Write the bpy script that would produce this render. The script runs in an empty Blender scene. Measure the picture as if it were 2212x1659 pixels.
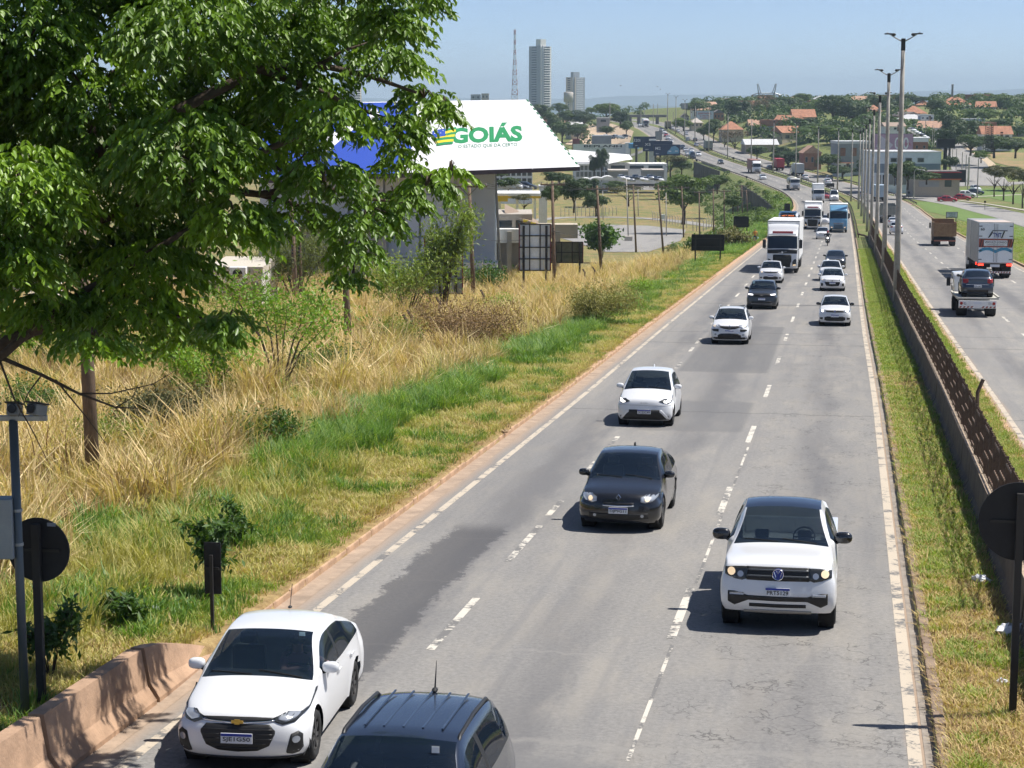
import bpy, bmesh, math, random
import numpy as np
from mathutils import Vector, Matrix, noise as mnoise
random.seed(7)
rng = np.random.default_rng(11)
SC = bpy.context.scene
COL = SC.collection
R = math.radians

# ------------------------------------------------------------------ camera
# picture coordinates used below are those of the photograph shown 2212 px wide
FPX, PCX, PCY, HOR = 4240., 1106., 829.5, 215.
PITCH = math.atan((PCY - HOR) / FPX)
YAW = math.atan((1828 - PCX) / FPX / math.cos(PITCH))
CAMZ = 7.4
cam = bpy.data.cameras.new('camera')
cam.lens = FPX / 2212 * 36; cam.sensor_width = 36; cam.clip_start = 0.5; cam.clip_end = 60000
camo = bpy.data.objects.new('camera', cam); COL.objects.link(camo)
camo.location = (0, 0, CAMZ)
camo.rotation_euler = (math.pi / 2 - PITCH, 0, YAW)
SC.camera = camo

# ------------------------------------------------------------------ sky, sun, exposure
SUN_EL = 60.0; HAZE = 1.25e-4
SUN_DIR = Vector((0.955, 0.295, 0)).normalized()          # horizontal direction towards the sun
sd = Vector((SUN_DIR.x * math.cos(R(SUN_EL)), SUN_DIR.y * math.cos(R(SUN_EL)), math.sin(R(SUN_EL))))
w = bpy.data.worlds.new('World'); SC.world = w; w.use_nodes = True
nt = w.node_tree; nt.nodes.clear()
sky = nt.nodes.new('ShaderNodeTexSky'); sky.sky_type = 'NISHITA'; sky.sun_disc = False
sky.sun_elevation = R(SUN_EL); sky.sun_rotation = math.atan2(sd.x, sd.y)
sky.altitude = 2300; sky.air_density = .55; sky.dust_density = 2.5; sky.ozone_density = 1.4
bg = nt.nodes.new('ShaderNodeBackground'); bg.inputs[1].default_value = 0.107
ow = nt.nodes.new('ShaderNodeOutputWorld')
nt.links.new(sky.outputs[0], bg.inputs[0]); nt.links.new(bg.outputs[0], ow.inputs[0])
sl = bpy.data.lights.new('sun', 'SUN'); sl.energy = 4.6; sl.angle = R(0.53); sl.color = (1.0, 0.955, 0.88)
so = bpy.data.objects.new('sun', sl); COL.objects.link(so)
so.rotation_euler = sd.to_track_quat('Z', 'Y').to_euler(); so.location = (60, 40, 80)
vs = SC.view_settings
vs.view_transform = 'Standard'; vs.look = 'None'; vs.gamma = 1; vs.use_curve_mapping = False; vs.exposure = 0.5
SC.cycles.max_bounces = 4; SC.cycles.diffuse_bounces = 2; SC.cycles.glossy_bounces = 2; SC.cycles.transmission_bounces = 2; SC.cycles.transparent_max_bounces = 8; SC.cycles.use_adaptive_sampling = True; SC.cycles.adaptive_threshold = .03;  SC.cycles.volume_bounces = 0
SC.cycles.use_denoising = True
SC.cycles.caustics_reflective = False; SC.cycles.caustics_refractive = False

# ------------------------------------------------------------------ camera geometry helpers
_F = np.array([-math.sin(YAW) * math.cos(PITCH), math.cos(YAW) * math.cos(PITCH), -math.sin(PITCH)])
_R = np.array([math.cos(YAW), math.sin(YAW), 0.0]); _U = np.cross(_R, _F)
_C = np.array([0, 0, CAMZ])
def ray(px, py): return _F + _R * (px - PCX) / FPX - _U * (py - PCY) / FPX
def at(px, py, D):                       # world point seen at a picture point, D metres ahead
    return Vector(_C + ray(px, py) * D)
def proj(p):
    v = np.array(p) - _C; d = v @ _F
    return PCX + FPX * (v @ _R) / d, PCY - FPX * (v @ _U) / d, d

def pch(xs, ys):
    xs = np.array(xs, float); ys = np.array(ys, float); h = np.diff(xs); d = np.diff(ys) / h
    m = np.zeros_like(ys); m[0] = d[0]; m[-1] = d[-1]
    for i in range(1, len(xs) - 1):
        if d[i - 1] * d[i] > 0:
            w1 = 2 * h[i] + h[i - 1]; w2 = h[i] + 2 * h[i - 1]; m[i] = (w1 + w2) / (w1 / d[i - 1] + w2 / d[i])
    def f(x):
        x = np.asarray(x, float); i = np.clip(np.searchsorted(xs, x) - 1, 0, len(xs) - 2); u = (x - xs[i]) / h[i]
        r = (2*u**3 - 3*u**2 + 1)*ys[i] + (u**3 - 2*u**2 + u)*h[i]*m[i] + (-2*u**3 + 3*u**2)*ys[i+1] + (u**3 - u**2)*h[i]*m[i+1]
        r = np.where(x < xs[0], ys[0] + m[0]*(x - xs[0]), r)
        return np.where(x > xs[-1], ys[-1] + m[-1]*(x - xs[-1]), r)
    return f
def lin(xs, ys): return lambda x: np.interp(x, xs, ys)

# road: long profile, line of its axis, ground beside it
road_z = pch([-60,0,150,300,400,500,600,750,900,1100,1300,2000,5000,9000,30000],
             [2.4,0,-5.93,-11.6,-14.2,-15.0,-14.2,-9.8,-5.2,-3.8,-6,-25,-60,-75,-90])
road_x = pch([-60,0,60,100,225,350,400,430,470,507,547,580,608,641,685,746,823,884,922,1100,1400,3000],
             [0,0,-.01,-.2,-.55,-1.1,-1.6,-2.8,-5.9,-10.7,-17.3,-23.6,-29.4,-36.8,-48,-61,-75,-86,-93,-130,-200,-600])
left_drop = lin([0,60,100,150,200,300,450,650,800,1000,1300],[.0,.05,-.5,-1.8,-2.6,-4.2,-6,-6.5,-5.5,-3,0])
right_lift = lin([0,450,600,700,800,1000,1300,2000],[0,-.3,1.2,3.2,4.4,5.6,7,0])
def ground_t(t, Y):
    t = np.asarray(t, float); Y = np.asarray(Y, float)
    z = road_z(Y)
    dl = np.clip((-9.62 - t) / (3 + np.clip(Y, 0, 200) * 0.07), 0, 1); sl_ = dl*dl*(3 - 2*dl)
    und = 0.22*np.sin(t*.21 + 1.3)*np.sin(Y*.093 + .4) + .12*np.sin(t*.53 + Y*.31)
    und = und * np.clip((np.abs(t + 2) - 12) / 6, 0, 1) * np.clip((190 - Y)/40, 0, 1) * np.clip((60 - np.abs(t))/20, 0, 1)
    bank = .35*np.exp(-((t + 15.5)/4.)**2) * np.clip((85 - Y)/30, 0, 1)
    L = z + .12 + left_drop(Y)*sl_ + und + bank
    dr = np.clip((t - 17) / (6 + np.clip(Y-300, 0, 500)*.05), 0, 1); sr = dr*dr*(3 - 2*dr)
    hill = np.clip((t - 20)/120., 0, 1)
    RR = z + .12 + right_lift(Y)*sr + hill*np.interp(Y, [500,700,1000,1300],[0,1.5,3,2]) + und*.4
    out = np.where(t < -9.62, L, np.where(t > 15.3, RR, z + .12))
    und_road = ((t > -9.58) & (t < 1.27)) | ((t > 4.78) & (t < 15.22))
    return np.where(und_road & (Y < 1400), z - .12, out)
def ground(X, Y): return ground_t(np.asarray(X, float) - road_x(Y), Y)
def hit(px, py, dz=0., y0=14., y1=3000.):     # where the view ray meets the ground
    d = ray(px, py); Y = np.concatenate([np.arange(y0, 400, .1), np.arange(400, y1, .5)])
    X = d[0]*Y/d[1]; z = CAMZ + d[2]*Y/d[1]; g = ground(X, Y) + dz
    k = np.where(z < g)[0]
    k = k[0] if len(k) else len(Y) - 1
    return Vector((X[k], Y[k], float(g[k])))
def onroad(px, py):
    d = ray(px, py); Y = np.concatenate([np.arange(14, 400, .05), np.arange(400, 1200, .25)])
    X = d[0]*Y/d[1]; z = CAMZ + d[2]*Y/d[1]; k = np.where(z < road_z(Y))[0]
    k = k[0] if len(k) else len(Y) - 1
    return Vector((X[k], Y[k], float(road_z(Y[k]))))
def RT(t, Y, dz=0.): return Vector((float(road_x(Y)) + t, Y, float(road_z(Y)) + dz))
def gnd(X, Y): return Vector((X, Y, float(ground(X, Y))))

# ------------------------------------------------------------------ object helpers
def mesh_from(name, verts, faces, mats=(), midx=None, smooth=False):
    me = bpy.data.meshes.new(name)
    me.from_pydata([tuple(v) for v in verts], [], [tuple(f) for f in faces])
    for m in (mats if isinstance(mats, (list, tuple)) else [mats]): me.materials.append(m)
    if midx is not None: me.polygons.foreach_set('material_index', midx)
    if smooth: me.polygons.foreach_set('use_smooth', [True]*len(me.polygons))
    me.update(); return me
def link(name, me, parent=None, loc=None, rot=None, scale=None):
    o = bpy.data.objects.new(name, me); COL.objects.link(o)
    if parent: o.parent = parent
    if loc is not None: o.location = loc
    if rot is not None: o.rotation_euler = rot
    if scale is not None: o.scale = scale
    return o
def tag(o, label, cat, group=None, kind=None):
    if label: o['label'] = label
    if cat: o['category'] = cat
    if group: o['group'] = group
    if kind: o['kind'] = kind
    return o
def thing(name, label, cat, loc=(0,0,0), rotz=0., group=None):
    o = bpy.data.objects.new(name, None); COL.objects.link(o); o.empty_display_size = .2
    o.location = loc; o.rotation_euler = (0, 0, rotz) if not isinstance(rotz, tuple) else rotz
    return tag(o, label, cat, group)
def copy_tree(o, parent=None):
    c = o.copy(); COL.objects.link(c); c.parent = parent
    for ch in list(o.children): copy_tree(ch, c)
    return c

class MB:                                 # collects shapes for one mesh
    def __init__(s): s.v = []; s.f = []; s.m = []
    def add(s, vs, fs, mi=0):
        b = len(s.v); s.v += [tuple(v) for v in vs]; s.f += [tuple(i + b for i in f) for f in fs]; s.m += [mi]*len(fs); return s
    def box(s, x0, x1, y0, y1, z0, z1, mi=0, M=None):
        vs = [(x0,y0,z0),(x1,y0,z0),(x1,y1,z0),(x0,y1,z0),(x0,y0,z1),(x1,y0,z1),(x1,y1,z1),(x0,y1,z1)]
        if M is not None: vs = [M @ Vector(v) for v in vs]
        return s.add(vs, [(0,3,2,1),(4,5,6,7),(0,1,5,4),(1,2,6,5),(2,3,7,6),(3,0,4,7)], mi)
    def cbox(s, c, sz, mi=0, M=None):
        return s.box(c[0]-sz[0]/2,c[0]+sz[0]/2,c[1]-sz[1]/2,c[1]+sz[1]/2,c[2]-sz[2]/2,c[2]+sz[2]/2, mi, M)
    def rbox(s, x0, x1, y0, y1, z0, z1, r=.03, mi=0, M=None):   # bevelled box
        bm = bmesh.new(); bmesh.ops.create_cube(bm, size=1)
        for v in bm.verts: v.co = Vector(((x0+x1)/2 + v.co.x*(x1-x0), (y0+y1)/2 + v.co.y*(y1-y0), (z0+z1)/2 + v.co.z*(z1-z0)))
        bmesh.ops.bevel(bm, geom=list(bm.edges), offset=r, segments=2, affect='EDGES', profile=.6)
        bm.verts.index_update()
        vs = [v.co.copy() for v in bm.verts]; fs = [[v.index for v in f.verts] for f in bm.faces]; bm.free()
        if M is not None: vs = [M @ v for v in vs]
        return s.add(vs, fs, mi)
    def tube(s, pts, rad, n=8, mi=0, cap=True):
        pts = [Vector(p) for p in pts]; rad = rad if isinstance(rad, (list, tuple)) else [rad]*len(pts)
        vs = []; fs = []; up = Vector((0,0,1)); pu = None
        for i, p in enumerate(pts):
            d = (pts[min(i+1, len(pts)-1)] - pts[max(i-1, 0)]).normalized()
            a = d.cross(pu if pu is not None else (up if abs(d.z) < .9 else Vector((1,0,0))))
            if a.length < 1e-5: a = d.orthogonal()
            a.normalize(); b = a.cross(d); pu = b.cross(a) if False else None
            for k in range(n):
                g = 2*math.pi*k/n; vs.append(p + (a*math.cos(g) + b*math.sin(g))*rad[i])
        for i in range(len(pts)-1):
            for k in range(n):
                k2 = (k+1) % n; fs.append((i*n+k, i*n+k2, (i+1)*n+k2, (i+1)*n+k))
        if cap: fs.append(tuple(range(n-1, -1, -1))); fs.append(tuple((len(pts)-1)*n + k for k in range(n)))
        return s.add(vs, fs, mi)
    def lathe(s, prof, n=20, axis='z', c=(0,0,0), mi=0):   # prof: (radius, height)
        vs = []; fs = []
        for r_, h in prof:
            for k in range(n):
                g = 2*math.pi*k/n; a, b = r_*math.cos(g), r_*math.sin(g)
                p = {'z': (a,b,h), 'x': (h,a,b), 'y': (b,h,a)}[axis]
                vs.append((p[0]+c[0], p[1]+c[1], p[2]+c[2]))
        for i in range(len(prof)-1):
            for k in range(n):
                k2 = (k+1) % n; fs.append((i*n+k, i*n+k2, (i+1)*n+k2, (i+1)*n+k))
        return s.add(vs, fs, mi)
    def prism(s, poly, z0, z1, mi=0, M=None):              # extruded xy polygon
        n = len(poly); vs = [(p[0],p[1],z0) for p in poly] + [(p[0],p[1],z1) for p in poly]
        if M is not None: vs = [M @ Vector(v) for v in vs]
        fs = [tuple(range(n-1,-1,-1)), tuple(range(n,2*n))] + [(i,(i+1)%n,n+(i+1)%n,n+i) for i in range(n)]
        return s.add(vs, fs, mi)
    def sphere(s, c, r, n=10, m=7, mi=0, pw=1.0):
        r = r if isinstance(r, (tuple, list)) else (r, r, r); vs = []; fs = []
        sg = lambda a: math.copysign(abs(a)**pw, a)
        for j in range(m+1):
            th = math.pi*j/m
            for k in range(n):
                g = 2*math.pi*k/n
                vs.append((c[0]+r[0]*sg(math.sin(th))*sg(math.cos(g)), c[1]+r[1]*sg(math.sin(th))*sg(math.sin(g)), c[2]+r[2]*sg(math.cos(th))))
        for j in range(m):
            for k in range(n):
                k2 = (k+1) % n; fs.append((j*n+k, (j+1)*n+k, (j+1)*n+k2, j*n+k2))
        return s.add(vs, fs, mi)
    def mesh(s, name, mats, smooth=False): return mesh_from(name, s.v, s.f, mats, s.m if isinstance(mats, (list, tuple)) and len(mats) > 1 else None, smooth)
    def obj(s, name, mats, parent=None, smooth=False, loc=None, rot=None, scale=None):
        return link(name, s.mesh(name, mats, smooth), parent, loc, rot, scale)

_txt = {}
def text_mesh(body, mat, size=1., depth=.004, ax=.5, spacing=1., bold=0.):
    cu = bpy.data.curves.new('t', 'FONT'); cu.body = body; cu.size = size; cu.extrude = depth
    cu.align_x = 'CENTER'; cu.align_y = 'CENTER'; cu.space_character = spacing; cu.offset = bold; cu.resolution_u = 3
    o = bpy.data.objects.new('t', cu); COL.objects.link(o)
    bpy.context.view_layer.update()
    me = bpy.data.meshes.new_from_object(o.evaluated_get(bpy.context.evaluated_depsgraph_get()))
    bpy.data.objects.remove(o); bpy.data.curves.remove(cu)
    me.materials.clear(); me.materials.append(mat); return me
def text_fit(body, mat, w, h, name='lettering', parent=None, M=None, depth=.004, bold=0., spacing=1.):
    """letters w x h metres in the local x-z plane facing -y, matrix M places it"""
    me = text_mesh(body, mat, 1., depth, bold=bold, spacing=spacing)
    n = len(me.vertices); co = np.empty(n*3); me.vertices.foreach_get('co', co); co = co.reshape(-1,3)
    mn, mx = co.min(0), co.max(0); c = (mn + mx)/2
    co = (co - c); co[:,0] *= w/max(1e-6, mx[0]-mn[0]); co[:,1] *= h/max(1e-6, mx[1]-mn[1])
    out = np.stack([co[:,0], -co[:,2], co[:,1]], 1)
    if M is not None: out = np.array([tuple(M @ Vector(p)) for p in out])
    me.vertices.foreach_set('co', out.ravel()); me.update()
    return link(name, me, parent)

# ------------------------------------------------------------------ materials
MATS = {}
def mat(name, col=(.5,.5,.5), rough=.6, metal=0., spec=.5, var=0., vscale=3., bump=0., bscale=30., emit=None, estr=1., coat=0., col2=None, stretch=None, trans=0., coords='Object'):
    if name in MATS: return MATS[name]
    m = bpy.data.materials.new(name); m.use_nodes = True; n = m.node_tree.nodes; l = m.node_tree.links
    b = n['Principled BSDF']
    b.inputs['Base Color'].default_value = (*col, 1); b.inputs['Roughness'].default_value = rough
    b.inputs['Metallic'].default_value = metal; b.inputs['Specular IOR Level'].default_value = spec
    if coat: b.inputs['Coat Weight'].default_value = coat; b.inputs['Coat Roughness'].default_value = .04
    if emit: b.inputs['Emission Color'].default_value = (*emit, 1); b.inputs['Emission Strength'].default_value = estr
    if var or bump or col2:
        tc = n.new('ShaderNodeTexCoord'); mp = n.new('ShaderNodeMapping'); l.new(tc.outputs[coords], mp.inputs[0])
        if stretch: mp.inputs['Scale'].default_value = stretch
        if var or col2:
            nz = n.new('ShaderNodeTexNoise'); nz.inputs['Scale'].default_value = vscale; nz.inputs['Detail'].default_value = 6; nz.inputs['Roughness'].default_value = .65
            l.new(mp.outputs[0], nz.inputs['Vector'])
            cr = n.new('ShaderNodeValToRGB')
            c2 = col2 if col2 else tuple(min(1, c*(1+var)) for c in col)
            c1 = col if col2 else tuple(c*(1-var) for c in col)
            cr.color_ramp.elements[0].color = (*c1, 1); cr.color_ramp.elements[1].color = (*c2, 1)
            cr.color_ramp.elements[0].position = .3; cr.color_ramp.elements[1].position = .7
            l.new(nz.outputs[0], cr.inputs[0]); l.new(cr.outputs[0], b.inputs['Base Color'])
        if bump:
            nb = n.new('ShaderNodeTexNoise'); nb.inputs['Scale'].default_value = bscale; nb.inputs['Detail'].default_value = 4
            l.new(mp.outputs[0], nb.inputs['Vector'])
            bp = n.new('ShaderNodeBump'); bp.inputs['Strength'].default_value = bump; bp.inputs['Distance'].default_value = .02
            l.new(nb.outputs[0], bp.inputs['Height']); l.new(bp.outputs[0], b.inputs['Normal'])
    MATS[name] = m; return m
def leafmat(name, c1, c2, rough=.5, transl=.35, hue=None):
    if name in MATS: return MATS[name]
    m = bpy.data.materials.new(name); m.use_nodes = True; n = m.node_tree.nodes; l = m.node_tree.links
    b = n['Principled BSDF']; b.inputs['Roughness'].default_value = rough; b.inputs['Specular IOR Level'].default_value = .4
    at_ = n.new('ShaderNodeAttribute'); at_.attribute_name = 'tint'; at_.attribute_type = 'GEOMETRY'
    oi = n.new('ShaderNodeObjectInfo')
    ad = n.new('ShaderNodeMath'); ad.operation = 'MULTIPLY_ADD'; ad.inputs[1].default_value = .5; l.new(oi.outputs['Random'], ad.inputs[0])
    ml = n.new('ShaderNodeMath'); ml.operation = 'MULTIPLY'; ml.inputs[1].default_value = .6; l.new(at_.outputs['Fac'], ml.inputs[0]); l.new(ml.outputs[0], ad.inputs[2])
    mx = n.new('ShaderNodeMix'); mx.data_type = 'RGBA'; mx.inputs[6].default_value = (*c1, 1); mx.inputs[7].default_value = (*c2, 1)
    l.new(ad.outputs[0], mx.inputs[0]); l.new(mx.outputs[2], b.inputs['Base Color'])
    tr = n.new('ShaderNodeBsdfTranslucent'); 
    br = n.new('ShaderNodeMix'); br.data_type = 'RGBA'; br.blend_type = 'MULTIPLY'; br.inputs[0].default_value = 1; br.inputs[7].default_value = (1.5,1.6,.6,1)
    l.new(mx.outputs[2], br.inputs[6]); l.new(br.outputs[2], tr.inputs[0])
    ms = n.new('ShaderNodeMixShader'); ms.inputs[0].default_value = transl
    l.new(b.outputs[0], ms.inputs[1]); l.new(tr.outputs[0], ms.inputs[2]); l.new(ms.outputs[0], n['Material Output'].inputs[0])
    MATS[name] = m; return m
def glassmat(name, tint=(.05,.07,.09), rough=.02, see=.35):
    if name in MATS: return MATS[name]
    m = bpy.data.materials.new(name); m.use_nodes = True; n = m.node_tree.nodes; l = m.node_tree.links
    b = n['Principled BSDF']; b.inputs['Base Color'].default_value = (*tint, 1); b.inputs['Roughness'].default_value = rough
    b.inputs['Specular IOR Level'].default_value = .6
    tr = n.new('ShaderNodeBsdfTransparent'); tr.inputs[0].default_value = (.55,.62,.62,1)
    ms = n.new('ShaderNodeMixShader'); ms.inputs[0].default_value = see
    l.new(b.outputs[0], ms.inputs[1]); l.new(tr.outputs[0], ms.inputs[2]); l.new(ms.outputs[0], n['Material Output'].inputs[0])
    MATS[name] = m; return m

M_ = dict(
 concrete=mat('concrete', (.34,.28,.22), .9, var=.3, vscale=2.5, bump=.4, bscale=25),
 red_concrete=mat('dusty_concrete', (.40,.26,.17), .92, var=.28, vscale=2., bump=.5, bscale=18),
 kerb=mat('kerb_concrete', (.46,.30,.19), .95, var=.3, vscale=3, bump=.5, bscale=22),
 wood=mat('pole_wood', (.16,.11,.075), .9, var=.35, vscale=4, bump=.5, bscale=20, stretch=(6,6,.6)),
 cpole=mat('pole_concrete', (.40,.37,.33), .9, var=.22, vscale=3, bump=.2),
 black=mat('black_trim', (.012,.012,.013), .55),
 signback=mat('sign_back', (.012,.012,.014), .7, var=.3, vscale=6),
 steel=mat('galvanised_steel', (.30,.31,.32), .5, .6, var=.2, vscale=8),
 rust=mat('rusty_iron', (.125,.08,.055), .85, var=.4, vscale=9),
 dark_metal=mat('dark_metal', (.035,.033,.032), .6, .3),
 white_paint=mat('white_paint', (.78,.78,.77), .5, var=.05),
 tyre=mat('tyre_rubber', (.02,.02,.02), .85),
 rim=mat('alloy_rim', (.30,.31,.33), .35, .8),
 darkrim=mat('dark_rim', (.06,.06,.065), .4, .6),
 chrome=mat('chrome', (.72,.73,.75), .12, 1.),
 plate=mat('plate_white', (.72,.74,.78), .4), plateblue=mat('plate_blue', (.012,.035,.32), .4),
 ink=mat('plate_ink', (.01,.01,.012), .5),
 under=mat('underbody', (.01,.01,.01), .9),
 interior=mat('car_interior', (.09,.09,.092), .8),
 glass=glassmat('car_glass', (.012,.022,.040), .03, .42),
 glassb=mat('dark_glass', (.010,.018,.032), .05, spec=.7),
 lens=mat('headlamp_lens', (.42,.45,.50), .12, .4, spec=.8),
 lampdark=mat('headlamp_housing', (.05,.055,.06), .2, .3),
 lit=mat('lit_headlamp', (.6,.55,.45), .2, emit=(1,.70,.38), estr=.5),
 litw=mat('lit_lamp_white', (.9,.9,.9), .3, emit=(1,.95,.9), estr=2.2),
 tail=mat('tail_lamp', (.35,.012,.012), .2, spec=.6), taillit=mat('tail_lamp_lit', (.6,.02,.02), .3, emit=(1,.04,.02), estr=3.5),
 amber=mat('amber_lamp', (.7,.22,.03), .3),
 fabric=mat('beige_cloth', (.35,.28,.22), .9), skin=mat('skin', (.33,.19,.13), .6), hair=mat('dark_hair', (.02,.015,.012), .7),
)
def paint(name, col, rough=.28, metal=0.):
    return mat('paint_' + name, col, rough, metal, spec=.5, coat=.7)
PW = paint('white', (.74,.75,.77)); PBLK = paint('black', (.012,.013,.016), .22); PGREY = paint('graphite', (.045,.05,.058), .28, .4)
PBLUEG = paint('blue_grey', (.05,.065,.095), .28, .4); PRED = paint('red', (.35,.015,.02)); PSIL = paint('silver', (.42,.43,.45), .3, .6)
PSKY = paint('light_blue', (.16,.36,.55)); PDKB = paint('dark_blue', (.02,.03,.055), .25, .3)
# picture points read off enlarged views
def Z2(a, b): return (2300 + a/2.765)*.5486, (300 + b/2.765)*.5486
def Z3(a, b): return (3000 + a/2.1434)*.5486, (50 + b/2.1434)*.5486
def Z4(a, b): return (2600 + a/2.765)*.5486, (600 + b/2.765)*.5486
def Z5(a, b): return (3300 + a/3.016)*.5486, (700 + b/3.016)*.5486
# ------------------------------------------------------------------ the ground
class NT:                                  # small helper to write node formulas
    def __init__(s, m): s.m = m; s.n = m.node_tree.nodes; s.l = m.node_tree.links
    def _set(s, sock, v):
        if hasattr(v, 'is_output') or isinstance(v, bpy.types.NodeSocket): s.l.new(v, sock)
        else: sock.default_value = v
    def math(s, op, a, b=0., c=0., clamp=False):
        q = s.n.new('ShaderNodeMath'); q.operation = op; q.use_clamp = clamp
        for i, v in enumerate((a, b, c)): s._set(q.inputs[i], v)
        return q.outputs[0]
    def noise(s, vec, scale, detail=4, rough=.6, sx=1., sy=1.):
        mp = s.n.new('ShaderNodeMapping'); s.l.new(vec, mp.inputs[0]); mp.inputs['Scale'].default_value = (sx, sy, 1)
        q = s.n.new('ShaderNodeTexNoise'); q.inputs['Scale'].default_value = scale; q.inputs['Detail'].default_value = detail; q.inputs['Roughness'].default_value = rough
        s.l.new(mp.outputs[0], q.inputs['Vector']); return q.outputs[0]
    def ramp(s, v, lo, hi):               # 0 below lo, 1 above hi
        q = s.n.new('ShaderNodeMapRange'); q.interpolation_type = 'SMOOTHSTEP'; s.l.new(v, q.inputs[0]); q.inputs[1].default_value = lo; q.inputs[2].default_value = hi; return q.outputs[0]
    def mix(s, f, a, b):
        q = s.n.new('ShaderNodeMix'); q.data_type = 'RGBA'; s._set(q.inputs[0], f)
        for i, v in ((6, a), (7, b)):
            if isinstance(v, tuple): q.inputs[i].default_value = (*v, 1) if len(v) == 3 else v
            else: s.l.new(v, q.inputs[i])
        return q.outputs[2]
    def box(s, x, y, x0, x1, y0, y1, soft=.05, softy=None):    # soft-edged rectangle mask
        sy = softy or soft
        a = s.math('MULTIPLY', s.ramp(x, x0-soft, x0+soft), s.math('SUBTRACT', 1., s.ramp(x, x1-soft, x1+soft)))
        b = s.math('MULTIPLY', s.ramp(y, y0-sy, y0+sy), s.math('SUBTRACT', 1., s.ramp(y, y1-sy, y1+sy)))
        return s.math('MULTIPLY', a, b)
def new_mat(name, rough=.9):
    m = bpy.data.materials.new(name); m.use_nodes = True
    b = m.node_tree.nodes['Principled BSDF']; b.inputs['Roughness'].default_value = rough; b.inputs['Specular IOR Level'].default_value = .3
    return m, b, NT(m)
def uv_node(N):
    q = N.n.new('ShaderNodeUVMap'); q.uv_map = 'UVMap'
    s = N.n.new('ShaderNodeSeparateXYZ'); N.l.new(q.outputs[0], s.inputs[0]); return q.outputs[0], s.outputs[0], s.outputs[1]
def grid_mesh(name, P, m, uv=None, attr=None):
    """P[i][j] points; optional uv (same layout) and float attributes"""
    P = np.asarray(P, float); a, b = P.shape[:2]
    idx = np.arange(a*b).reshape(a, b)
    f = np.stack([idx[:-1,:-1], idx[:-1,1:], idx[1:,1:], idx[1:,:-1]], -1).reshape(-1, 4)
    me = mesh_from(name, P.reshape(-1,3), f, m, smooth=True)
    if uv is not None:
        u = np.asarray(uv, float).reshape(-1,2); ul = me.uv_layers.new(name='UVMap')
        li = np.empty(len(me.loops), int); me.loops.foreach_get('vertex_index', li); ul.data.foreach_set('uv', u[li].ravel())
    for k, v in (attr or {}).items():
        A = me.attributes.new(k, 'FLOAT', 'POINT'); A.data.foreach_set('value', np.asarray(v, float).ravel())
    return me
def dryness(t, Y):
    d = np.clip((-12.6 - t - .02*np.clip(Y,0,120))/3., 0, 1) * np.clip((205 - Y)/45., 0, 1)
    med = .75*((t > 1.27) & (t < 4.8))*np.clip((65 - Y)/25, 0, 1) + .9*((t > -10.5) & (t < -9.5) & (Y < 160)) + .48*((t < -25) & (Y > 190) & (Y < 700)); return np.maximum(d, med)
YS = np.concatenate([np.arange(-30, 8, 4), np.arange(8, 60, .8), np.arange(60, 140, 1.6), np.arange(140, 300, 4), np.arange(300, 700, 10), np.arange(700, 1500, 25), np.geomspace(1500, 30000, 45)])
tl = np.concatenate([-9.62 - np.geomspace(.02, 60, 70) , ])[::-1]
tl = np.concatenate([-72 - np.geomspace(2, 9000, 60)[::-1], tl])
tm = np.array([-9.6,-9.56, -4, 1.25, 1.29, 2, 2.8, 3.4, 4.1, 4.76, 4.80, 10, 15.2, 15.24, 15.32])
tr_ = np.concatenate([15.4 + np.geomspace(.2, 60, 45), 76 + np.geomspace(2, 9000, 60)])
TS = np.concatenate([tl, tm, tr_])
TT, YY = np.meshgrid(TS, YS); XX = TT + road_x(np.minimum(YY, 3000)); ZZ = ground_t(TT, YY)
gm, gb, N = new_mat('meadow_ground', .95)
tc = N.n.new('ShaderNodeTexCoord'); ov = tc.outputs['Object']
da = N.n.new('ShaderNodeAttribute'); da.attribute_name = 'dry'
n1 = N.noise(ov, .35, 6, .65); n2 = N.noise(ov, 3., 5, .7); n3 = N.noise(ov, .06, 4, .6)
green = N.mix(N.ramp(n2, .3, .7), (.10,.13,.035), (.18,.205,.07))
green = N.mix(N.math('MULTIPLY', N.ramp(n1, .56, .70), .75), green, (.30,.24,.11))
straw = N.mix(N.ramp(n2, .3, .7), (.23,.15,.065), (.40,.29,.13))
straw = N.mix(N.ramp(n1, .60, .74), straw, (.10,.14,.03))
dm = N.math('ADD', da.outputs['Fac'], N.math('MULTIPLY', N.math('SUBTRACT', n1, .5), 1.3), clamp=True)
base = N.mix(N.ramp(dm, .3, .7), green, straw)
base = N.mix(N.math('MULTIPLY', N.ramp(n3, .52, .68), .55), base, (.30,.21,.12))
N.l.new(base, gb.inputs['Base Color'])
bp = N.n.new('ShaderNodeBump'); bp.inputs['Strength'].default_value = .8; bp.inputs['Distance'].default_value = .12; N.l.new(n2, bp.inputs['Height']); N.l.new(bp.outputs[0], gb.inputs['Normal'])
g = link('ground', grid_mesh('ground', np.stack([XX, YY, ZZ], -1), gm, attr={'dry': dryness(TT, YY)})); g['kind'] = 'structure'

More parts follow.
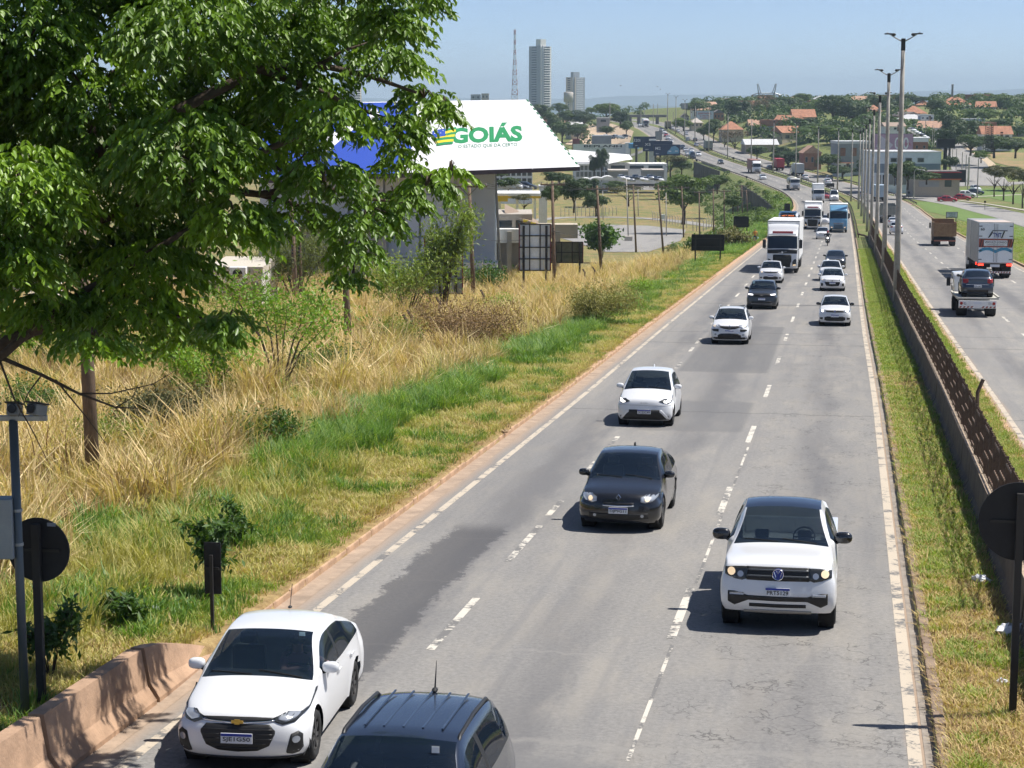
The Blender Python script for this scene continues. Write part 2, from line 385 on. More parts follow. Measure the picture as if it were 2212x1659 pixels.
# ------------------------------------------------------------------ carriageways
def strip(name, t0, t1, y0, y1, m, dz=0., nt_=2, step=None, kind='structure', parent=None, tz=None):
    ys = np.concatenate([np.arange(y0, min(y1, 300), 2.), np.arange(max(y0, 300), y1, 8.), [y1]]); ys = np.unique(ys)
    if step: ys = np.unique(np.concatenate([np.arange(y0, y1, step), [y1]]))
    ts = np.linspace(t0, t1, nt_+1) if not callable(t0) else None
    P = []; UV = []
    for y in ys:
        a, b = (t0(y), t1(y)) if callable(t0) else (t0, t1)
        tt = np.linspace(a, b, nt_+1); rx, rz = float(road_x(y)), float(road_z(y))
        P.append([(rx+t, y, rz + dz + (tz(t, y) if tz else 0)) for t in tt]); UV.append([(t, y) for t in tt])
    o = link(name, grid_mesh(name, P, m, UV), parent)
    if kind and not parent: o['kind'] = kind
    return o
def asphalt(name, lanes, tone=1., patches=(), crack=None, dust=None, stain=None):
    m, b, N = new_mat(name, .82); vec, t, y = uv_node(N)
    fine = N.noise(vec, 11., 8, .85); mid = N.noise(vec, 1.2, 5, .65, 1., .25); big = N.noise(vec, .3, 4, .6, 1., .12); streak = N.noise(vec, 2.6, 4, .6, 1., .03)
    c = N.mix(N.ramp(fine, .25, .75), (.108*tone,.105*tone,.102*tone), (.228*tone,.219*tone,.207*tone))
    c = N.mix(N.math('MULTIPLY', N.ramp(mid, .42, .70), .45), c, (.235*tone,.215*tone,.185*tone))
    c = N.mix(N.math('MULTIPLY', N.ramp(big, .45, .65), .35), c, (.10*tone,.10*tone,.103*tone))
    c = N.mix(N.math('MULTIPLY', N.ramp(streak, .5, .72), .4), c, (.11*tone,.11*tone,.115*tone))
    for lc in lanes:                       # oil and rubber line along the middle of each lane
        d = N.math('ABSOLUTE', N.math('SUBTRACT', N.math('ADD', t, N.math('MULTIPLY', N.math('SUBTRACT', mid, .5), 1.4)), lc))
        f = N.math('MULTIPLY', N.math('SUBTRACT', 1., N.ramp(d, .1, .85)), N.math('MULTIPLY', N.ramp(big, .30, .6), .55))
        c = N.mix(f, c, (.11,.11,.118))
    for (x0, x1, ya, yb, k) in patches:
        c = N.mix(N.math('MULTIPLY', N.box(N.math('ADD', t, N.math('MULTIPLY', fine, .35)), N.math('ADD', y, N.math('MULTIPLY', mid, 1.6)), x0, x1, ya, yb, .10, .35), .62), c, (k*1.4,k*1.4,k*1.43))
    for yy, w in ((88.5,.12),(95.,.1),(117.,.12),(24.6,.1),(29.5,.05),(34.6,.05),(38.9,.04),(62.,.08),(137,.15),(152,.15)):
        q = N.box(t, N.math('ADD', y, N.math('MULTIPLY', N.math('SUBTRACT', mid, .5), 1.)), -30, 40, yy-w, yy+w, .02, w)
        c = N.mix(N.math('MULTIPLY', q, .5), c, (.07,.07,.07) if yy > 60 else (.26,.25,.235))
    if crack:
        vn = N.n.new('ShaderNodeTexVoronoi'); vn.feature = 'DISTANCE_TO_EDGE'; vn.inputs['Scale'].default_value = 1.7
        mp = N.n.new('ShaderNodeMapping'); mp.inputs['Scale'].default_value = (1.2,.8,1)
        ws = N.n.new('ShaderNodeVectorMath'); ws.operation = 'ADD'; nz = N.n.new('ShaderNodeTexNoise'); nz.inputs['Scale'].default_value = 2.2; nz.inputs['Detail'].default_value = 5
        N.l.new(vec, nz.inputs['Vector']); N.l.new(vec, ws.inputs[0]); N.l.new(nz.outputs['Color'], ws.inputs[1]); N.l.new(ws.outputs[0], mp.inputs[0]); N.l.new(mp.outputs[0], vn.inputs['Vector'])
        cm = N.math('SUBTRACT', 1., N.ramp(vn.outputs['Distance'], .006, .032))
        cm = N.math('MULTIPLY', cm, N.math('MULTIPLY', N.box(t, y, crack[0], crack[1], 0, crack[2], .7, 14), N.ramp(N.noise(vec, .8, 3), .45, .60)))
        c = N.mix(N.math('MULTIPLY', cm, .62), c, (.045,.045,.045))
    if stain:
        for (x0, x1, ya, yb, slope) in stain:
            ts_ = N.math('SUBTRACT', t, N.math('MULTIPLY', N.math('SUBTRACT', y, ya), slope))
            q = N.box(N.math('ADD', ts_, N.math('MULTIPLY', N.math('SUBTRACT', N.noise(vec, 1.8, 7, .85, 1., .7), .5), 1.5)), y, x0, x1, ya, yb, .06, .8)
            c = N.mix(N.math('MULTIPLY', q, .70), c, (.062,.062,.068))
    if dust:
        for edge, w in dust:
            dd = N.math('ABSOLUTE', N.math('SUBTRACT', t, edge))
            dd = N.math('ADD', dd, N.math('MULTIPLY', N.math('SUBTRACT', mid, .5), .5))
            c = N.mix(N.math('MULTIPLY', N.math('SUBTRACT', 1., N.ramp(dd, w*.35, w)), .85), c, (.40,.29,.205))
    N.l.new(c, b.inputs['Base Color'])
    bp = N.n.new('ShaderNodeBump'); bp.inputs['Strength'].default_value = .35; bp.inputs['Distance'].default_value = .01; N.l.new(fine, bp.inputs['Height']); N.l.new(bp.outputs[0], b.inputs['Normal'])
    return m
asp_l = asphalt('asphalt_worn', (-4.4,-.8,-7.3), 1.42, patches=((-6.2,-2.75,76,100,.088),(-6.3,-2.4,20,24.6,.11),(-5.9,-4.9,46.5,49.5,.085),(-6.0,-2.8,58,66,.10)),
                crack=(-2.4,1.6,110), dust=((-9.62,.75),(1.3,.45)), stain=((-8.15,-7.0,21,40.2,.0),))
asp_r = asphalt('asphalt_right', (6.9,10.4), 1.5, dust=((4.78,.5),(15.25,.7)))
road_l = strip('road', -9.6, 1.3, -30, 1400, asp_l, 0., 12)
road_r = strip('road', 4.8, 15.25, -30, 1400, asp_r, 0., 12)
def worn_paint(name, col, wear=.5, under=(.17,.165,.16)):
    m, b, N = new_mat(name, .7); vec, t, y = uv_node(N)
    n_ = N.noise(vec, 9., 6, .75); n2_ = N.noise(vec, 1.3, 4, .6)
    f = N.ramp(N.math('ADD', n_, N.math('MULTIPLY', N.math('SUBTRACT', n2_, .5), 1.2)), wear-.09, wear+.06)
    N.l.new(N.mix(f, under, col), b.inputs['Base Color']); return m
pl_y = worn_paint('edge_line_paint', (.52,.45,.36), .42); pl_w = worn_paint('dash_paint', (.62,.58,.51), .44); pl_w2 = worn_paint('dash_paint_worn', (.60,.56,.49), .54)
strip('edge_line', -8.93, -8.77, 10, 1200, pl_y, .004, 1, parent=road_l); strip('edge_line', .90, 1.08, 10, 1200, pl_y, .004, 1, parent=road_l)
strip('edge_line', 4.98, 5.15, 10, 1200, pl_y, .004, 1, parent=road_r); strip('edge_line', 14.35, 14.5, 10, 1200, pl_y, .004, 1, parent=road_r)
for tc_, ph, mm, parent, y9 in ((-2.68,30.8,pl_w,road_l,700),(8.6,34,pl_w,road_r,700),(12.25,38,pl_w,road_r,420)):
    y = ph - 12
    while y < y9:
        dt = .05*math.sin(y); strip('lane_dash', tc_-.075+dt*.3, tc_+.075+dt*.3, y, y+4., mm, .004, 1, step=1., parent=parent); y += 12
for a, b_ in [(20,22.5),(29.3,33.2),(36.6,40.6),(41.9,44),(49,50.5),(52.5,55.5),(64,66.5),(76,79),(84,86),(88,91)] + [(100+12*k,104+12*k) for k in range(48)]:
    strip('lane_dash', -6.30-.004*min(a,150), -6.16-.004*min(a,150), a, b_, pl_w2 if a < 100 else pl_w, .004, 1, step=1., parent=road_l)
for a, b_ in ((24,30.4),(35.2,42.6),(47,54)):      # thin worn remains between the dashes
    strip('worn_line', -2.66, -2.60, a, b_, pl_w2, .004, 1, step=1., parent=road_l)

# kerbs: single stones near by, one strip farther off
def kerb(name, t0, t1, h, m, y0, yn, y1, piece=1.0):
    k = bpy.data.objects.new(name, None); COL.objects.link(k); k['kind'] = 'structure'
    b = MB(); w_ = t1 - t0; s_ = 1 if t0 < 0 else 1
    b.rbox(0, w_, .008, piece-.008, -.12, h, .022); me = b.mesh('kerb_stone', m)
    y = y0
    while y < yn:
        p = RT(t0, y); o = link('kerb_stone', me, k, (p.x, p.y, p.z + rng.uniform(-.012,.012)), (math.atan((float(road_z(y+1))-float(road_z(y)))), 0, heading_(y) + rng.uniform(-.012,.012)))
        y += piece
    ys = np.unique(np.concatenate([np.arange(yn, 300, 3.), np.arange(300, y1, 9.), [y1]])); P = []
    for y in ys:
        rx, rz = float(road_x(y)), float(road_z(y)); P.append([(rx+t0, y, rz-.1), (rx+t0, y, rz+h), (rx+t1, y, rz+h), (rx+t1, y, rz-.1)])
    link('kerb_strip', grid_mesh('kerb_strip', P, m), k)
    return k
def heading_(Y): return math.atan2(-(float(road_x(Y+3)) - float(road_x(Y-3))), 6.)
kerb('kerb', -9.78, -9.58, .13, M_['kerb'], 28.6, 150, 420)
kerb('kerb', 1.28, 1.44, .15, mat('kerb_dark', (.24,.175,.125), .95, var=.3, vscale=3, bump=.5, bscale=22), 18, 150, 420)  # median kerb: darker copy of the kerb concrete, its shadow put into the colour
kerb('kerb', 4.64, 4.80, .15, M_['kerb'], 30, 150, 420)
kerb('kerb', 15.23, 15.40, .15, M_['kerb'], 60, 150, 440)
gut = mat('gutter_concrete', (.36,.27,.20), .95, var=.25, vscale=2.5, bump=.4, bscale=15)
o = strip('gutter', -9.58, -9.22, 10, 420, gut, .006, 1); o = strip('gutter', 1.12, 1.28, 10, 420, mat('gutter_grey', (.30,.26,.22), .95, var=.25, vscale=2.5), .006, 1)
strip('gutter', 4.81, 4.97, 10, 420, gut, .006, 1)

# service roads on the right, car park on the left, all lying on the ground
asp_s = asphalt('asphalt_service', (), 1.7)
def sheet(name, pts, m, dz=.05, cuts=6, kind='structure'):
    bm = bmesh.new(); vs = [bm.verts.new((p.x, p.y, 0)) for p in pts]; f = bm.faces.new(vs)
    bmesh.ops.triangulate(bm, faces=[f])
    for _ in range(cuts):
        es = [e for e in bm.edges if e.calc_length() > 3]
        if not es: break
        bmesh.ops.subdivide_edges(bm, edges=es, cuts=1); bmesh.ops.triangulate(bm, faces=[f for f in bm.faces if len(f.verts) > 3])
    for v in bm.verts: v.co.z = float(ground(v.co.x, v.co.y)) + dz
    bmesh.ops.recalc_face_normals(bm, faces=bm.faces)
    for f in bm.faces:
        if f.normal.z < 0: f.normal_flip()
    me = bpy.data.meshes.new(name); bm.to_mesh(me); bm.free(); me.materials.append(m)
    ul = me.uv_layers.new(name='UVMap')
    for l in me.loops: c = me.vertices[l.vertex_index].co; ul.data[l.index].uv = (c.x, c.y)
    o = link(name, me); o['kind'] = kind; return o
def lane(name, px, wdt, m, dz=.06, kind='structure', n=40):
    """a road through picture points of its middle line"""
    P = [hit(*p) for p in px] if not isinstance(px[0], Vector) else px
    s = np.cumsum([0] + [(P[i+1]-P[i]).length for i in range(len(P)-1)])
    fx, fy = pch(s, [p.x for p in P]), pch(s, [p.y for p in P]); S = np.linspace(0, s[-1], n)
    G = []; UV = []
    for q in S:
        x, y = float(fx(q)), float(fy(q)); dx, dy = float(fx(q+.5)-fx(q-.5)), float(fy(q+.5)-fy(q-.5)); L_ = math.hypot(dx, dy); nx_, ny_ = dy/L_, -dx/L_
        ww = wdt(q/s[-1]) if callable(wdt) else wdt
        row = []
        for a in np.linspace(-ww/2, ww/2, 5): row.append((x+nx_*a, y+ny_*a, float(ground(x+nx_*a, y+ny_*a)) + dz))
        G.append(row); UV.append([(a, q) for a in np.linspace(-ww/2, ww/2, 5)])
    o = link(name, grid_mesh(name, G, m, UV)); o['kind'] = kind; return o
lawn = mat('mown_grass', (.085,.15,.025), .95, col2=(.15,.22,.05), vscale=.5, bump=.5, bscale=8)
pale = mat('pale_kerb_concrete', (.50,.46,.40), .9, var=.15)
sheet('lawn', [hit(1960,446), hit(1985,437), hit(2060,432), hit(2212,462), hit(2212,520), hit(2150,500), hit(2060,470)], lawn, .05)
sheet('lawn', [hit(*Z5(860,195)), hit(*Z5(1100,170)), hit(*Z5(1500,140)), hit(*Z5(1900,125)), hit(2230,425), hit(2230,445), hit(*Z5(1800,240)), hit(*Z5(1200,240))], lawn, .05)
lane('service_road', [hit(2300,500), hit(2212,474), hit(2120,452), hit(2020,433), hit(1950,424), hit(1905,421)], lambda q: 8.5, asp_s, .09)
lane('slip_road_edge', [hit(2300,470), hit(2212,455), hit(2120,440), hit(2040,430), hit(1975,425)], 1.0, pale, .12)
lane('footpath', [hit(2212,421), hit(2100,426), hit(2020,429)], 1.6, pale, .10)
lane('service_road', [hit(1900,409), hit(1960,405), hit(2060,401), hit(2150,398), hit(2260,394)], 9., asp_s, .09)
lane('avenue', [hit(2125,402), hit(2108,372), hit(2090,340), hit(2070,320), hit(2042,300), hit(2010,283), hit(1998,270)], lambda q: 14 - 4*q, asp_s, .12)
lane('dirt_path', [hit(2158,378), hit(2140,355), hit(2110,332), hit(2086,318)], 2.5, mat('pale_dirt', (.48,.38,.26), .95, var=.15), .15)
sheet('dirt_lot', [hit(2150,352), hit(2212,366), hit(2212,330), hit(2150,330), hit(2128,335)], mat('bare_earth', (.36,.22,.12), .95, col2=(.17,.19,.06), vscale=.12), .1)
sheet('parking_lot', [hit(1165,498), hit(1230,520), hit(1310,545), hit(1400,545), hit(1470,520), hit(1482,497), hit(1400,488), hit(1280,485)], asphalt('asphalt_lot', (), 1.7), .06)
lane('side_street', [hit(1140,478), hit(1230,470), hit(1330,470), hit(1440,476), hit(1545,490)], 4.5, asp_s, .07)
lane('side_street', [hit(1500,530), hit(1560,497), hit(1600,474), hit(1650,462)], 4.5, asp_s, .08)

# hills on the horizon, far beyond the town
def hills(name, D, base, prof, col, jag, depth=2500):
    xs = np.linspace(-1500, 3800, 240); h_ = lin([p[0] for p in prof], [p[1] for p in prof])
    V = []; n = len(xs)
    for k, q in enumerate((0,.35,.7,1.,.5)):
        for x in xs:
            top = at(x, float(h_(x)) - jag*(math.sin(x*.021)+.6*math.sin(x*.057+1)+.35*mnoise.noise((x*.05,D*.001,0))*3), D)
            p = at(x, 250, D + (k-3)*depth/6); V.append((p.x, p.y, base + (top.z - base)*q*(1 if k != 1 else .8)))
    F = [(k*n+i, k*n+i+1, (k+1)*n+i+1, (k+1)*n+i) for k in range(4) for i in range(n-1)]
    o = link(name, mesh_from(name, V, F, mat(name+'_'+str(D), col, .95, var=.3, vscale=.004), smooth=True)); o['kind'] = 'structure'
hills('hills', 14000, -160, [(-1500,205),(900,212),(1260,214),(1350,207),(1480,204),(1650,207),(1830,204),(1880,202),(1950,199),(2040,194),(2100,198),(2212,192),(2600,188),(3800,200)], (.05,.075,.04), .7)
hills('hills', 9000, -150, [(-1500,232),(1000,238),(1300,230),(1400,226),(1520,232),(1700,226),(1900,220),(2212,216),(3800,222)], (.05,.075,.035), 1.0)
hills('hills', 4500, -110, [(-1500,262),(1000,262),(1300,252),(1450,248),(1600,252),(1800,246),(2212,240),(3800,240)], (.045,.07,.03), 1.2, 1200)
# ------------------------------------------------------------------ vehicles
def pc(pairs): return pch([p[0] for p in pairs], [p[1] for p in pairs])
US = np.array([0,.14,.28,.42,.55,.66,.76,.84,.90,.95,.98,1.0])
def shp(u, n=2.6): return 1 - (1 - np.clip(u,0,1)**n)**(1/n)
class Pair:
    def __init__(s, ms): s.ms = ms
    def obj(s, name, mats, parent=None, smooth=True):
        return [m.obj(name, mats, parent, smooth) for m in s.ms]
class Car:
    """skin of a car: front, top, rear and side sheets; local y runs from the nose (0) to the tail (L)"""
    def __init__(s, L, W, H, fo, wb, front, top, belt, rear, D=.42, Dr=.3, z0=.22, yc=1.1, yw=1.95, yr=3.3, yb=3.9, wheel=.31,
                 xe=None, drop=None, fine=1.0, side_bulge=.035, tumble=.0, n=2.6, arch=True, rear_glass=True):
        s.L, s.W, s.H, s.fo, s.wb, s.wheel, s.D, s.z0, s.n = L, W, H, fo, wb, wheel, D, z0, n
        h = W/2
        s.yf = pc(front); zh = front[-1][0]; s.zh = zh
        s.zc = pc(top); y0, y1 = top[0][0], top[-1][0]
        s.yrear = pc(rear); zrt = rear[-1][0]
        s.xe = pc(xe); s.drop = pc(drop)
        s.yc, s.yw, s.yr, s.yb = yc, yw, yr, yb
        def seg(a, b, k): return np.linspace(a, b, max(2, int(round(k*fine)))+1)[:-1]
        ys = np.concatenate([seg(y0,yc,12), seg(yc,yw,7), seg(yw,yr,12), seg(yr,yb,5), seg(yb,y1,6), [y1]])
        J = len(ys)-1; s.jc = int(np.argmin(abs(ys-yc))); s.jw = int(np.argmin(abs(ys-yw))); s.jr = int(np.argmin(abs(ys-yr))); s.jb = int(np.argmin(abs(ys-yb)))
        Dj = np.interp(ys, [y0, y0+.35, yc, yw, yr, yb, y1-.2, y1], [D, D*.55, .16, .10, -.04, -.08, -Dr*.5, -Dr])
        K = max(6, int(round(11*fine))); G = 5
        s.K, s.G, s.J = K, G, J
        V = []; idx = {}
        def add(key, p):
            idx[key] = len(V); V.append(p)
        U = US if fine > .7 else US[[0,2,4,6,8,10,11]]
        us = np.concatenate([-U[::-1][:-1], U]); nu = len(us); s.nu = nu; s.us = us
        pw = 2.6
        for j, y in enumerate(ys):
            for i, u in enumerate(us):
                a = abs(u); add(('t', j, i), (u*float(s.xe(y)), y + Dj[j]*shp(a, n), float(s.zc(y)) - float(s.drop(y))*a**pw))
        zk = np.linspace(z0, zh, K+1); s.zk = zk
        hw = h - .045
        s.wf = pch([z0, z0+.12, (z0+zh)*.55, zh], [hw-.05, hw, hw+.012, float(s.xe(y0))]); s.d0 = float(s.drop(y0))
        for k, z in enumerate(zk):
            for i, u in enumerate(us):
                a = abs(u); q = (k/K)**2
                add(('f', k, i), (u*float(s.wf(z)), float(s.yf(z)) + D*shp(a, n), z - q*s.d0*a**pw))
        zkr = np.linspace(z0+.03, zrt, K+1); s.zkr = zkr; s.d1 = float(s.drop(y1)); s.Dr = Dr
        s.wr = pch([z0, z0+.12, (z0+zrt)*.55, zrt], [hw-.05, hw, hw+.005, float(s.xe(y1))])
        for k, z in enumerate(zkr):
            for i, u in enumerate(us):
                a = abs(u); q = (k/K)**2
                add(('r', k, i), (u*float(s.wr(z)), float(s.yrear(z)) - Dr*shp(a, n), z - q*s.d1*a**pw))
        beltf = pc(belt)
        E = [V[idx[('t', j, nu-1)]] for j in range(J+1)]
        wbelt = h - .05 - tumble
        for sg in (1, -1):
            for j in range(J+1):
                ex, ey, ez = E[j]; zb = min(float(beltf(ys[j])), ez)
                f = 0. if ez - zb < .005 else min(1, (ez - zb)/.12)
                xb = ex*(1-f) + wbelt*f
                dF = max(0, 1 - (ey - E[0][1])/.55)**2; dR = max(0, 1 - (E[J][1] - ey)/.5)**2
                for k in range(K+1):
                    v = k/K; zs = z0 + .03*(j/J)
                    z = zs + (zb - zs)*v; xs_ = hw - .015
                    x = xs_ + (xb - xs_)*v**1.6 + side_bulge*math.sin(math.pi*min(1, v*1.05))**.8
                    y = ey
                    if dF > 0:
                        fx, fy_, fz = V[idx[('f', k, nu-1)]]
                        x += dF*(fx - (x if j == 0 else s._b0[k][0])); y += dF*(fy_ - E[0][1]); z += dF*(fz - (z if j == 0 else s._b0[k][1]))
                    if dR > 0:
                        fx, fy_, fz = V[idx[('r', k, nu-1)]]
                        x += dR*(fx - x); y += dR*(fy_ - E[J][1]); z += dR*(fz - z)
                    if j == 0:
                        if k == 0: s._b0 = []
                        s._b0.append((xs_ + (xb-xs_)*v**1.6 + side_bulge*math.sin(math.pi*min(1, v*1.05))**.8, zs+(zb-zs)*v))
                    if arch and sg:
                        for wy in (fo, fo+wb):
                            Rw = wheel + .065; dy_, dz_ = y - wy, z - wheel; dd = math.hypot(dy_, dz_)
                            if abs(dd - Rw) < .055 and dd > 1e-4:
                                y = wy + dy_/dd*Rw; z = wheel + dz_/dd*Rw; x += .012
                    add(('s', sg, j, k), (sg*x, y, z))
                xk, yk, zk_ = V[idx[('s', sg, j, K)]]
                for g in range(1, G+1):
                    q = g/G
                    add(('g', sg, j, g), (sg*(abs(xk) + (ex - abs(xk))*q + .018*math.sin(math.pi*q)*f), yk + (ey - yk)*q, zk_ + (ez - zk_)*q))
        s.V = V; s.faces = {}
        def q(part, a, b, c, d): s.faces.setdefault(part, []).append((idx[a], idx[b], idx[c], idx[d]))
        i0 = int(np.argmin(abs(us + .955))); i1 = nu-1-i0; s.i0, s.i1 = i0, i1
        for j in range(J):
            for i in range(nu-1):
                part = 'body'
                if s.jc <= j < s.jw and i0 <= i < i1: part = 'windshield'
                elif s.jr <= j < s.jb and i0 <= i < i1: part = 'rear_window' if rear_glass else 'roof'
                elif s.jw <= j < s.jr: part = 'roof'
                q(part, ('t',j,i), ('t',j,i+1), ('t',j+1,i+1), ('t',j+1,i))
        for k in range(K):
            for i in range(nu-1):
                q('body', ('f',k,i), ('f',k,i+1), ('f',k+1,i+1), ('f',k+1,i))
                q('body', ('r',k,i+1), ('r',k,i), ('r',k+1,i), ('r',k+1,i+1))
        jb0 = s.jc + max(1, int(2*fine)); jb1 = s.jb - max(1, int(1*fine)); jm = int(np.argmin(abs(ys - (fo + wb*.54))))
        for sg in (1, -1):
            for j in range(J):
                for k in range(K):
                    a = ('s',sg,j,k); b = ('s',sg,j+1,k); c = ('s',sg,j+1,k+1); d = ('s',sg,j,k+1)
                    cy = sum(V[idx[e]][1] for e in (a,b,c,d))/4; cz = sum(V[idx[e]][2] for e in (a,b,c,d))/4
                    if arch and any(math.hypot(cy-wy, cz-wheel) < wheel+.055 for wy in (fo, fo+wb)): continue
                    q('body', *((a,b,c,d) if sg > 0 else (b,a,d,c)))
                for g in range(G):
                    gk = lambda jj, gg: ('s',sg,jj,K) if gg == 0 else ('g',sg,jj,gg)
                    a, b, c, d = gk(j,g), gk(j+1,g), gk(j+1,g+1), gk(j,g+1)
                    part = 'body'
                    if jb0 <= j < jb1 and 0 <= g < G-1:
                        part = 'pillar' if j == jm else ('side_window' if j < jm else 'rear_side_window')
                    q(part, *((a,b,c,d) if sg > 0 else (b,a,d,c)))
        s.idx = idx; s.ys = ys
    def part_mesh(s, part, mats, side=0):
        fs = [f for p in (part if isinstance(part, tuple) else (part,)) for f in s.faces.get(p, [])]
        if side: fs = [f for f in fs if s.V[f[0]][0]*side > 0]
        bm = bmesh.new(); m = {}
        for f in fs:
            for i in f:
                if i not in m: m[i] = bm.verts.new(s.V[i])
        for f in fs:
            try: bm.faces.new([m[i] for i in f])
            except ValueError: pass
        bmesh.ops.remove_doubles(bm, verts=bm.verts, dist=.0015)
        for f in bm.faces: f.smooth = True
        bm.normal_update()
        me = bpy.data.meshes.new('part'); bm.to_mesh(me); bm.free()
        for mm in (mats if isinstance(mats, (list, tuple)) else [mats]): me.materials.append(mm)
        return me
    def fy(s, x, z):
        zz = z; a = min(1, abs(x)/max(.1, float(s.wf(min(max(z, s.z0), s.zh)))))
        q = np.clip((z - s.z0)/(s.zh - s.z0), 0, 1)**2
        zz = z + q*s.d0*a**2.6
        if zz <= s.zh: return float(s.yf(max(zz, s.z0))) + s.D*shp(a, s.n)
        yy = np.linspace(s.ys[0], s.ys[0]+.6, 30); zz_ = s.zc(yy); y = float(np.interp(zz, zz_, yy))
        return y + s.D*shp(a, s.n)*.9
    def ry(s, x, z):
        zt = s.zkr[-1]; a = min(1, abs(x)/max(.1, float(s.wr(min(max(z, s.z0), zt)))))
        q = np.clip((z - s.z0)/(zt - s.z0), 0, 1)**2
        zz = min(max(z + q*s.d1*a**2.6, s.z0), zt)
        return float(s.yrear(zz)) - s.Dr*shp(a, s.n)
    def patch(s, prof, off=.006, rear=False, nx=10, nz=4, mirror=False, thick=.015):
        """prof: [(x, ztop, zbottom)] outline in front view, laid on the nose (or tail)"""
        xs = np.array([p[0] for p in prof]); zt = [p[1] for p in prof]; zb = [p[2] for p in prof]
        outs = []
        for sg in ((1, -1) if mirror else (1,)):
            out = MB(); outs.append(out); g = []
            X = np.linspace(xs[0], xs[-1], nx+1)
            X = np.unique(np.concatenate([X, xs]))
            for x in X:
                a, b = np.interp(x, xs, zb), np.interp(x, xs, zt)
                col = []
                for k in range(nz+1):
                    z = a + (b-a)*k/nz
                    y = s.ry(x, z) + off if rear else s.fy(x, z) - off
                    col.append((sg*x, y, z))
                g.append(col)
            vs = [p for c in g for p in c]; n1 = nz+1
            fs = []
            for i in range(len(g)-1):
                for k in range(nz):
                    f = (i*n1+k, (i+1)*n1+k, (i+1)*n1+k+1, i*n1+k+1)
                    fs.append(f if (sg > 0) != rear else f[::-1])
            # rim back into the skin so that the piece has thickness
            loop = [i*n1 for i in range(len(g))] + [(len(g)-1)*n1+k for k in range(1, n1)] + [i*n1+nz for i in range(len(g)-2, -1, -1)] + [k for k in range(nz-1, 0, -1)]
            b0 = len(vs); th = -thick if rear else thick
            vs += [(vs[i][0], vs[i][1]+th, vs[i][2]) for i in loop]
            for q in range(len(loop)):
                q2 = (q+1) % len(loop); fs.append((loop[q], b0+q, b0+q2, loop[q2]))
            out.add(vs, fs)
        return Pair(outs)

_wheel_cache = {}
def wheel_meshes(r, wdt, dark, spokes=5):
    key = (r, wdt, dark, spokes)
    if key in _wheel_cache: return _wheel_cache[key]
    t = MB(); h = wdt/2
    t.lathe([(r*.66,-h*.8),(r*.80,-h),(r*.94,-h*.92),(r,-h*.6),(r,h*.6),(r*.94,h*.92),(r*.80,h),(r*.66,h*.8)], 28, 'x')
    d = MB()
    d.lathe([(r*.67,h*.75),(r*.63,h*.85),(r*.60,h*.55),(.02,h*.45),(.001,h*.45)], 28, 'x', mi=1)
    d.lathe([(r*.67,-h*.75),(r*.63,-h*.85),(r*.60,-h*.55),(.02,-h*.45),(.001,-h*.45)], 28, 'x', mi=1)
    for sg in (1,-1):
        for k in range(spokes):
            M = Matrix.Rotation(2*math.pi*k/spokes, 4, 'X')
            d.box(*(sorted((sg*h*.5, sg*h*.78))), -r*.075, r*.075, r*.08, r*.63, 0, M)
        d.lathe([(r*.16,sg*h*.5),(r*.15,sg*h*.86),(.001,sg*h*.86)], 12, 'x')
    a = t.mesh('tyre', M_['tyre'], True); b = d.mesh('rim', [M_['darkrim'] if dark else M_['rim'], M_['dark_metal']])
    _wheel_cache[key] = (a, b); return a, b
def add_wheels(root, C, wdt=.2, dark=False, spokes=5, track=None, simple=False):
    tm, rm = wheel_meshes(C.wheel, wdt, dark, spokes)
    hx = (track/2 if track else C.W/2 - wdt/2 - .03)
    for y in (C.fo, C.fo + C.wb):
        for sg in (-1, 1):
            wv = link('wheel', tm, root, (sg*hx, y, C.wheel))
            if not simple: link('rim', rm, wv)
    for y in (C.fo, C.fo + C.wb):
        for sg in (-1, 1):
            if simple: continue
            b = MB(); b.lathe([(C.wheel+.07, sg*(C.W/2-.06)), (C.wheel+.07, sg*(C.W/2-.32)), (.02, sg*(C.W/2-.32))], 20, 'x', (0,y,C.wheel)); b.obj('wheel_arch', M_['under'], root)
    b = MB(); b.box(-C.W/2+.1, C.W/2-.1, .35, C.L-.25, C.z0-.02, C.z0+.03)
    b.obj('underbody', M_['under'], root)
def mirror_mesh(m, sg, big=1.):
    b = MB(); b.sphere((sg*.10*big, .02, .05*big), (.115*big,.07,.075*big), 14, 8, 0, .75); b.tube([(0,.0,-.02),(sg*.06,.0,.01)], .022, 6, 1)
    b.box(*sorted((sg*.02, sg*.19*big)), .075, .082, .0, .10*big, 2)
    return b.mesh('wing_mirror', [m, M_['black'], M_['glassb']], True)

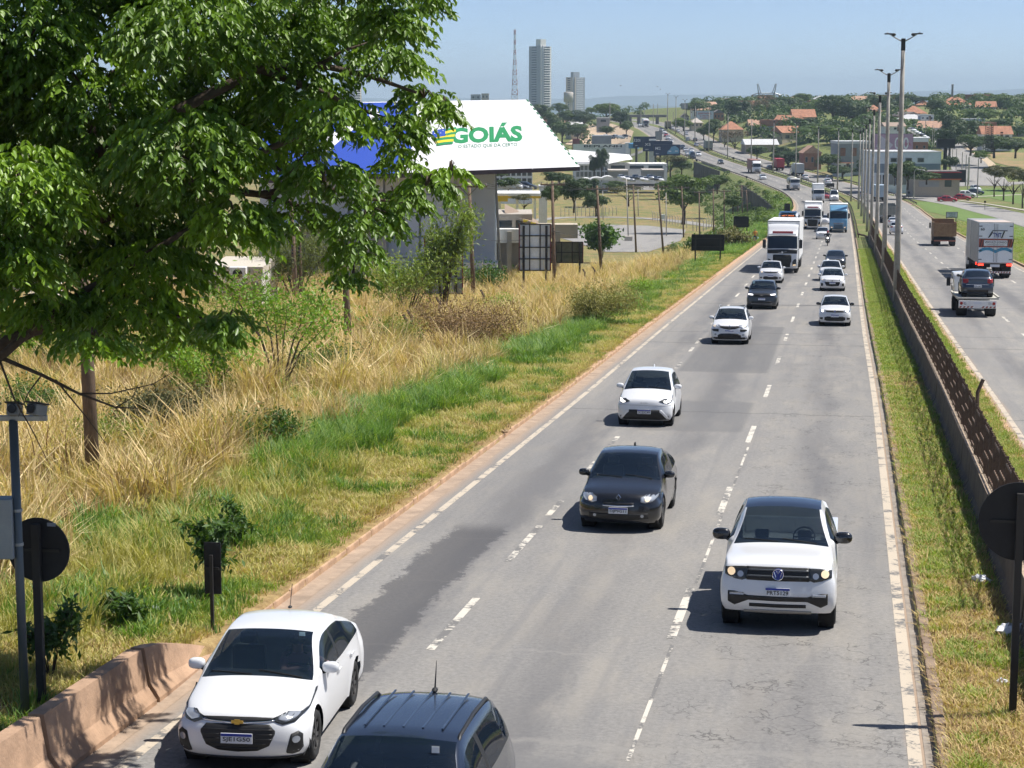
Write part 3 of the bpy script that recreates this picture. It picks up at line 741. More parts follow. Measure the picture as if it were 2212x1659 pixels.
def make_car(C, P, label, loc, rot, name='car', cat='car', group=None, roof=None, glass=None, mirrors=None, wheels=dict(), detail=None, simple=False, interior=False):
    t = thing(name, label, cat, loc, rot, group)
    g = glass or M_['glassb']
    link('body', C.part_mesh(('body',) if roof else ('body','roof'), P), t)
    if roof: link('roof', C.part_mesh('roof', roof), t)
    for p in ('windshield', 'rear_window'):
        if p in C.faces: link(p, C.part_mesh(p, g), t)
    for p in ('side_window', 'rear_side_window', 'pillar'):
        for sd_ in (1, -1):
            if p in C.faces: link(p, C.part_mesh(p, M_['black'] if p == 'pillar' else g, sd_), t)
    add_wheels(t, C, simple=simple, **wheels)
    if mirrors is not None:
        ym, zm = C.yc + .42, float(np.interp(C.yc+.42, C.ys, [C.V[C.idx[('s',1,j,C.K)]][2] for j in range(C.J+1)]))
        for sg in (-1, 1):
            link('wing_mirror', mirror_mesh(mirrors, sg), t, (sg*(C.W/2 - .075), ym, zm + .03))
    if interior:
        b = MB(); zc = float(C.zc(C.yc)); 
        b.rbox(-C.W/2+.16, C.W/2-.16, C.yc+.12, C.yc+.62, zc-.30, zc-.06, .05)
        b.obj('dashboard', M_['interior'], t)
        for sx in (-.37, .37):
            s_ = MB(); s_.rbox(sx-.24, sx+.24, C.yw-.15, C.yw+.35, .45, .62, .05); s_.rbox(sx-.23, sx+.23, C.yw+.27, C.yw+.42, .5, 1.12, .06)
            s_.rbox(sx-.12, sx+.12, C.yw+.3, C.yw+.4, 1.14, 1.3, .04); s_.obj('seat', M_['interior'], t)
        s_ = MB(); ring = [(.37+.185*math.cos(a), C.yc+.78+.07*math.sin(a), zc-.03+.16*math.sin(a)) for a in np.linspace(0, 2*math.pi, 21)]
        s_.tube(ring, .014, 6, cap=False); s_.tube([(.19,C.yc+.78,zc-.03),(.55,C.yc+.78,zc-.03)], .016, 6); s_.obj('steering_wheel', M_['dark_metal'], t, True)
    if detail: detail(t, C, P)
    return t
def plate(t, C, text, z, w=.40, h=.13, rear=False, y=None, blue=True):
    yy = y if y is not None else ((C.ry(0, z) + .012) if rear else (C.fy(0, z) - .012))
    sg = 1 if rear else -1
    b = MB(); b.rbox(-w/2, w/2, yy-.008, yy+.008, z-h/2, z+h/2, .006); pl = b.obj('number_plate', M_['plate'], t)
    if blue:
        b = MB(); b.box(-w/2+.004, w/2-.004, min(yy+sg*.0085, yy+sg*.011), max(yy+sg*.0085, yy+sg*.011), z+h/2-.038, z+h/2-.004); b.obj('blue_band', M_['plateblue'], pl)
    if text:
        M = Matrix.Translation((0, yy+sg*.0105, z-.016))
        if rear: M = M @ Matrix.Rotation(math.pi, 4, 'Z')
        text_fit(text, M_['ink'], w*.86, h*.52, 'lettering', pl, M, .002, bold=.01)
def lamp_disc(C, x, z, r, m, off=.012, n=14, rear=False):
    y = C.fy(x, z); outs = []
    for sg in (-1, 1):
        b = MB(); outs.append(b)
        vs = [(sg*x, y-off, z)]; 
        for k in range(n):
            a = 2*math.pi*k/n; px_, pz_ = x+r*math.cos(a), z+r*math.sin(a); vs.append((sg*px_, C.fy(px_, pz_)-off, pz_))
        b.add(vs, [(0, 1+k, 1+(k+1) % n)[::sg] for k in range(n)])
    return Pair(outs)
def wipers(t, C):
    zc = float(C.zc(C.yc))
    f = lambda x, q: (x, C.yc+.10*abs(x)**2+q*(C.yw-C.yc), float(C.zc(C.yc+q*(C.yw-C.yc)))-float(C.drop(C.yc))*(abs(x)/float(C.xe(C.yc)))**2.6+.018)
    for x0, x1 in ((-.62,-.05),(.02,.6)):
        b = MB(); b.tube([f(x0,.12), f((x0+x1)/2,.06), f(x1,.01)], .009, 5)
        b.obj('wiper', M_['black'], t)

def spec_hatch(L=4.0, W=1.72, H=1.48, hood=.80, cowl=1.0, yc=1.05, yw=1.85, yr=3.45, yb=3.85, deck=None, fo=.8, wb=2.55, nose=.02, fine=1., sq=0., wheel=.31, z0=.20, cab=None, belt=.93, D=.42, Dr=.3, hx=None, n=3.0):
    """common shape of small cars; deck = boot lid height for a saloon"""
    h = W/2; hx = hx or h-.13
    zt = deck if deck else belt+.08
    top = [(nose+.10, hood), (nose+.35, hood+.07), (yc-.05, cowl), (yc+.12, cowl+.06), (yw-.08, H-.055), (yw+.25, H-.005), ((yw+yr)/2, H), (yr-.15, H-.035), (yr+.1, H-.10), (yb-.08, zt+.10), (yb+.06, zt+.01), (L-.10, zt-.02)] if deck else \
          [(nose+.10, hood), (nose+.35, hood+.07), (yc-.05, cowl), (yc+.12, cowl+.06), (yw-.08, H-.055), (yw+.25, H-.005), ((yw+yr)/2, H), (yr-.15, H-.03), (yr+.05, H-.08), (yb-.02, zt+.06), (yb+.04, zt), (L-.06, zt-.04)]
    xe = [(nose+.10, hx), (nose+.4, h-.09), (yc, h-.10), (yw-.1, h-.255), (yw+.2, h-.275), (yr, h-.27), (yb, h-.17), (L-.08, h-.14)]
    drop = [(nose+.10, .06), (yc-.1, .07), (yc+.3, .05), (yw, .045), (yr, .05), (yb, .06), (L-.08, .06)]
    bl = [(0, cowl-.02), (yc+.2, cowl-.03), ((yw+yr)/2, belt), (yb, belt+.07), (L, belt+.08)]
    front = [(z0, nose+.10), (z0+.1, nose+.03), (.42, nose), (.55, nose+.01), (hood-.1, nose+.035), (hood, nose+.10)]
    zr_ = zt-.05
    rear = [(z0+.03, L-.12), (.4, L-.01), (.58, L), (.66, L-.05), (zr_-.05, L-.06), (zr_+.03, L-.09)]
    rear[-1] = (top[-1][1], top[-1][0])
    return Car(L, W, H, fo, wb, front, top, bl, rear, yc=yc, yw=yw, yr=yr, yb=yb, xe=xe, drop=drop, wheel=wheel, z0=z0, fine=fine, D=D, Dr=Dr, n=n)

def heading(Y, t=0.):                    # direction of the road at Y
    return math.atan2(-(float(road_x(Y+3)) - float(road_x(Y-3))), 6.)
def pose(p, away=False):
    Y = p.y; hd = heading(Y); s = (float(road_z(Y+2)) - float(road_z(Y-2)))/4
    return (math.atan(s), 0, hd) if not away else (math.atan(-s), 0, hd+math.pi)
def car_loc(px, py, fo, away=False, L=0):
    """picture point = foot of the nearer axle, midway between the wheels"""
    p = onroad(px, py); r_ = pose(p, away); M = Matrix.Rotation(r_[2], 4, 'Z') @ Matrix.Rotation(r_[0], 4, 'X')
    q = p - (M @ Vector((0, fo, 0))); return q + Vector((0,0,.005)), r_
def badge_disc(t, C, z, r, m, off=.02, n=20, x=0, name='badge'):
    b = MB(); y = C.fy(x, z) - off; b.lathe([(.001,-.012),(r*.92,-.012),(r,-.004),(r,.02)], n, 'y', (x,y,z)); return b.obj(name, m, t)
M_['body_black'] = mat('satin_black_trim', (.018,.018,.02), .45)
M_['cyan'] = mat('windscreen_sticker', (.55,.75,.75), .5)
M_['gold'] = mat('gold_badge', (.55,.36,.08), .3, .8)

# --- white saloon, bottom left
def det_onix(t, C, P):
    wipers(t, C)
    C.patch([(.44,.715,.68),(.56,.755,.635),(.70,.83,.66),(.80,.885,.74)], off=.008, mirror=True).obj('headlight', M_['lampdark'], t)
    for o in C.patch([(.50,.725,.695),(.60,.755,.665),(.70,.80,.70),(.745,.825,.74)], off=.014, mirror=True).obj('reflector', M_['lens'], t): pass
    g = C.patch([(-.47,.565,.53),(-.40,.64,.38),(-.25,.645,.31),(0,.645,.29),(.25,.645,.31),(.40,.64,.38),(.47,.565,.53)], off=.006, nx=24, nz=5).obj('lower_grille', M_['black'], t)[0]
    for k in range(5):
        z = .34 + k*.058; w_ = .27 + .17*min(1, k/2)
        if .40 < z < .55: C.patch([(-w_,z+.012,z),(-.23,z+.012,z)], off=.015, nx=4, nz=1).obj('grille_bar', M_['body_black'], g); C.patch([(.23,z+.012,z),(w_,z+.012,z)], off=.015, nx=4, nz=1).obj('grille_bar', M_['body_black'], g)
        else: C.patch([(-w_,z+.012,z),(w_,z+.012,z)], off=.015, nx=14, nz=1).obj('grille_bar', M_['body_black'], g)
    C.patch([(-.45,.715,.70),(-.2,.725,.665),(0,.725,.66),(.2,.725,.665),(.45,.715,.70)], off=.006, nx=20, nz=2).obj('upper_grille', M_['black'], t)
    C.patch([(-.46,.692,.680),(-.1,.672,.655),(.1,.672,.655),(.46,.692,.680)], off=.012, nx=20, nz=1).obj('chrome_strip', M_['chrome'], t)
    b = MB(); y = C.fy(0,.667)-.03
    b.box(-.075,.075,y,y+.02,.655,.69); b.box(-.033,.033,y-.004,y+.02,.642,.703); b.obj('badge', M_['gold'], t)
    C.patch([(.60,.30,.27),(.66,.52,.25),(.74,.55,.27),(.79,.50,.33)], off=.006, mirror=True).obj('fog_lamp_recess', M_['black'], t)
    lamp_disc(C, .72, .45, .045, M_['lens'], .014).obj('fog_lamp', M_['lens'], t)
    C.patch([(-.75,.225,.20),(0,.215,.185),(.75,.225,.20)], off=.02, nx=20, nz=1).obj('lower_lip', M_['black'], t)
    plate(t, C, 'SJE1G50', .475, y=C.fy(0,.475)-.03)
    b = MB(); b.tube([(0,C.yr-.1,C.H-.02),(0,C.yr+.05,C.H+.28)], .005, 5); b.sphere((0,C.yr-.1,C.H-.01),(.03,.05,.02)); b.obj('antenna', M_['black'], t)
    b = MB(); z = float(C.zc(C.yw-.14)); b.box(.42,.50,C.yw-.14,C.yw-.135,z-.02,z+.03); b.obj('windscreen_sticker', M_['cyan'], t)
    for yy in (2.15, 3.05):
        b = MB(); b.rbox(.845,.872,yy,yy+.18,.80,.83,.008); b.obj('door_handle', P, t)
C = spec_hatch(L=4.47, W=1.73, H=1.47, hood=.76, cowl=.99, yc=1.02, yw=1.85, deck=1.06, yr=3.15, yb=4.0, wb=2.6, fo=.85, wheel=.315, D=.40, n=2.9)
loc, rt = car_loc(556, 1636, C.fo)
rt = (rt[0], 0, rt[2]+R(3.6))
car_onix = make_car(C, PW, 'white saloon with black grille and gold badge, nearest car beside the concrete barrier', loc, rt, 'saloon_car', interior=True, glass=M_['glass'], mirrors=PW, detail=det_onix, wheels=dict(dark=True, spokes=7))
onix_pose = (loc.copy(), rt)

# --- dark SUV cut by the bottom edge
def det_suv(t, C, P):
    wipers(t, C)
    for sg in (-1, 1):
        b = MB(); x = sg*(C.W/2-.27)
        x *= .97; b.tube([(x,C.yw+.05,C.H-.13),(x,C.yw+.18,C.H-.045),(x,(C.yw+C.yr)/2,C.H-.005),(x,C.yr-.25,C.H-.035),(x,C.yr-.12,C.H-.10)], .022, 8); b.obj('roof_rail', M_['body_black'], t, True)
    b = MB(); b.tube([(0,C.yr-.05,C.H-.02),(0,C.yr+.03,C.H+.30)], [.012,.003], 6); b.sphere((0,C.yr-.06,C.H-.02),(.035,.07,.03)); b.obj('antenna', M_['black'], t)
    for x in (-.42,-.21,0,.21,.42):
        b = MB(); b.rbox(x-.012,x+.012,C.yw+.25,C.yr-.2,C.H-.012,C.H+.0015,.003); b.obj('roof_rib', P, t)
    C.patch([(.42,.90,.80),(.75,.93,.80)], mirror=True).obj('headlight', M_['lens'], t)
    C.patch([(-.42,.88,.78),(.42,.88,.78)], nx=16).obj('grille', M_['black'], t)
    C.patch([(-.5,.55,.38),(.5,.55,.38)], nx=16).obj('lower_grille', M_['black'], t)
    plate(t, C, '', .6)
    b = MB(); z = float(C.zc(C.yw-.16)); b.box(.40,.48,C.yw-.20,C.yw-.195,z-.04,z+.03); b.obj('windscreen_sticker', M_['white_paint'], t)
C = spec_hatch(L=4.4, W=1.82, H=1.63, hood=.96, cowl=1.14, yc=1.15, yw=1.85, yr=3.75, yb=4.12, wb=2.63, fo=.86, wheel=.35, belt=1.08, D=.34)
d_ = ray(858, 1592); kY = (CAMZ - 1.60)/(-d_[2] - .0395*d_[1]); pr = _C + d_*kY
loc = Vector((pr[0], pr[1] - 1.87, float(road_z(pr[1]-1.87)) + .005))
car_suv = make_car(C, PDKB, 'dark blue-grey SUV with roof rails and aerial, cut by the bottom edge of the picture', loc, pose(loc), 'suv', 'suv', interior=True, glass=M_['glass'], mirrors=PDKB, detail=det_suv)

# --- white pickup
def emblem_vw(t, C, z, r, off=.03):
    o = badge_disc(t, C, z, r, M_['plateblue'], off)
    b = MB(); y = C.fy(0, z) - off - .016
    ring = [(r*.93*math.cos(a), y, z + r*.93*math.sin(a)) for a in np.linspace(0, 2*math.pi, 25)]
    b.tube(ring, r*.08, 5, cap=False)
    for pts in ([(-.32,.78),(0,.12),(.32,.78)], [(-.72,.45),(-.36,-.72),(0,.02),(.36,-.72),(.72,.45)]):
        b.tube([(p[0]*r*.9, y, z+p[1]*r*.9) for p in pts], r*.075, 5)
    b.obj('badge_ring', M_['chrome'], o)
def det_pickup(t, C, P):
    wipers(t, C); q = lambda L: [(a, b_+.09, c_+.09) for a, b_, c_ in L]
    for o in C.patch(q([(.50,1.0,.81),(.58,1.0,.78),(.70,.995,.80),(.87,.97,.86)]), off=.008, mirror=True).obj('headlight', M_['lampdark'], t):
        pass
    lamp_disc(C, .76, 1.005, .065, None, .018).obj('headlamp_reflector', M_['lit'], t)
    lamp_disc(C, .61, .97, .05, None, .018).obj('headlamp_reflector', M_['lens'], t)
    g = C.patch(q([(-.51,1.005,.79),(0,1.005,.78),(.51,1.005,.79)]), off=.006, nx=20).obj('grille', M_['black'], t)[0]
    for z in (.945,.85): C.patch(q([(-.50,z+.022,z),(.50,z+.022,z)]), off=.016, nx=18, nz=1).obj('grille_bar', mat('grille_grey', (.12,.13,.14), .35, .5), g)
    emblem_vw(t, C, .98, .095, .02)
    C.patch(q([(-.81,.60,.42),(-.70,.60,.36),(-.48,.54,.46),(0,.53,.45),(.48,.54,.46),(.70,.60,.36),(.81,.60,.42)]), off=.006, nx=24).obj('bumper_intake', M_['black'], t)
    C.patch(q([(-.46,.405,.345),(0,.40,.335),(.46,.405,.345)]), off=.006, nx=14, nz=2).obj('lower_intake', M_['black'], t)
    C.patch(q([(.55,.585,.545),(.78,.58,.54)]), off=.014, mirror=True, nz=1).obj('fog_lamp', M_['lens'], t)
    C.patch(q([(-.55,.28,.235),(0,.285,.225),(.55,.28,.235)]), off=.015, nx=14, nz=2).obj('skid_plate', mat('skid_plate', (.36,.34,.31), .5, .3), t)
    plate(t, C, 'PRT5129', .70)
    # load bed behind the cabin: side walls, floor and tailgate
    y0 = C.yb + .02
    for sg in (-1, 1):
        b = MB(); b.rbox(*sorted((sg*.80, sg*.935)), y0, C.L-.08, .78, 1.10, .03); b.obj('bed_side', P, t)
    b = MB(); b.box(-.80,.80,y0,C.L-.1,.70,.74); b.obj('bed_floor', M_['under'], t)
    b = MB(); b.rbox(-.80,.80,C.L-.13,C.L-.06,.74,1.08,.02); b.obj('tailgate', P, t)
h = .975
C = Car(5.2, 1.95, 1.83, .90, 3.1,
    [(.34,.14),(.45,.05),(.62,.0),(.78,.02),(.94,.05),(1.13,.10)],
    [(.10,1.13),(.4,1.20),(1.25,1.265),(1.42,1.33),(2.04,1.765),(2.35,1.815),(2.7,1.83),(3.05,1.80),(3.25,1.74),(3.42,1.20),(3.5,.80),(5.12,.78)],
    [(0,1.23),(1.5,1.23),(2.5,1.16),(3.6,1.14),(5.2,.8)], [(.30,5.05),(.5,5.17),(.62,5.15),(.78,5.12)],
    D=.22, Dr=.1, z0=.34, yc=1.3, yw=2.08, yr=3.22, yb=3.46, wheel=.385, n=4.2,
    xe=[(.10,.86),(.5,.88),(1.2,.855),(1.95,.665),(2.3,.645),(3.1,.645),(3.45,.80),(5.12,.80)], drop=[(.1,.05),(1.2,.06),(2.0,.05),(3.2,.05),(3.5,.02),(5.1,.02)])
loc, rt = car_loc(1682, 1345, .90)
car_pickup = make_car(C, PW, 'white pickup truck with black roof and round chrome badge in the right lane', loc, rt, 'pickup_truck', 'pickup', roof=PDKB, interior=True, glass=M_['glass'], mirrors=PBLK, detail=det_pickup)
for o_ in car_pickup.children:
    if o_.name.startswith('wing_mirror'): o_.scale = (1.35,1.2,1.35)

# --- black saloon
def emblem_diamond(t, C, z, r, off=.02):
    b = MB(); y = C.fy(0, z) - off
    o = [(0,r),(r*.72,0),(0,-r),(-r*.72,0)]
    b.tube([(p[0],y,z+p[1]) for p in o + [o[0], o[1]]], r*.17, 4, cap=False); b.obj('badge', M_['chrome'], t)
def det_fluence(t, C, P):
    wipers(t, C)
    for o in C.patch([(.46,.745,.66),(.56,.79,.635),(.70,.87,.66),(.80,.915,.74)], off=.009, mirror=True).obj('headlight', M_['lens'], t): pass
    lamp_disc(C, .60, .71, .05, None, .02).obj('lit_lamp', M_['lit'], t)
    C.patch([(-.32,.64,.575),(0,.635,.565),(.32,.64,.575)], off=.006, nx=12).obj('grille', M_['black'], t)
    C.patch([(-.33,.592,.565),(0,.585,.555),(.33,.592,.565)], off=.016, nx=12, nz=1).obj('chrome_strip', M_['chrome'], t)
    emblem_diamond(t, C, .745, .065)
    plate(t, C, 'DJP9G11', .475)
    lamp_disc(C, .50, .365, .035, None, .012).obj('fog_lamp', M_['lens'], t)
    b = MB(); b.sphere((0,C.yr-.05,C.H-.02),(.025,.08,.05)); b.obj('antenna', M_['black'], t)
    C.patch([(-.62,.42,.30),(0,.40,.27),(.62,.42,.30)], off=.005, nx=16).obj('lower_intake', M_['black'], t)
C = spec_hatch(L=4.62, W=1.81, H=1.48, hood=.80, cowl=1.0, yc=1.12, yw=1.95, deck=1.10, yr=3.25, yb=4.1, wb=2.7, fo=.92, wheel=.325, D=.46, n=2.6)
loc, rt = car_loc(1345, 1136, C.fo)
make_car(C, PBLK, 'black saloon with lit headlights and diamond badge in the middle lane', loc, rt, 'saloon_car', interior=True, glass=M_['glass'], mirrors=PBLK, detail=det_fluence)

# --- white electric hatchback
def det_dolphin(t, C, P):
    wipers(t, C)
    C.patch([(.44,.775,.765),(.56,.83,.725),(.70,.885,.70),(.79,.90,.75)], off=.008, mirror=True).obj('headlight', M_['lampdark'], t)
    C.patch([(.58,.765,.735),(.66,.79,.72),(.77,.86,.76)], off=.016, mirror=True).obj('lit_lamp', M_['litw'], t)
    C.patch([(-.78,.655,.645),(0,.655,.645),(.78,.655,.645)], off=.004, nx=20, nz=1).obj('bumper_crease', mat('crease_grey', (.35,.35,.36), .5), t)
    C.patch([(-.66,.30,.21),(-.56,.45,.21),(-.46,.52,.21),(0,.53,.21),(.46,.52,.21),(.56,.45,.21),(.66,.30,.21)], off=.006, nx=24).obj('lower_grille', M_['black'], t)
    C.patch([(-.735,.33,.215),(-.66,.34,.215),(.66,.34,.215),(.735,.33,.215)], off=.005, nx=24, nz=2).obj('lower_lip', M_['black'], t)
    for o in C.patch([(.46,.515,.455),(.53,.51,.40),(.66,.36,.245),(.735,.27,.245)], off=.02, mirror=True, nz=3).obj('bumper_blade', P, t): pass
    M = Matrix.Translation((0, C.fy(0,.72)-.012, .72)); text_fit('BYD', mat('badge_grey', (.38,.38,.40), .3, .6), .22, .032, 'badge', t, M, .004)
    plate(t, C, 'SCE3C49', .46)
    b = MB(); b.sphere((0,C.yr-.1,C.H-.01),(.025,.08,.055)); b.obj('antenna', P, t)
C = spec_hatch(L=3.78, W=1.72, H=1.58, hood=.84, cowl=1.05, yc=.95, yw=1.80, yr=3.1, yb=3.6, wb=2.5, fo=.73, wheel=.30, belt=1.0, D=.36, nose=.02)
loc, rt = car_loc(1396, 917, C.fo)
make_car(C, PW, 'white electric hatchback with angled black bumper blades behind the black saloon', loc, rt, 'hatchback_car', interior=True, glass=M_['glass'], mirrors=PW, detail=det_dolphin, wheels=dict(dark=True))

# --- compact crossover
def det_stepway(t, C, P):
    wipers(t, C)
    C.patch([(.42,.87,.79),(.56,.90,.75),(.78,.945,.80)], off=.008, mirror=True).obj('headlight', M_['lens'], t)
    lamp_disc(C, .68, .855, .06, None, .02).obj('lit_lamp', M_['lit'], t)
    C.patch([(-.48,.84,.79),(-.25,.82,.71),(0,.81,.68),(.25,.82,.71),(.48,.84,.79)], off=.006, nx=18).obj('grille', M_['black'], t)
    C.patch([(-.46,.848,.835),(0,.83,.815),(.46,.848,.835)], off=.012, nx=14, nz=1).obj('chrome_strip', M_['chrome'], t)
    emblem_diamond(t, C, .775, .085)
    C.patch([(.48,.70,.58),(.70,.70,.60),(.78,.67,.63)], off=.006, mirror=True).obj('bumper_vent', M_['black'], t)
    C.patch([(-.52,.43,.25),(-.38,.50,.25),(0,.51,.25),(.38,.50,.25),(.52,.43,.25)], off=.006, nx=18).obj('lower_grille', M_['black'], t)
    C.patch([(-.78,.34,.24),(0,.34,.23),(.78,.34,.24)], off=.004, nx=18, nz=2).obj('lower_cladding', M_['black'], t)
    lamp_disc(C, .62, .46, .05, None, .014).obj('fog_lamp', M_['lens'], t)
    plate(t, C, '', .58)
    for sg in (-1, 1):
        b = MB(); x = sg*(C.W/2-.29); b.tube([(x,C.yw+.1,C.H-.05),(x,C.yw+.2,C.H+.05),(x,C.yr-.3,C.H+.05),(x,C.yr-.2,C.H-.04)], .022, 6); b.obj('roof_rail', M_['steel'], t, True)
C = spec_hatch(L=4.07, W=1.73, H=1.57, hood=.87, cowl=1.08, yc=1.0, yw=1.78, yr=3.3, yb=3.8, wb=2.59, fo=.80, wheel=.33, belt=1.02, D=.33)
loc, rt = car_loc(1577, 742, C.fo)
make_car(C, PW, 'white crossover with roof rails and diamond badge, headlights on, ahead of the grey SUV', loc, rt, 'crossover_car', interior=True, glass=M_['glass'], mirrors=PW, detail=det_stepway)

def det_generic(lit=True, text='', hz=.84, badge='vw', gw=.45):
    def det(t, C, P):
        wipers(t, C)
        C.patch([(.44,hz-.02,hz-.10),(.60,hz,hz-.13),(.78,hz+.04,hz-.08)], off=.008, mirror=True).obj('headlight', M_['lens'], t)
        if lit: lamp_disc(C, .62, hz-.06, .055, None, .02).obj('lit_lamp', M_['lit'] if lit == 1 else M_['litw'], t)
        C.patch([(-gw,hz-.03,hz-.12),(0,hz-.035,hz-.14),(gw,hz-.03,hz-.12)], off=.006, nx=14).obj('grille', M_['black'], t)
        C.patch([(-.52,.46,.32),(-.40,.50,.27),(.40,.50,.27),(.52,.46,.32)], off=.006, nx=14).obj('lower_grille', M_['black'], t)
        C.patch([(.60,.46,.34),(.76,.44,.36)], off=.006, mirror=True).obj('fog_lamp_recess', M_['black'], t)
        if badge == 'vw': emblem_vw(t, C, hz-.075, .06)
        elif badge == 'diamond': emblem_diamond(t, C, hz-.07, .07)
        elif badge: badge_disc(t, C, hz-.075, .05, M_['chrome'])
        plate(t, C, text, .53)
    return det
def det_pulse(t, C, P):
    wipers(t, C)
    C.patch([(.46,.89,.81),(.60,.90,.80),(.80,.93,.84)], off=.008, mirror=True).obj('headlight', M_['lens'], t)
    C.patch([(.50,.87,.82),(.76,.89,.83)], off=.018, mirror=True, nz=1).obj('lit_lamp', M_['litw'], t)
    C.patch([(-.48,.88,.72),(0,.885,.70),(.48,.88,.72)], off=.006, nx=14).obj('grille', M_['black'], t)
    C.patch([(-.55,.48,.28),(.55,.48,.28)], off=.006, nx=14).obj('lower_grille', M_['black'], t)
    C.patch([(-.6,.34,.31),(0,.33,.30),(.6,.34,.31)], off=.014, nx=14, nz=1).obj('skid_strip', M_['steel'], t)
    M = Matrix.Translation((0, C.fy(0,.80)-.014, .80)); text_fit('FIAT', M_['chrome'], .16, .07, 'badge', t, M, .004)
    plate(t, C, '', .60)
    b = MB(); z = float(C.zc(C.yw-.2)); b.box(-.58,-.46,C.yw-.24,C.yw-.235,z-.08,z+.06); b.obj('windscreen_sticker', M_['cyan'], t)
C = spec_hatch(L=4.1, W=1.77, H=1.58, hood=.93, cowl=1.10, yc=1.02, yw=1.78, yr=3.3, yb=3.8, wb=2.53, fo=.82, wheel=.34, belt=1.04, D=.33)
loc, rt = car_loc(1646, 667, C.fo)
make_car(C, PGREY, 'dark grey compact SUV with bright headlights in the middle lane', loc, rt, 'compact_suv', 'suv', interior=True, glass=M_['glass'], mirrors=PBLK, detail=det_pulse)
C = spec_hatch(L=4.35, W=1.73, H=1.53, hood=.85, cowl=1.04, yc=1.02, yw=1.8, deck=1.08, yr=3.2, yb=3.95, wb=2.63, fo=.82, wheel=.31, D=.34, fine=.8)
loc, rt = car_loc(1665, 611, C.fo)
make_car(C, PW, 'white saloon with diamond badge right in front of the big white lorry', loc, rt, 'saloon_car', glass=M_['glass'], interior=True, mirrors=PW, detail=det_generic(1, '', .87, 'diamond'))
C = spec_hatch(L=3.9, W=1.66, H=1.47, hood=.83, cowl=1.02, yc=1.0, yw=1.75, yr=3.2, yb=3.65, wb=2.47, fo=.78, wheel=.30, D=.30, fine=.8)
loc, rt = car_loc(1803, 703, C.fo)
make_car(C, PW, 'white hatchback with black mirrors, one headlight glowing, in the lane beside the median', loc, rt, 'hatchback_car', glass=M_['glass'], interior=True, mirrors=PBLK, detail=det_generic(2, '', .84, 'vw'))
C = spec_hatch(L=4.0, W=1.72, H=1.47, hood=.80, cowl=1.0, yc=1.02, yw=1.8, yr=3.3, yb=3.75, wb=2.53, fo=.80, wheel=.30, D=.36, fine=.8)
def det_hb(t, C, P):
    wipers(t, C)
    C.patch([(.44,.78,.70),(.60,.82,.70),(.79,.88,.76)], off=.008, mirror=True).obj('headlight', M_['lens'], t)
    lamp_disc(C, .68, .785, .05, None, .02).obj('lit_lamp', M_['lit'], t)
    C.patch([(-.5,.62,.55),(-.40,.63,.36),(0,.63,.33),(.40,.63,.36),(.5,.62,.55)], off=.006, nx=16).obj('grille', M_['black'], t)
    C.patch([(.62,.52,.36),(.76,.54,.34)], off=.006, mirror=True).obj('fog_lamp_recess', M_['black'], t)
    C.patch([(-.44,.76,.735),(.44,.76,.735)], off=.006, nx=14, nz=1).obj('black_strip', M_['black'], t)
    badge_disc(t, C, .69, .045, M_['chrome']); plate(t, C, '', .54)
loc, rt = car_loc(1798, 628, C.fo)
make_car(C, PW, 'white hatchback with wide black trapezoid grille, first of the close pair', loc, rt, 'hatchback_car', glass=M_['glass'], interior=True, mirrors=PW, detail=det_hb)
loc, rt = car_loc(1794, 607, C.fo)
make_car(C, PW, 'white hatchback half hidden right behind another white hatchback', loc, rt, 'hatchback_car', glass=M_['glass'], mirrors=PW, detail=det_generic(0, '', .82, 'disc'))
C = spec_hatch(L=4.5, W=1.77, H=1.48, hood=.80, cowl=1.0, yc=1.1, yw=1.9, deck=1.08, yr=3.2, yb=4.0, wb=2.65, fo=.87, wheel=.315, D=.38, fine=.8)
loc, rt = car_loc(1804, 580, C.fo)
make_car(C, PGREY, 'dark grey saloon with one bright headlight at the tail of the close queue', loc, rt, 'saloon_car', mirrors=PBLK, detail=det_generic(2, '', .82, 'disc'))
# ------------------------------------------------------------------ lorries
ALU = mat('bare_aluminium', (.40,.40,.40), .5, .5, var=.2, vscale=.8)
BOXW = mat('box_white', (.80,.80,.80), .5, var=.06, vscale=1.)
def cab_spec(H=3.8, W=2.5, L=2.2, flat=False):
    top = [(.07,1.90),(.10,1.98),(.36,2.92),(.44,3.04),(.75,3.35 if not flat else 3.06),(1.15,H),(1.7,H+.02),(L-.08,H)]
    if flat: top = [(.07,1.90),(.10,1.98),(.36,2.80),(.48,2.92),(.9,2.98),(L-.08,2.96)]
    return Car(L, W, H, .9, 3.2, [(.40,.16),(.55,.06),(.8,.01),(1.3,0),(1.7,.03),(1.90,.07)], top,
        [(0,1.86),(L,1.86)], [(.43,L-.02),(.8,L),(1.9,L),(top[-1][1],L-.08)],
        D=.16, Dr=.05, z0=.40, yc=.09, yw=.38, yr=1.3, yb=1.7, wheel=.5, n=4.2, arch=False, rear_glass=False, fine=.6, side_bulge=.0,
        xe=[(.07,1.18),(.4,1.165),(L-.08,1.16)], drop=[(.07,.02),(.4,.05),(L-.08,.06)])
def truck_wheels(t, ys, r=.5, W=2.5, dual=()):
    tm, rm = wheel_meshes(r, .30, False, 6); td, rd = wheel_meshes(r, .58, False, 6)
    for y in ys:
        for sg in (-1, 1):
            wv = link('wheel', td if y in dual else tm, t, (sg*(W/2-(.33 if y in dual else .2)), y, r)); link('rim', rd if y in dual else rm, wv)
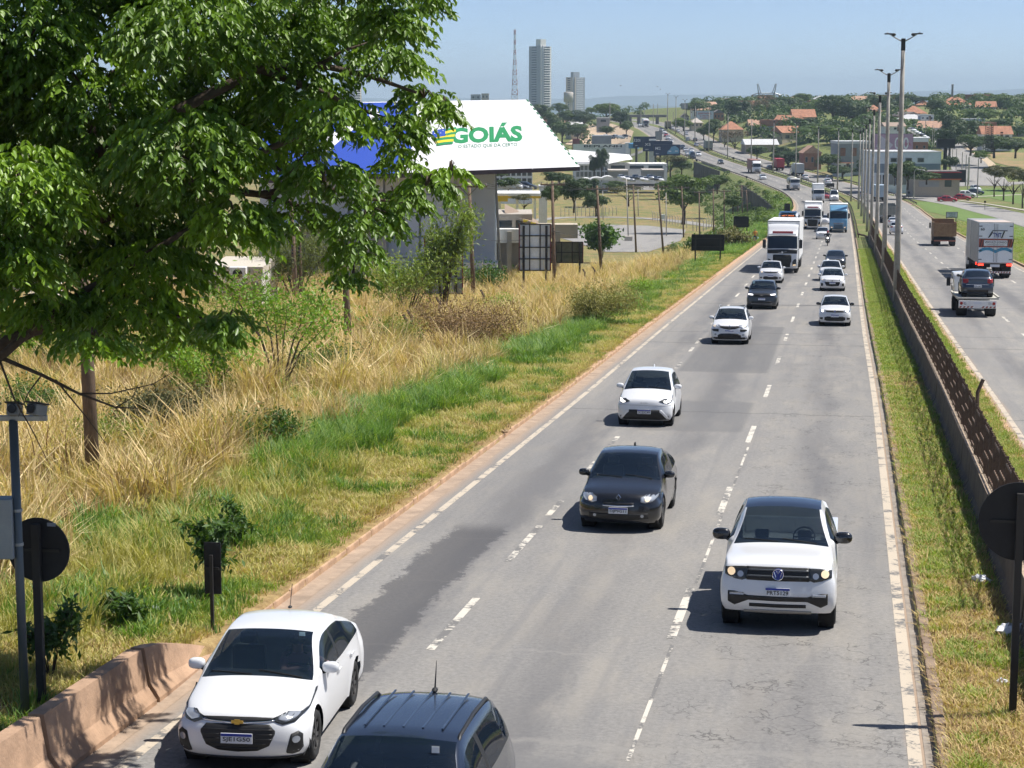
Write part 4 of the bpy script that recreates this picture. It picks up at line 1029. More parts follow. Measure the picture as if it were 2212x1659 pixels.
def truck_front(t, C, P, style, lit=1):
    wipers(t, C)
    if style == 'volvo':
        g = C.patch([(-.72,1.46,.95),(-.62,1.48,.48),(0,1.48,.46),(.62,1.48,.48),(.72,1.46,.95)], off=.02, nx=14).obj('grille', M_['black'], t)[0]
        for z in (.75,1.0,1.22): C.patch([(-.60,z+.03,z),(.60,z+.03,z)], off=.035, nx=6, nz=1).obj('grille_bar', M_['dark_metal'], g)
        C.patch([(-1.16,1.86,1.56),(0,1.90,1.56),(1.16,1.86,1.56)], off=.012, nx=16).obj('wiper_panel', M_['black'], t)
        b = MB(); y = C.fy(0,1.66)-.03; b.tube([(-.35,y,1.60),(.35,y,1.72)], .018, 5); b.lathe([(.001,-.01),(.07,-.01),(.07,.01)], 12, 'y', (0,y,1.66)); b.obj('badge', M_['chrome'], t)
        C.patch([(.80,.92,.62),(.92,1.10,.60),(1.10,1.16,.72)], off=.02, mirror=True).obj('headlight', M_['lampdark'], t)
        C.patch([(.84,.70,.60),(1.06,.74,.62)], off=.03, mirror=True).obj('lit_lamp', M_['lit'] if lit else M_['lens'], t)
        b = MB(); b.rbox(-1.08,1.08,.10,.30,2.98,3.10,.03); b.obj('sun_visor', P, t)
        b = MB(); b.rbox(-.8,.8,.50,.56,3.12,3.30,.02, M=Matrix.Identity(4)); b.obj('roof_sign', mat('red_white_sign', (.35,.05,.06), .5), t)
        C.patch([(-1.0,.50,.42),(1.0,.50,.42)], off=.03, nx=12).obj('bumper', P, t)
    else:
        C.patch([(-.68,1.36,1.18),(.68,1.36,1.18)], off=.02, nx=10).obj('badge_panel', M_['steel'], t)
        M = Matrix.Translation((0, C.fy(0,1.27)-.035, 1.27)); text_fit('DAF', M_['plateblue'], .3, .08, 'badge', t, M, .004)
        for k in range(4): C.patch([(-.62,1.10-k*.13,1.02-k*.13),(.62,1.10-k*.13,1.02-k*.13)], off=.02, nx=10, nz=1).obj('grille_bar', M_['black'], t)
        C.patch([(.74,.86,.62),(1.12,.90,.66)], off=.02, mirror=True).obj('headlight', M_['lens'], t)
        C.patch([(.80,.78,.66),(.96,.80,.68)], off=.032, mirror=True).obj('lit_lamp', M_['lit'], t)
        C.patch([(-1.1,.58,.42),(1.1,.58,.42)], off=.02, nx=12).obj('bumper', M_['body_black'], t)
        b = MB(); b.rbox(-1.1,1.1,.08,.32,2.96,3.08,.03); b.obj('sun_visor', P, t)
    for sg in (-1, 1):
        b = MB(); x = sg*1.25; b.tube([(x-.06*sg,.25,2.75),(x+.14*sg,.05,2.72),(x+.14*sg,.05,1.95),(x-.06*sg,.25,1.9)], .022, 5); b.rbox(*sorted((x+.04*sg,x+.30*sg)),.02,.12,1.98,2.65,.04); b.obj('wing_mirror', M_['body_black'], t)
def lorry(label, px, py, P, style='volvo', H=3.8, box=(2.55,13.,1.0,4.1), boxm=None, flat=False, body='box', lit=1, name='lorry', group=None):
    C = cab_spec(H, flat=flat); p = onroad(px, py); rt = pose(p)
    M = Matrix.Rotation(rt[2], 4, 'Z') @ Matrix.Rotation(rt[0], 4, 'X'); loc = p - M @ Vector((0,1.35,0)) + Vector((0,0,.005))
    t = thing(name, label, 'lorry', loc, rt, group)
    link('cab', C.part_mesh(('body','roof'), P), t); link('windshield', C.part_mesh('windshield', M_['glassb']), t)
    for sd_ in (1,-1):
        for q in ('side_window','rear_side_window'):
            if q in C.faces: link('side_window', C.part_mesh(q, M_['glassb'], sd_), t)
    truck_front(t, C, P, style, lit)
    W_, L_, z0, z1 = box; y0 = 2.45; y1 = y0 + L_
    b = MB(); b.box(-.45,.45,.3,y1-.2,.55,.95); b.box(-1.1,1.1,1.9,y1-.1,.9,1.0); b.obj('chassis', M_['under'], t)
    if body == 'box':
        b = MB(); b.rbox(-W_/2,W_/2,y0,y1,z0,z1,.05); bo = b.obj('cargo_box', boxm or BOXW, t)
        for sg in (-1,1):
            b = MB(); b.box(*sorted((sg*W_/2, sg*(W_/2+.02))), y0+.05, y1-.05, z0-.06, z0+.06); b.obj('box_rail', M_['steel'], bo)
        b = MB(); b.box(-W_/2+.02,W_/2-.02,y0-.02,y0-.002,z1-.12,z1-.02); b.obj('box_trim', M_['steel'], bo)
    elif body == 'tank':
        b = MB(); n = 20; prof = [(.05,y0),(.95,y0+.08),(1.12,y0+.3),(1.12,y1-.3),(.95,y1-.08),(.05,y1)]
        b.lathe([(r_, h_) for r_, h_ in prof], 22, 'y', (0,0,2.15)); b.obj('tank', mat('tank_cream', (.52,.50,.42), .4, .2, var=.12), t, True)
        for yy in np.linspace(y0+1, y1-1, 4): b = MB(); b.lathe([(1.14,yy-.05),(1.16,yy),(1.14,yy+.05)], 22, 'y', (0,0,2.15)); b.obj('tank_band', M_['steel'], t)
    truck_wheels(t, [1.35, 4.6] + ([y1-3.6, y1-2.4, y1-1.2] if L_ > 9 else [y1-2.]), dual=())
    for o in list(t.children):
        pass
    return t
lorry('nearest white lorry with black grille and a tall white box', 1690, 589, PW, 'volvo', 3.85)
lorry('white lorry with black windscreen band, half hidden behind the nearest lorry', *Z4(1657,838), PW, 'volvo', 3.6, (2.5,9.,1.,3.95))
lorry('light blue lorry with slanted roof fairing beside the median rail', *Z4(1936,872), PSKY, 'daf', 3.75, (2.5,10.,1.,3.9))
lorry('white delivery lorry with a tall pale box ahead of the red car', *Z4(1722,548), PW, 'daf', 3., (2.45,6.,1.,4.0), flat=True)
lorry('cream tanker lorry with white cab on the bend', *Z4(1462,414), PW, 'daf', 3.4, (2.4,8.,1.,3.3), body='tank', flat=True)
lorry('white cab lorry with a dull red box farther along the bend', *Z4(1045,230), PW, 'daf', 3.7, (2.55,9.,1.,3.95), mat('box_dull_red', (.30,.13,.11), .6, var=.15))
lorry('far white lorry coming over the crest beside the overpass', *Z2(672,556), PW, 'volvo', 3.7, (2.55,9.,1.,3.9))

# city bus behind the nearest lorry
C = Car(11.5, 2.5, 3.25, 2.6, 5.9, [(.35,.12),(.6,.03),(1.0,0),(1.25,.02)], [(.02,1.25),(.06,1.32),(.22,2.75),(.40,3.12),(.8,3.22),(5,3.25),(11.2,3.22),(11.45,3.1)], [(0,1.2),(11.5,1.2)], [(.4,11.45),(.8,11.5),(2,11.5),(3.1,11.45)],
    D=.15, Dr=.06, z0=.35, yc=.05, yw=.24, yr=11.1, yb=11.3, wheel=.48, n=4, arch=False, rear_glass=False, fine=.7, side_bulge=0., xe=[(.02,1.19),(.4,1.17),(11.45,1.17)], drop=[(.02,.02),(.5,.08),(11.4,.08)])
p = RT(-7.0, 246); 
t = thing('bus', 'white and blue city bus with orange route board behind the white lorry', 'bus', p, pose(p))
link('body', C.part_mesh(('body','roof'), PW), t); link('windshield', C.part_mesh('windshield', M_['glassb']), t)
for sd_ in (1,-1):
    for q in ('side_window','rear_side_window'): link('side_window', C.part_mesh(q, M_['glassb'], sd_), t)
b = MB(); b.rbox(-1.05,1.05,.6,1.8,3.22,3.42,.06); b.obj('roof_unit', paint('bus_blue', (.10,.28,.55)), t)
b = MB(); b.rbox(-.95,.95,.17,.24,2.76,3.0,.02); o = b.obj('route_board', M_['black'], t)
text_fit('020 T. PRAIA', mat('orange_led', (.8,.2,.05), .5, emit=(1,.25,.08), estr=1.5), 1.5, .15, 'lettering', o, Matrix.Translation((0,.165,2.88)), .003)
truck_wheels(t, [2.6, 8.5]); C.patch([(.7,.8,.62),(1.1,.82,.66)], off=.02, mirror=True).obj('headlight', M_['lens'], t)

# ------------------------------------------------------------------ lorries seen from behind
def rear_root(name, label, cat, t_, Y, group=None):
    p = RT(t_, Y); r_ = pose(p); return thing(name, label, cat, p + Vector((0,0,.005)), r_, group)
# local y grows away from the viewer: the tail stands at y = 0
t = rear_root('articulated_lorry', 'long white box lorry with striped red band and blue wave on its rear doors', 'lorry', 11.2, 152.)
ri = MB(); ri.rbox(-1.3,1.3,0,8.2,1.15,4.25,.03); ri.rbox(-1.3,1.3,8.9,14.5,1.15,4.25,.03)
b = MB(); b.rbox(-1.3,1.3,0,8.2,1.15,4.25,.03); bx_ = b.obj('cargo_box', ALU, t)
b = MB(); b.rbox(-1.3,1.3,8.9,14.5,1.15,4.25,.03); bx2 = b.obj('cargo_box', ALU, t)
for k in range(6):
    b = MB(); b.box(-1.312,-1.301,.4+k*1.3,.44+k*1.3,1.2,4.2); b.obj('side_rib', M_['steel'], bx_)
b = MB(); b.box(-1.22,1.22,.1,8.1,4.251,4.262); b.obj('roof_sheet', mat('pale_roof', (.55,.46,.41), .6), bx_)
wsh = mat('rear_door_white', (.80,.83,.86), .45, var=.05)
for sg in (-1,1):
    b = MB(); b.rbox(*sorted((sg*.012, sg*1.24)),-.03,-.002,1.22,4.18,.012); dr_ = b.obj('rear_door', wsh, t)
    b = MB(); b.tube([(sg*.12,-.05,1.25),(sg*.12,-.05,4.15)], .018, 6); b.obj('lock_rod', M_['steel'], dr_)
    for z in (1.45,2.1,3.2,3.95): b = MB(); b.box(*sorted((sg*1.0,sg*1.24)),-.045,-.03,z-.03,z+.03); b.obj('hinge', M_['dark_metal'], dr_)
red = mat('band_red', (.33,.07,.04), .5); drk = mat('band_dark', (.05,.03,.03), .5); blu = mat('wave_blue', (.05,.28,.45), .5); blu2 = mat('wave_dark_blue', (.02,.05,.25), .5)
b = MB(); b.box(-1.23,1.23,-.036,-.031,2.36,3.02); band = b.obj('striped_band', red, t)
for k in range(14):
    x = -1.2 + k*.18
    if abs(x+.1) < .86: continue
    b = MB(); b.add([(x,-.040,2.37),(x+.08,-.040,2.37),(x+.23,-.040,3.01),(x+.15,-.040,3.01)], [(0,1,2,3)]); b.obj('stripe', drk, band)
b = MB(); b.box(-.86,.86,-.042,-.037,2.47,2.90); sp_ = b.obj('sign_panel', M_['white_paint'], band)
text_fit('VEÍCULO LONGO', M_['ink'], 1.62, .2, 'lettering', sp_, Matrix.Translation((0,-.045,2.77)), .002, .012)
text_fit('COMPRIMENTO 18 METROS', M_['ink'], 1.3, .085, 'lettering', sp_, Matrix.Translation((0,-.045,2.55)), .002)
for sg in (-1,1):
    pts = [(sg*x, 2.28-.22*math.cos((x-.62)*2.5)*-1-.22) for x in np.linspace(0,1.2,12)]
    V = [(x,-.036,z+.10) for x,z in pts] + [(x,-.036,z-.14) for x,z in pts]; n=12
    b = MB(); b.add(V, [(i,i+1,n+i+1,n+i) for i in range(n-1)]); b.obj('wave', blu, t)
    b = MB(); b.add([(x,-.0365,z+.11) for x,z in pts]+[(x,-.0365,2.36) for x,z in pts], [(i,i+1,n+i+1,n+i) for i in range(n-1)]); b.obj('wave_shadow', blu2 if False else M_['white_paint'], t)  # white print filling the space between wave and band
lg = MB()
for x0, z0, x1, z1 in ((-.55,3.08,-.25,3.62),(-.25,3.62,.85,3.62),(-.48,3.12,-.22,3.52)): lg.tube([(x0,-.045,z0),(x1,-.045,z1)], .03, 5)
lg.tube([(.62,-.045,3.58),(.42,-.045,3.06)], .05, 5); lg.obj('logo_outline', M_['ink'], t)
text_fit('TNT', blu2, .62, .34, 'logo', t, Matrix.Translation((.10,-.045,3.28)), .003, .03); text_fit('60', M_['ink'], .28, .20, 'lettering', t, Matrix.Translation((-.98,-.042,3.72)), .002, .02)
b = MB(); b.box(-1.2,1.2,.05,14,.85,1.14); b.obj('chassis', M_['under'], t)
for x in (-1.05, 1.05): b = MB(); b.rbox(x-.2,x+.2,-.06,.02,.98,1.12,.02); b.obj('tail_lamp', M_['taillit'], t)
b = MB(); b.rbox(-1.9+.1,-1.62+.1,2.2,2.3,1.05,1.25,.02); 
b = MB(); b.box(-.35,.35,-.02,.02,.88,1.08); b.obj('number_plate', M_['plate'], t)
bump = MB(); bump.box(-1.2,1.2,-.03,.06,.42,.56); bo = bump.obj('rear_bumper', M_['white_paint'], t)
for k in range(12): b = MB(); x = -1.18+k*.2; b.add([(x,-.034,.43),(x+.1,-.034,.43),(x+.16,-.034,.55),(x+.06,-.034,.55)], [(0,1,2,3)]); b.obj('stripe', red, bo)
b = MB(); b.box(-1.25,-.5,.75,.78,.25,.95); b.box(.5,1.25,.75,.78,.25,.95); 
for sg in (-1,1): b = MB(); b.box(*sorted((sg*.55,sg*1.25)),.75,.78,.25,.95); b.obj('mudflap', M_['black'], t)
truck_wheels(t, [1.5,2.75,4.0,10.2,11.4,15.8], dual=(1.5,2.75,4.0,10.2,11.4)); 
C = cab_spec(3.8); ch = link('cab', C.part_mesh(('body','roof'), PW), t, (0,17.4,0), (0,0,math.pi))
b = MB(); b.rbox(-1.36,-1.31,1.0,1.1,1.0,1.2,.02); b.obj('side_lamp', M_['taillit'], t)

t = rear_root('tipper_lorry', 'rusty brown tipper lorry with open load bed ahead of the long box lorry', 'lorry', 11.1, 226.)
rb = mat('earthy_steel', (.20,.115,.06), .85, col2=(.34,.22,.12), vscale=2.); 
b = MB(); b.rbox(-1.25,1.25,0,.08,1.15,2.6,.02); b.obj('tailgate', rb, t)
for sg in (-1,1): b = MB(); b.rbox(*sorted((sg*1.18,sg*1.27)),.08,5.5,1.15,2.7,.02); b.obj('bed_side', rb, t)
b = MB(); b.box(-1.18,1.18,.1,5.5,1.1,1.2); b.obj('bed_floor', rb, t)
b = MB(); b.rbox(-1.27,1.27,5.5,5.6,1.15,3.0,.02); b.rbox(-1.27,1.27,5.5,6.3,2.9,3.0,.02); b.obj('headboard', rb, t)
for k in range(5): b = MB(); b.box(-1.1+k*.52,-1.02+k*.52,-.05,0,1.2,2.5); b.obj('tailgate_rib', rb, t)
b = MB(); b.box(-.5,.5,.2,7,.6,1.1); b.obj('chassis', M_['under'], t); b = MB(); b.box(-1.2,1.2,-.02,.05,.55,.68); b.obj('rear_bumper', mat('striped_bumper', (.4,.15,.1), .6), t)
for sg in (-1,1):
    b = MB(); b.box(*sorted((sg*.45,sg*1.2)),.5,.53,.2,1.0); b.obj('mudflap', M_['black'], t)
    b = MB(); b.rbox(*sorted((sg*1.3,sg*1.5)),6.5,6.6,1.9,2.5,.03); b.obj('wing_mirror', M_['body_black'], t)
truck_wheels(t, [1.2,2.5,7.3], dual=(1.2,2.5)); C = cab_spec(3., flat=True); link('cab', C.part_mesh(('body','roof'), paint('cab_brown', (.20,.12,.08))), t, (0,8.2,0), (0,0,math.pi))

t = rear_root('tipper_lorry', 'grey tipper lorry with empty bed in the far left lane ahead of white cars', 'lorry', 6.9, 322.)
gb_ = mat('grey_steel', (.26,.26,.23), .7, var=.25, vscale=2.)
b = MB(); b.rbox(-1.25,1.25,0,.08,1.3,2.7,.02); b.obj('tailgate', gb_, t)
for sg in (-1,1): b = MB(); b.rbox(*sorted((sg*1.18,sg*1.27)),.08,5.,1.3,2.9,.02); b.obj('bed_side', gb_, t)
b = MB(); b.box(-1.2,1.2,4.9,5.,1.3,3.1); b.obj('headboard', gb_, t); b = MB(); b.box(-.5,.5,.2,7,.6,1.25); b.obj('chassis', M_['under'], t)
truck_wheels(t, [1.2,2.5,6.6], dual=(1.2,2.5)); C = cab_spec(3., flat=True); link('cab', C.part_mesh(('body','roof'), PW), t, (0,7.4,0), (0,0,math.pi))
for sg in (-1,1): b = MB(); b.rbox(*sorted((sg*1.3,sg*1.5)),6.,6.1,1.9,2.5,.03); b.obj('wing_mirror', M_['body_black'], t)

# tow truck and the car on it
t = rear_root('tow_truck', 'white flatbed tow truck carrying a blue-grey hatchback', 'tow truck', 7.15, 108.8)
b = MB(); b.rbox(-1.12,1.12,0,5.6,.98,1.08,.02); b.obj('flatbed', mat('bed_cream', (.52,.50,.44), .6, var=.2), t)
for sg in (-1,1): b = MB(); b.box(*sorted((sg*1.06,sg*1.16)),0,5.6,1.08,1.14); b.obj('bed_edge', mat('bed_cream', ()), t)
b = MB(); b.rbox(-1.0,1.0,-.04,.1,.50,.92,.03); bk = b.obj('tail_board', M_['white_paint'], t)
for x in (-.86,-.66,.66,.86): b = MB(); b.lathe([(.001,-.025),(.075,-.025),(.085,.0)], 14, 'y', (x,-.045,.76)); b.obj('tail_lamp', M_['tail'] if abs(x) > .7 else M_['lens'], bk)
for k in range(10):
    if 3 < k < 6: continue
    b = MB(); x = -.98+k*.2; b.add([(x,-.046,.52),(x+.1,-.046,.52),(x+.16,-.046,.61),(x+.06,-.046,.61)], [(0,1,2,3)]); b.obj('stripe', red, bk)
b = MB(); b.box(-.2,.2,-.052,-.042,.72,.84); b.obj('number_plate', M_['plate'], bk)
b = MB(); b.box(-.4,.4,.1,7,.55,.95); b.obj('chassis', M_['under'], t); truck_wheels(t, [1.3,5.9], .42, 2.2, dual=(1.3,))
C = cab_spec(2.6, W=2.2, L=1.9, flat=True); link('cab', C.part_mesh(('body','roof'), PW), t, (0,7.6,-.3), (0,0,math.pi), (.9,1,.85))
for sg in (-1,1): b = MB(); b.rbox(*sorted((sg*1.12,sg*1.34)),6.6,6.7,1.35,1.85,.04); b.tube([(sg*1.0,6.65,1.5),(sg*1.15,6.65,1.5)], .02, 5); b.obj('wing_mirror', M_['body_black'], t)
b = MB(); b.rbox(-.5,.5,5.75,5.95,2.15,2.25,.03); b.obj('beacon', M_['amber'], t)
tow = t
def det_rear(t, C, P, text=''):
    zt = float(C.zkr[-1])
    C.patch([(.50,zt-.04,zt-.22),(.62,zt-.02,zt-.28),(.80,zt-.02,zt-.24)], off=.01, rear=True, mirror=True).obj('tail_lamp', M_['tail'], t)
    C.patch([(-.55,.40,.26),(.55,.40,.26)], off=.006, rear=True, nx=10).obj('rear_valance', M_['black'], t)
    plate(t, C, text, .60, rear=True, blue=False)
C = spec_hatch(L=3.9, W=1.75, H=1.48, hood=.83, cowl=1.02, yc=1.0, yw=1.75, yr=3.2, yb=3.62, wb=2.56, fo=.7, wheel=.31, D=.3, Dr=.16, belt=.98)
p = RT(7.15, 108.8); rt = pose(p); Mx = Matrix.Rotation(rt[2],4,'Z') @ Matrix.Rotation(rt[0],4,'X')
q = p + Mx @ Vector((0,.15+3.9,1.09))
car = make_car(C, PBLUEG, 'blue-grey hatchback with red tail lamps loaded on the tow truck', q, (-rt[0],0,rt[2]+math.pi), 'hatchback_car', mirrors=PBLK, detail=lambda t,C,P: (det_rear(t,C,P,'ETW 4B07'), C.patch([(-.62,.70,.67),(.62,.70,.67)], off=.012, rear=True, nx=12, nz=1).obj('chrome_strip', M_['chrome'], t), None))

# ------------------------------------------------------------------ cars farther off, single makes, then copies
PROT = {}
def proto(kind, P, lit=0, rear=False):
    key = (kind, P.name, lit, rear)
    if key in PROT: return PROT[key]
    if kind == 'hatch': C = spec_hatch(L=3.95, W=1.70, H=1.49, yr=3.2, yb=3.65, fine=.5)
    elif kind == 'saloon': C = spec_hatch(L=4.4, W=1.74, H=1.47, deck=1.07, yr=3.15, yb=3.95, wb=2.6, fo=.85, fine=.5)
    elif kind == 'suv': C = spec_hatch(L=4.3, W=1.80, H=1.65, hood=.95, cowl=1.13, yc=1.05, yw=1.75, yr=3.6, yb=4.0, wb=2.6, fo=.85, wheel=.34, belt=1.08, fine=.5)
    elif kind == 'van': C = spec_hatch(L=5.0, W=1.95, H=2.35, hood=1.05, cowl=1.35, yc=.75, yw=1.45, yr=4.75, yb=4.9, wb=3.2, fo=.9, wheel=.34, belt=1.35, fine=.5, D=.3)
    meshes = [('body', C.part_mesh(('body','roof','pillar'), P))] + [(q, C.part_mesh(q, M_['glassb'])) for q in ('windshield','rear_window')]
    meshes += [('side_window', C.part_mesh(('side_window','rear_side_window'), M_['glassb'], s_)) for s_ in (1,-1)]
    PROT[key] = (C, meshes); return PROT[key]
def far_car(label, p, kind, P, away=False, lit=0, group=None, name=None):
    C, ms = proto(kind, P, lit, away); r_ = pose(p, away)
    t = thing(name or {'hatch':'hatchback_car','saloon':'saloon_car','suv':'suv','van':'van'}[kind], label, {'van':'van','suv':'suv'}.get(kind,'car'), p + Vector((0,0,.005)), r_, group)
    for nm, me in ms: link(nm, me, t)
    tm, rm = wheel_meshes(C.wheel, .2, False, 5)
    for y in (C.fo, C.fo+C.wb):
        for sg in (-1,1): link('wheel', tm, t, (sg*(C.W/2-.13), y, C.wheel))
    hz_ = C.zh
    if not away:
        key = ('parts', kind)
        if key not in PROT:
            PROT[key] = ([m.mesh('headlight', M_['lens'], True) for m in C.patch([(.45,hz_,hz_-.11),(.78,hz_+.03,hz_-.08)], mirror=True, nx=4, nz=1).ms],
                         [m.mesh('headlight', M_['litw'], True) for m in C.patch([(.45,hz_,hz_-.11),(.78,hz_+.03,hz_-.08)], mirror=True, nx=4, nz=1).ms],
                         C.patch([(-.4,hz_-.02,hz_-.13),(.4,hz_-.02,hz_-.13)], nx=6, nz=1).ms[0].mesh('grille', M_['black'], True),
                         C.patch([(-.5,.48,.28),(.5,.48,.28)], nx=6, nz=1).ms[0].mesh('lower_grille', M_['black'], True))
        a, b2, g_, l_ = PROT[key]
        for me in (b2 if lit else a): link('headlight', me, t)
        link('grille', g_, t); link('lower_grille', l_, t)
    else:
        key = ('rparts', kind)
        if key not in PROT:
            zt = float(C.zkr[-1])
            PROT[key] = ([m.mesh('tail_lamp', M_['tail'], True) for m in C.patch([(.5,zt-.03,zt-.22),(.78,zt-.02,zt-.22)], off=.01, rear=True, mirror=True, nx=4, nz=1).ms],
                         C.patch([(-.2,.64,.54),(.2,.64,.54)], off=.02, rear=True, nx=2, nz=1).ms[0].mesh('number_plate', M_['plate']),
                         C.patch([(-.6,.42,.26),(.6,.42,.26)], off=.01, rear=True, nx=6, nz=1).ms[0].mesh('rear_valance', M_['black']))
        a, b2, l_ = PROT[key]
        for me in a: link('tail_lamp', me, t)
        link('number_plate', b2, t); link('rear_valance', l_, t)
    return t
def oncoming(label, zf, a, b, kind, P, lit=0, group=None):
    p = onroad(*zf(a, b)); C, _ = proto(kind, P, lit); far_car(label, p - Vector((0, C.fo, 0)) if p.y < 1190 else p, kind, P, False, lit, group)
def leaving(label, zf, a, b, kind, P, group=None, dx=0):
    p = onroad(*zf(a, b)); C, _ = proto(kind, P, 0, True); far_car(label, p + Vector((dx, C.L-.7, 0)), kind, P, True, 0, group)
ID = lambda a, b: (a, b)
oncoming('white hatchback behind the motorcycle, beside the blue lorry', Z4, 1765, 945, 'hatch', PW)
oncoming('white car peeping out between the two front lorries', Z4, 1782, 782, 'saloon', PW)
oncoming('red car squeezed behind the white delivery lorry', Z4, 1806, 508, 'hatch', PRED)
oncoming('white minibus ahead of the light blue lorry', Z4, 1897, 528, 'van', PW, 1)
oncoming('lone white saloon on the bend ahead of the tanker lorry', Z4, 1128, 298, 'saloon', PW)
oncoming('lone dark car with lit lamps at the start of the bend', Z4, 670, 130, 'hatch', PGREY, 1)
oncoming('dark blue van below the rightmost blue billboard', Z4, 362, 72, 'van', PDKB)
oncoming('white car with lit lamps right of the dark blue van', Z4, 426, 42, 'hatch', PW, 1)
oncoming('white car left of the dark blue van', Z4, 312, 36, 'saloon', PW)
G1 = 'far oncoming cars before the crest'
for a, b_, k, P_ in ((1082,800,'suv',PGREY),(1117,824,'hatch',PW),(1178,832,'saloon',PW),(952,730,'saloon',PW),(920,692,'suv',PW),(880,628,'hatch',PW),(848,600,'saloon',PSIL),(615,548,'saloon',PW)):
    oncoming('small oncoming car far up the road behind the blue billboards', Z2, a, b_, k, P_, 0, G1)
oncoming('red car far up the road above the blue billboards', Z2, 897, 660, 'hatch', PRED)
leaving('white SUV, last of the pair of white cars behind the first lamp posts', Z5, 690, 682, 'suv', PW)
leaving('white saloon just ahead of the white SUV in the far carriageway', Z5, 655, 596, 'saloon', PW)
leaving('silver car half hidden by the lamp posts, ahead of the grey tipper', Z5, 275, 245, 'suv', PSIL)
leaving('white jeep with a spare wheel beside the red lorry', Z4, 1430, 245, 'suv', PW)
leaving('white car behind the pale grey box lorry on the far carriageway', Z4, 1560, 297, 'hatch', PW)
leaving('white pickup-like car on the far carriageway near the small black sign', Z4, 1805, 352, 'suv', PW)
leaving('small white car next to the guard rail on the far carriageway', Z4, 1822, 306, 'hatch', PW)
leaving('dark car in front of the red lorry on the far carriageway', Z4, 1170, 190, 'hatch', PGREY)
G2 = 'far cars driving away over the rise'
for a, b_, k, P_ in ((1205,768,'saloon',PSIL),(1195,708,'hatch',PGREY),(1115,708,'suv',PSIL),(1010,610,'saloon',PW),(950,582,'suv',PW),(985,560,'hatch',PGREY),(1100,640,'hatch',PW)):
    leaving('small car driving away far up the right carriageway', Z2, a, b_, k, P_, G2)
def box_lorry(label, zf, a, b, boxm, cabP, W_=2.4, H=3.6, L_=6.5, z0=1.):
    p = onroad(*zf(a, b)); r_ = pose(p)
    t = thing('box_lorry', label, 'lorry', p + Vector((0,0,.005)), r_)
    b = MB(); b.rbox(-W_/2,W_/2,0,L_,z0,H,.04); o = b.obj('cargo_box', boxm, t)
    for sg in (-1,1): b = MB(); b.rbox(*sorted((sg*.02,sg*(W_/2-.08))),-.02,-.001,z0+.08,H-.08,.008); b.obj('rear_door', boxm, o)
    b = MB(); b.box(-W_/2+.1,W_/2-.1,-.02,L_+1,.6,z0); b.obj('chassis', M_['under'], t)
    for sg in (-1,1): b = MB(); b.rbox(*sorted((sg*.8,sg*1.1)),-.04,0,.75,.9,.02); b.obj('tail_lamp', M_['tail'], t)
    truck_wheels(t, [1.3, L_+.6], .48, W_, dual=(1.3,)); C = cab_spec(3., flat=True); link('cab', C.part_mesh(('body','roof'), cabP), t, (0,L_+2.35,0), (0,0,math.pi))
box_lorry('white box lorry with blue-grey rear doors seen between the lamp posts', Z5, 500, 285, mat('box_pale_blue', (.38,.47,.55), .5, var=.1), PW)
box_lorry('red box lorry driving away on the far carriageway', Z4, 1308, 200, mat('box_red', (.36,.03,.045), .5, var=.1), PRED)
box_lorry('pale grey box lorry driving away on the far carriageway', Z4, 1520, 262, mat('box_grey', (.42,.44,.45), .5, var=.1), PW)
box_lorry('grey-green canvas lorry driving away below the far overpass', Z2, 1365, 815, mat('canvas_green', (.22,.24,.21), .7, var=.1), PSIL)
box_lorry('khaki lorry at the far rise beside the grassy median', Z2, 920, 580, mat('canvas_khaki', (.25,.22,.15), .7, var=.1), PSIL)

# ------------------------------------------------------------------ people
def person_mesh(J, edges, rad, paintfn, mats, sub=2):
    me = bpy.data.meshes.new('p'); me.from_pydata([J[k] for k in J], [], [(list(J).index(a), list(J).index(b)) for a, b in edges])
    o = bpy.data.objects.new('p', me); COL.objects.link(o)
    m = o.modifiers.new('s', 'SKIN'); sv = me.skin_vertices[0].data
    for i, k in enumerate(J): sv[i].radius = (rad[k], rad[k])
    sv[list(J).index('pelvis')].use_root = True
    s_ = o.modifiers.new('d', 'SUBSURF'); s_.levels = sub
    bpy.context.view_layer.update()
    out = bpy.data.meshes.new_from_object(o.evaluated_get(bpy.context.evaluated_depsgraph_get()))
    bpy.data.objects.remove(o)
    out.materials.clear()
    for mm in mats: out.materials.append(mm)
    for p in out.polygons: p.use_smooth = True; p.material_index = paintfn(p.center)
    return out
# walker in the orange shirt on the verge (seen from behind)
J = dict(pelvis=(0,0,.95), chest=(0,.01,1.28), neck=(0,0,1.47), head=(0,.03,1.62), crown=(0,.02,1.72), shl=(-.19,0,1.42), ell=(-.27,.02,1.15), hal=(-.25,.08,.90), shr=(.19,0,1.42), elr=(.28,-.02,1.15), har=(.29,.03,.90),
         hpl=(-.10,0,.90), knl=(-.11,.08,.50), anl=(-.11,-.05,.10), tol=(-.11,.10,.03), hpr=(.10,0,.90), knr=(.11,.02,.50), anr=(.11,.16,.09), tor=(.11,.30,.03))
Eg = [('pelvis','chest'),('chest','neck'),('neck','head'),('head','crown'),('chest','shl'),('shl','ell'),('ell','hal'),('chest','shr'),('shr','elr'),('elr','har'),('pelvis','hpl'),('hpl','knl'),('knl','anl'),('anl','tol'),('pelvis','hpr'),('hpr','knr'),('knr','anr'),('anr','tor')]
Rd = dict(pelvis=.15, chest=.16, neck=.06, head=.09, crown=.07, shl=.075, ell=.05, hal=.045, shr=.075, elr=.05, har=.045, hpl=.10, knl=.07, anl=.045, tol=.045, hpr=.10, knr=.07, anr=.045, tor=.045)
orange = mat('orange_shirt', (.65,.28,.06), .9); shorts = mat('blue_shorts', (.05,.07,.13), .9)
